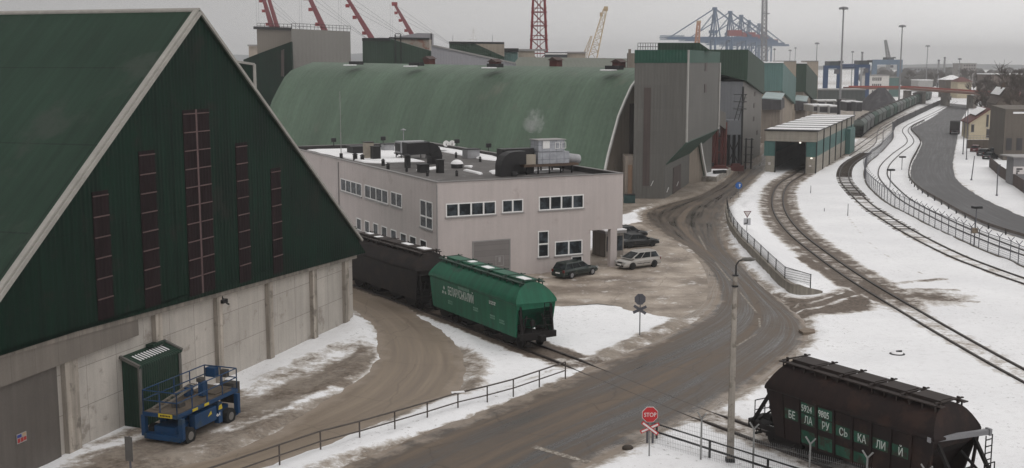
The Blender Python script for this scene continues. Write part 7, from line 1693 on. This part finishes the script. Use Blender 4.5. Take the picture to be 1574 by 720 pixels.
# red lattice tower
def lattice(mb, base, top, w0, w1, n_, r_, rb_=None, cz=True):
    rb_ = rb_ or r_ * .6; base, top = Vector(base), Vector(top); lv = []
    d = (top - base).normalized(); u_ = d.orthogonal() if abs(d.z) < .9 else Vector((1, 0, 0)); u_ = (u_ - d * u_.dot(d)).normalized(); v_ = d.cross(u_)
    for k in range(n_ + 1):
        f_ = k / n_; c_ = base.lerp(top, f_); w_ = w0 + (w1 - w0) * f_; lv.append([c_ + u_ * a_ * w_ / 2 + v_ * b_ * w_ / 2 for a_, b_ in ((-1, -1), (1, -1), (1, 1), (-1, 1))])
    for k in range(n_):
        for i in range(4):
            j = (i + 1) % 4; mb.bar(lv[k][i], lv[k + 1][i], r_, r_); mb.bar(lv[k][i], lv[k + 1][j], rb_, rb_)
            if cz: mb.bar(lv[k][j], lv[k + 1][i], rb_, rb_)
            mb.bar(lv[k + 1][i], lv[k + 1][j], rb_, rb_)
    return lv
b_ = V(828, 95, 330); t = thing('lattice_tower', 'red steel lattice tower rising behind the barrel roof out of the picture', 'tower', (b_.x, b_.y, 0))
tp = V(828.5, -45, 330); mb = MB(); lv = lattice(mb, (b_.x, 330, -1), tp, 6.4, 2.5, 12, .42, .16); mb.build('lattice', M_CRED, t)
for k in range(1, 12):
    L_ = lv[k]; c_ = sum(L_, Vector()) / 4; w_ = (L_[1] - L_[0]).length; mb = MB(); mb.box(tuple(c_), (w_ + .9, w_ + .9, .25))
    for a_ in (-1, 1): mb.tube(c_ + Vector((-w_ / 2 - .4, a_ * (w_ / 2 + .4), 1.1)), c_ + Vector((w_ / 2 + .4, a_ * (w_ / 2 + .4), 1.1)), .06, 4); mb.tube(c_ + Vector((a_ * (w_ / 2 + .4), -w_ / 2 - .4, 1.1)), c_ + Vector((a_ * (w_ / 2 + .4), w_ / 2 + .4, 1.1)), .06, 4)
    mb.build('platform', M_CRED, t)
mb = MB()
for a_ in (-.4, .4): mb.bar((b_.x + a_, 330, 0), (tp.x + a_, 330, tp.z), .14, .14)
mb.build('ladder', M_CRED, t)
# beige lattice boom
b_ = V(911, 89, 420); tp = V(930, 15, 424); t = thing('harbour_crane', 'beige lattice crane boom with a red foot right of the lattice tower', 'crane', (b_.x, b_.y, 0))
mb = MB(); lattice(mb, b_, tp, 3.0, 1.2, 7, .26, .13, cz=False); mb.build('boom', M_CBEIGE, t); mb = MB(); mb.box(tuple(tp + Vector((.3, 0, .3))), (1.4, 1, 1.6)); mb.box(tuple(b_.lerp(tp, .9) - Vector((.9, 0, 0))), (1, .8, 1.3)); mb.build('boom_head', M_CBEIGE, t)
mb = MB(); lattice(mb, b_ + Vector((-3, 0, 0)), b_.lerp(tp, .45) + Vector((-2.4, 0, 0)), 1.6, .5, 6, .10, .07); mb.build('stay_frame', M_CBEIGE, t)
mb = MB(); mb.box(tuple(b_ + Vector((-.5, 0, -.5))), (10, 3, .8)); mb.box((b_.x, b_.y, b_.z / 2 - .5), (3, 3, b_.z)); mb.build('foot', M_CRED, t)
# ship to shore container cranes: one built, four copied
def sts():
    t = thing('container_crane', 'blue ship to shore container crane furthest left with the tallest mast', 'container crane', (0, 0, 0), 0, 'blue container cranes on the quay')
    mb = MB()
    for x_ in (-9, 9):
        for y_ in (-8, 8): mb.bar((x_, y_, 0), (x_, y_, 43), 1.7, 1.7)
    for y_ in (-8, 8): mb.bar((-9, y_, 14), (9, y_, 14), 1.2, 1.6); mb.bar((-9, y_, 15), (9, y_, 42), .8, .8)
    for x_ in (-9, 9): mb.bar((x_, -8, 41), (x_, 8, 41), 1.3, 1.6)
    mb.build('portal_legs', M_CBLUE, t, False)
    mb = MB()
    for y_ in (-3, 3): mb.bar((-58, y_, 43.5), (38, y_, 43.5), 1.2, 2.8)
    for k in range(17): mb.bar((-56 + k * 5.8, -3, 43), (-56 + k * 5.8, 3, 43), .5, .6)
    lattice(mb, (-66, 0, 44), (-40, 0, 44), 3.2, 3.2, 9, .3, .2)
    mb.box((34, 0, 42.5), (9, 7, 1)); mb.box((30, 0, 46), (4, 4, 2.5)); mb.build('boom_girder', M_CBLUE, t, False)
    mb = MB()
    for y_ in (-4, 4): mb.bar((-10.5, y_ * 1.6, 43), (-8, y_ * .4, 73), 1.4, 1.4); mb.bar((-3, y_ * 1.6, 43), (-7, y_ * .4, 72), 1.0, 1.0)
    for z_ in (52, 61): mb.bar((-9.5, -4, z_), (-9.5, 4, z_), .7, .7)
    mb.box((-8, 0, 74), (4.2, 4, 2.4)); mb.box((-9, 0, 50), (7, 9, 3)); mb.build('mast', M_CBLUE, t, False)
    mb = MB()
    for y_ in (-2, 2): mb.bar((-8, y_, 74), (-54, y_, 45), .65, .65); mb.bar((-8, y_, 74), (32, y_, 45.5), .65, .65); mb.bar((-8, y_, 70), (-28, y_, 45), .5, .5)
    mb.build('stay', M_CBLUE, t, False)
    mb = MB(); mb.box((14, 0, 48.8), (14, 6.5, 6)); mb.build('machinery_house', M_CRED, t, False)
    mb = MB(); mb.box((-16, 0, 39.5), (3, 2.6, 3)); mb.box((-30, 0, 38), (8, 3.5, 1)); mb.build('trolley_cab', M_CBLUE, t, False)
    return t
st0 = sts()
spots = [(1108, 1240, 0), (1131, 1330, -.03), (1147, 1440, .02), (1158, 1620, 0), (1173, 1760, .03)]
labs = [None, 'blue ship to shore container crane second from the left with a red machinery house', 'blue ship to shore container crane third in the row', 'smaller blue ship to shore container crane fourth in the row', 'smallest blue ship to shore container crane nearest the thin lattice mast']
for k, (x_, Yv, a_) in enumerate(spots):
    p = V(x_, 95, Yv); o = st0 if k == 0 else dup(st0, (0, 0, 0), 0, labs[k], 'blue container cranes on the quay'); o.location = (p.x, p.y, 0); o.rotation_euler = (0, 0, a_ + .12)
b_ = V(1068, 95, 900); tp = V(1074, 34, 904); t = thing('harbour_crane', 'orange lattice jib standing in front of the blue container cranes', 'crane', (b_.x, b_.y, 0)); mb = MB(); lattice(mb, (b_.x, b_.y, 2), tp, 5, 2, 12, .6, .35); mb.build('jib', pm('jib_orange', (.35, .15, .07), .7, .1, .3), t); mb = MB(); mb.box(tuple(tp), (3, 2, 2)); mb.build('jib_head', M_CBEIGE, t)
# thin grey mast
b_ = V(1175, 95, 620); tp = V(1175.5, -10, 620); t = thing('radio_mast', 'thin grey lattice radio mast rising past the container cranes', 'mast', (b_.x, b_.y, 0)); mb = MB(); lattice(mb, (b_.x, b_.y, 0), tp, 2.6, 2.2, 26, .35, .2); mb.build('lattice', M_LGREY, t)
mb = MB()
for z_ in (20, 32, 44): mb.box((b_.x, b_.y, z_), (3.4, 3.4, .4))
mb.build('platform', M_LGREY, t); mb = MB(); mb.tube((b_.x - 2.1, b_.y, 30), (b_.x - 2.1, b_.y, tp.z), .25, 5); mb.build('feeder_pipe', M_LGREY, t)
# high floodlight masts
def hmast(x, ytop, Yv, lab, wpx=12):
    b_ = V(x, 95, Yv); h_ = V(x, ytop, Yv).z; t = thing('light_mast', lab, 'light mast', (b_.x, b_.y, 0)); r_ = max(.28, h_ * .009)
    mb = MB(); mb.tube((b_.x, b_.y, 0), (b_.x, b_.y, h_), r_ * 1.3, 10, r_ * .75); mb.build('pole', M_LGREY, t)
    hw = wpx * Yv / FPX / 2; mb = MB(); mb.lathe((b_.x, b_.y, h_), [(r_, -.6), (hw * .7, -.1), (hw, .1), (hw, .35), (hw * .4, .55), (0, .6)], 12); 
    for k in range(8): an = k * math.pi / 4; mb.box((b_.x + hw * math.cos(an), b_.y + hw * math.sin(an), h_ - .1), (hw * .3, hw * .3, .7), an)
    mb.build('lamp_ring', M_LGREY, t)
hmast(1293.5, 13, 430, 'tallest floodlight mast right of the store houses', 12); hmast(1384.5, 40.5, 520, 'second tallest floodlight mast over the coal heap', 9); hmast(1425, 71, 780, 'medium floodlight mast beyond the bridge', 6); hmast(1255, 67, 700, 'medium floodlight mast behind the dark green store house', 6); hmast(1310, 80, 800, 'short floodlight mast over the blue gantries', 4); hmast(1214, 78, 900, 'tiny floodlight mast right of the container cranes', 4); hmast(1475, 91, 700, 'small floodlight mast beside the hazy tower block', 5); hmast(1190, 76, 700, 'thin floodlight mast between thin lattice mast and tiny mast', 3); hmast(1222, 74, 1000, 'faint floodlight mast over the teal store house', 3)
for x_, yt, Yv, lab in ((1443, 92, 900, 'faint thin chimney left of the hazy tower block'), (1452, 88, 1000, 'dark faint chimney nearest the snowy roof'), (1325, 80, 900, 'tiny twin aerial mast over the blue gantry')):
    b_ = V(x_, 95, Yv); h_ = V(x_, yt, Yv).z; t = thing('chimney_stack', lab, 'chimney', (b_.x, b_.y, 0)); mb = MB(); mb.tube((b_.x, b_.y, 0), (b_.x, b_.y, h_), 1.1, 10, .7); mb.build('stack', M_LGREY, t); mb = MB(); mb.tube((b_.x, b_.y, h_ - 1), (b_.x, b_.y, h_), .9, 10); mb.build('rim', M_SIGNB, t)
b_ = V(1365, 95, 1100); tp = V(1361, 62, 1100); t = thing('harbour_crane', 'faint distant crane jib leaning left above the big gantry', 'crane', (b_.x, b_.y, 0)); mb = MB(); lattice(mb, V(1366, 92, 1100), tp, 3, 1.5, 6, .6, .35); mb.build('jib', M_LGREY, t); mb = MB(); mb.bar((b_.x, b_.y, 0), V(1366, 92, 1100), 3, 3); mb.build('tower', M_LGREY, t)
# yard gantry cranes
def rtg(x0, x1, yt, Yv, depth, lab, mat, legw=7.0, hb=3.0, full=False):
    a_, b_ = V(x0, yt, Yv), V(x1, yt, Yv); t = thing('gantry_crane', lab, 'gantry crane', ((a_.x + b_.x) / 2, Yv, 0)); lw = legw * Yv / FPX; zt_ = a_.z
    for x_ in (a_.x + lw / 2, b_.x - lw / 2):
        mb = MB()
        for y_ in (0, depth): mb.box((x_ * (1 + y_ / Yv), Yv + y_, zt_ / 2), (lw, lw * .6, zt_))
        mb.bar((x_, Yv, 1.2), (x_ * (1 + depth / Yv), Yv + depth, 1.2), lw * .8, 1.6); mb.build('leg', mat, t)
    mb = MB()
    for y_ in (0, depth): mb.box2((a_.x * (1 + y_ / Yv), Yv + y_ - .8, zt_ - hb), (b_.x * (1 + y_ / Yv), Yv + y_ + .8, zt_))
    mb.build('girder', mat, t)
    mb = MB(); xm = a_.x + (b_.x - a_.x) * .62; mb.box((xm, Yv + depth / 2, zt_ + 1.0), (5, depth, 2)); mb.box((xm + 3, Yv + 1, zt_ + 1.6), (2, 2, 1.2)); tr_ = mb.build('trolley', pm('trolley_dark', (.05, .055, .06), .6, .2, .5), t)
    mb = MB(); mb.box((xm + 1, Yv, zt_ - hb - 1.4), (2, 2, 2.2)); mb.build('cab', M_SIGNB, tr_); return t
rtg(1266, 1294, 101, 560, 9, 'blue yard gantry crane on the left of the pair', M_CBLUE2, 7, 1.4); rtg(1314, 1337, 99.5, 590, 9, 'blue yard gantry crane on the right of the pair', M_CBLUE2, 6, 1.5)
t = thing('gantry_link', 'dark blue trussed walkway joining the pair of yard gantries', 'walkway', V(1302, 95, 575)); mb = MB(); lattice(mb, V(1294, 102.5, 566), V(1314, 102, 582), 1.4, 1.4, 7, .35, .2); mb.build('truss', M_CBLUE2, t)
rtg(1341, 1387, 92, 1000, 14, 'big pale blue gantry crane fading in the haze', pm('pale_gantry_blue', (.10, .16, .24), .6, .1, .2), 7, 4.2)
# white office beyond the gantries
def farblock(nm, lab, x0, x1, yt, Yv, mat, dpt_=14, wins=None, snow=False, cat='building'):
    a_, b_ = V(x0, yt, Yv), V(x1, yt, Yv); t = thing(nm, lab, cat, (a_.x, Yv, 0)); mb = MB(); mb.box2((a_.x, Yv, -2), (b_.x, Yv + dpt_, a_.z)); mb.build('wall', mat, t)
    mb = MB(); mb.box2((a_.x - .3, Yv - .3, a_.z), (b_.x + .3, Yv + dpt_ + .3, a_.z + .5)); mb.build('roof', M_SNOWP if snow else M_SILLM, t)
    if wins:
        nx, nz, f0, f1 = wins
        for j in range(nz):
            for i in range(nx):
                wx = a_.x + (b_.x - a_.x) * (f0 + (f1 - f0) * (i + .5) / nx); wz = a_.z * (1 - (j + .5) / (nz + .4)); ww = (b_.x - a_.x) * (f1 - f0) / nx * .3; mb = MB(); mb.box((wx, Yv - .05, wz), (ww * 2, .1, a_.z / nz * .45)); mb.build('window', M_DKW, t)
    return t
farblock('port_office', 'white port office with dark windows between the gantries', 1337, 1367, 117, 640, pm('white_wall', (.62, .60, .57), .8, .06, .3), 14, (5, 3, .12, .62))
farblock('blue_annex', 'low blue green annex beside the white port office', 1367, 1382, 120, 650, M_TEAL, 12)
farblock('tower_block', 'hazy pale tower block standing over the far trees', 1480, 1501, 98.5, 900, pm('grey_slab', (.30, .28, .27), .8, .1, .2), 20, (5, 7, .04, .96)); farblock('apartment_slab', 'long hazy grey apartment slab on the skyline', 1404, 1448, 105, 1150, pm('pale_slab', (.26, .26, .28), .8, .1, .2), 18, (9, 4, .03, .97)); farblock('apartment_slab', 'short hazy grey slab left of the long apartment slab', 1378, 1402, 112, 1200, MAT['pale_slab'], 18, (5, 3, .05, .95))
farblock('warehouse_row', 'low pale warehouse with snowy roof beyond the bridge', 1412, 1434, 124, 760, pm('pale_shed', (.35, .34, .33), .8, .1, .2), 14, None, True); farblock('low_hall', 'long low dark hall under the yard gantries', 1256, 1330, 139, 520, pm('dark_hall', (.06, .07, .068), .8, .15, .2, rib=2, ribd=.05), 16, None); farblock('long_roof_hall', 'brown hall with a snow lined eave at the right skyline', 1528, 1600, 115, 560, pm('hall_brown', (.15, .12, .105), .8, .2, .3), 20, None, True)
def farhouse(lab, x0, x1, yb_, ye, yp, Yv, wall, roofm, snow): 
    a_, b_ = V(x0, yb_, Yv), V(x1, yb_, Yv); t = thing('gabled_house', lab, 'house', (a_.x, Yv, 0)); ze, zp_ = V(x0, ye, Yv).z, V(x0, yp, Yv).z; xm = (a_.x + b_.x) / 2
    mb = MB(); mb.box2((a_.x, Yv, -1), (b_.x, Yv + 10, ze)); mb.build('wall', wall, t)
    mb = MB(); mb.add([(a_.x - .8, Yv - .8, ze), (b_.x + .8, Yv - .8, ze), (b_.x + .8, Yv + 10.8, ze), (a_.x - .8, Yv + 10.8, ze), (xm - 1, Yv + 5, zp_), (xm + 1, Yv + 5, zp_)], [(0, 1, 5, 4), (1, 2, 5), (2, 3, 4, 5), (3, 0, 4), (0, 3, 2, 1)]); mb.build('roof', roofm, t)
farhouse('house with a snow covered hipped roof beyond the bridge', 1453, 1481, 136, 123, 116, 640, M_BROWNW, M_SNOWP, True); farhouse('house with a red hipped roof right of the snow covered one', 1472, 1493, 136, 126, 119, 625, M_CREAM, M_RTILE, False); farhouse('dark roofed house behind the brown house', 1552, 1590, 170, 150, 140, 420, M_BRK, M_RTILE, False); farhouse('white walled house with grey roof left of the brown house chimney', 1512, 1532, 140, 128, 119, 600, M_BEIGE, M_SILLM, False)
# red bridge
ba, bm_, bb = V(1300, 135.5, 560), V(1400, 136.2, 560), V(1530, 146, 430)
bb = V(1532, 145.5, 470); t = thing('red_bridge', 'long red sided road bridge crossing all the tracks', 'bridge', (bm_.x, bm_.y, 0)); mb = MB()
for a_, b_ in ((ba, bm_), (bm_, bb), (bb, bb + (bb - bm_) * .8)): mb.bar(a_, b_, 9, .9)
mb.build('deck', pm('bridge_rust', (.19, .095, .070), .7, .15, .1), t)
mb = MB(); o_ = Vector((0, -4.6, .8))
for a_, b_ in ((ba, bm_), (bm_, bb), (bb, bb + (bb - bm_) * .8)): mb.bar(a_ + o_, b_ + o_, .2, .7)
mb.build('parapet', pm('bridge_red', (.34, .065, .045), .6, .2, .1), t)
for f_ in (.15, .45, .75): p = bm_.lerp(bb, f_); mb = MB(); mb.box((p.x, p.y, p.z / 2 - 1), (1.6, 7, p.z)); mb.build('pier', M_CONC, t)
for f_ in (.2, .6, .95): p = ba.lerp(bm_, f_); mb = MB(); mb.box((p.x, p.y, p.z / 2 - 1), (1.6, 7, p.z)); mb.build('pier', M_CONC, t)
t = thing('round_silo', 'squat pale concrete silo beside the coal heap', 'silo', G(1413, 155)); q = G(1413, 156); mb = MB(); hz_ = V(1413, 141, q.y).z; mb.lathe(q, [(3.2, -1), (3.2, hz_ - 1), (0, hz_)], 16); mb.build('drum', M_BEIGED, t); mb = MB(); mb.lathe(q, [(3.4, hz_ - 1.1), (3.4, hz_ - .7), (0, hz_ + .3)], 16); mb.build('cap', M_BLACK, t)
# coal heap
mb = MB(); ca = V(1318, 165, 400); cb2 = V(1388, 158, 470); cx, cy = V(1351, 150, 474).x, 474; hc = V(1350, 135, 474).z
n_ = 48; rings = []; rs_ = random.Random(8)
for j in range(9):
    f_ = j / 8; rg = []
    for i in range(n_): an = 2 * math.pi * i / n_; w_ = 1 + .10 * math.sin(3 * an + 1) + .06 * math.sin(7 * an) + rs_.uniform(-.03, .03); r_ = (1 - f_ * .86); rg.append((cx + math.cos(an) * 8.6 * r_ * w_ + f_ * 1.0, cy + math.sin(an) * 17 * r_ * w_, hc * (f_ ** .85) * (1 + rs_.uniform(-.03, .03)) - .3))
    rings.append(rg)
mb.loft(rings, True, True, True); o = mb.build('coal_heap', pm('coal', (.050, .047, .052), .95, .35, .25, stain=(.12, .115, .115), stainamt=.2)); tag(o, 'dark grey coal heap behind the long train', 'coal heap')
# lorries and containers in the yard behind the shed
def trailer(lab, x0, x1, yb_, yt, Yv, mat, nm='box_trailer'):
    a_, b_ = V(x0, yb_, Yv), V(x1, yb_, Yv); zt_ = V(x0, yt, Yv).z; zb0 = max(.9, a_.z); t = thing(nm, lab, 'trailer', (a_.x, Yv, 0)); mb = MB(); mb.box2((a_.x, Yv, zb0), (b_.x, Yv + 10, zt_)); bx = mb.build('box_body', mat, t)
    mb = MB(); mb.box2((a_.x + .1, Yv - .06, zb0 + .2), (b_.x - .1, Yv - .005, zt_ - .25)); mb.build('rear_door', M_DKW, bx); mb = MB(); mb.box2((a_.x - .05, Yv - .05, zt_), (b_.x + .05, Yv + 10, zt_ + .22)); mb.build('roof_snow', M_SNOWP, bx)
    for k in (0, 1):
        for s_ in (a_.x + .3, b_.x - .3): mb = MB(); mb.tube((s_ - .15, Yv + 1.2 + k * 1.3, .5), (s_ + .15, Yv + 1.2 + k * 1.3, .5), .5, 12); mb.build('wheel', M_TYRE, t)
M_TRW = pm('trailer_white', (.40, .39, .38), .6, .1, .5); M_TRD = pm('trailer_dark', (.09, .09, .095), .6, .15, .5)
trailer('white box trailer nearest the shed roof on the left', 1250, 1259, 172, 163, 300, M_TRW); trailer('white box trailer with a dark rear door second from the left', 1259, 1273, 174, 163, 298, M_TRW); trailer('white box trailer with a dark rear door by the dark post', 1275, 1288, 175, 163.5, 296, M_TRW); trailer('low white topped trailer standing alone in the yard middle', 1301, 1311, 171, 157.5, 330, M_TRD); trailer('dark trailer with snowy roof nearest the coal heap', 1316, 1325, 171.5, 157.5, 325, M_TRD)
for k, (x0, x1) in enumerate(((1256, 1268), (1270, 1281), (1283, 1295))): trailer(('pale container lorry far left of the back row', 'pale container lorry in the middle of the back row', 'pale container lorry at the right end of the back row')[k], x0, x1, 163, 155.5, 380, M_TRW)
t = thing('pipe_portal', 'thin pale pipe portal at the back of the lorry yard', 'portal', V(1303, 165, 345)); mb = MB(); mb.bar(V(1291, 152.5, 345), V(1314, 154, 345), .35, .35); 
for x_ in (1291, 1314): q = V(x_, 153, 345); mb.bar((q.x, q.y, 0), q, .3, .3)
mb.build('frame', M_SILLM, t)
t = thing('dark_post', 'short thick dark post at the corner of the lorry yard', 'post', V(1289, 170, 270)); q = V(1289.5, 154, 270); mb = MB(); mb.tube((q.x, 270, 0), q, .35, 8); mb.build('post', M_DKW, t); mb = MB(); mb.box((q.x, 270, q.z), (.9, .9, .4)); mb.build('cap', M_DKW, t)
# ship's mast with radar behind the sloped block
b_ = V(727, 68, 340); t = thing('ship_mast', 'white ship mast with radar bars above the sloped green block', 'ship mast', (b_.x, b_.y, 0)); mb = MB(); tp = V(728, 43, 340); mb.tube((b_.x, b_.y, 3), b_, .5, 6); mb.tube(b_, tp, .12, 6); 
for y_, w_ in ((61, 2.6), (56, 1.8), (50, 1.0), (47, .7)): q = V(727.5, y_, 340); mb.box(tuple(q), (w_, .2, .16))
mb.bar(V(722, 66, 340), V(727, 48, 340), .1, .1); mb.bar(V(733, 66, 340), V(729, 48, 340), .1, .1); mb.build('mast', M_FRAME, t)
mb = MB(); q = V(727, 67, 340); mb.box((q.x, q.y, q.z - 4), (8, 5, 6)); mb.build('wheelhouse', M_FRAME, t)
for x_, lab in ((696, 'thin aerial at the left end of the sloped green block'), (757, 'thin aerial at the right end of the sloped green block')): q = V(x_, 66, 292); t = thing('thin_aerial', lab, 'aerial', q); mb = MB(); mb.tube(q, V(x_, 55, 292), .05, 5); mb.build('rod', M_LGREY, t); mb = MB(); mb.box(tuple(q), (.4, .4, .4)); mb.build('base', M_SIGNB, t)
# wooded spit beyond the lagoon, and far town woods
def ridge(nm, x0, x1, Yv, h0, h1, seed, col, lab):
    rs_ = np.random.RandomState(seed); n_ = 120; vs = []; fs = []
    for i in range(n_ + 1):
        x_ = x0 + (x1 - x0) * i / n_; f_ = i / n_; env = math.sin(math.pi * min(1, max(0, f_))) ** .35
        hh = (h0 + (h1 - h0) * (.5 + .5 * math.sin(f_ * 9 + seed) * math.sin(f_ * 23))) * env + rs_.rand() * h0 * .08
        for k, (dy, q) in enumerate(((0, -3), (40, hh * .55), (120, hh), (320, -3))): vs.append((x_, Yv + dy, q))
    for i in range(n_):
        for k in range(3): fs.append((i * 4 + k, (i + 1) * 4 + k, (i + 1) * 4 + k + 1, i * 4 + k + 1))
    me = bpy.data.meshes.new(nm); me.from_pydata(vs, [], fs); me.materials.append(pm('far_wood_' + nm, col, .95, .3, .01)); o = bpy.data.objects.new(nm, me); C.objects.link(o); o['kind'] = 'structure'; return o
ridge('hills', -1900, 600, 3300, 26, 46, 2, (.05, .065, .075), '')
ridge('terrain', 300, 2600, 2800, 9, 14, 5, (.13, .135, .14), '')
# far woods and town seen through the haze, one mass
mb = MB(); rs_ = random.Random(21)
for k in range(260):
    Yv = rs_.uniform(900, 1500); x_ = rs_.uniform(1330, 1660); p = V(x_, 95, Yv); r_ = rs_.uniform(4, 9); h_ = rs_.uniform(6, 13)
    mb.lathe((p.x, p.y, 0), [(r_ * .7, 0), (r_, h_ * .35), (r_ * .8, h_ * .75), (r_ * .3, h_), (0, h_ * 1.02)], 7)
o = mb.build('woods', pm('bare_woods', (.07, .065, .06), .95, .3, .1), None, fixn=False); o['kind'] = 'stuff'; o['label'] = 'hazy mass of bare woods on the skyline beyond the bridge'
# ---------------------------------------------------------------- winter air
a = NB('haze_air'); a.t.nodes.remove(a.b); vp = a.n('ShaderNodeVolumePrincipled'); vp.inputs['Color'].default_value = (.985, .99, 1, 1); vp.inputs['Density'].default_value = HAZE; vp.inputs['Anisotropy'].default_value = 0.0
a.l(vp.outputs[0], a.out.inputs['Volume'])
mb = MB(); mb.box2((-4300, -90, -5), (4300, 6300, 92)); hz = mb.build('haze', a.m); hz['kind'] = 'stuff'; hz['label'] = 'thin pale winter haze over the whole port'
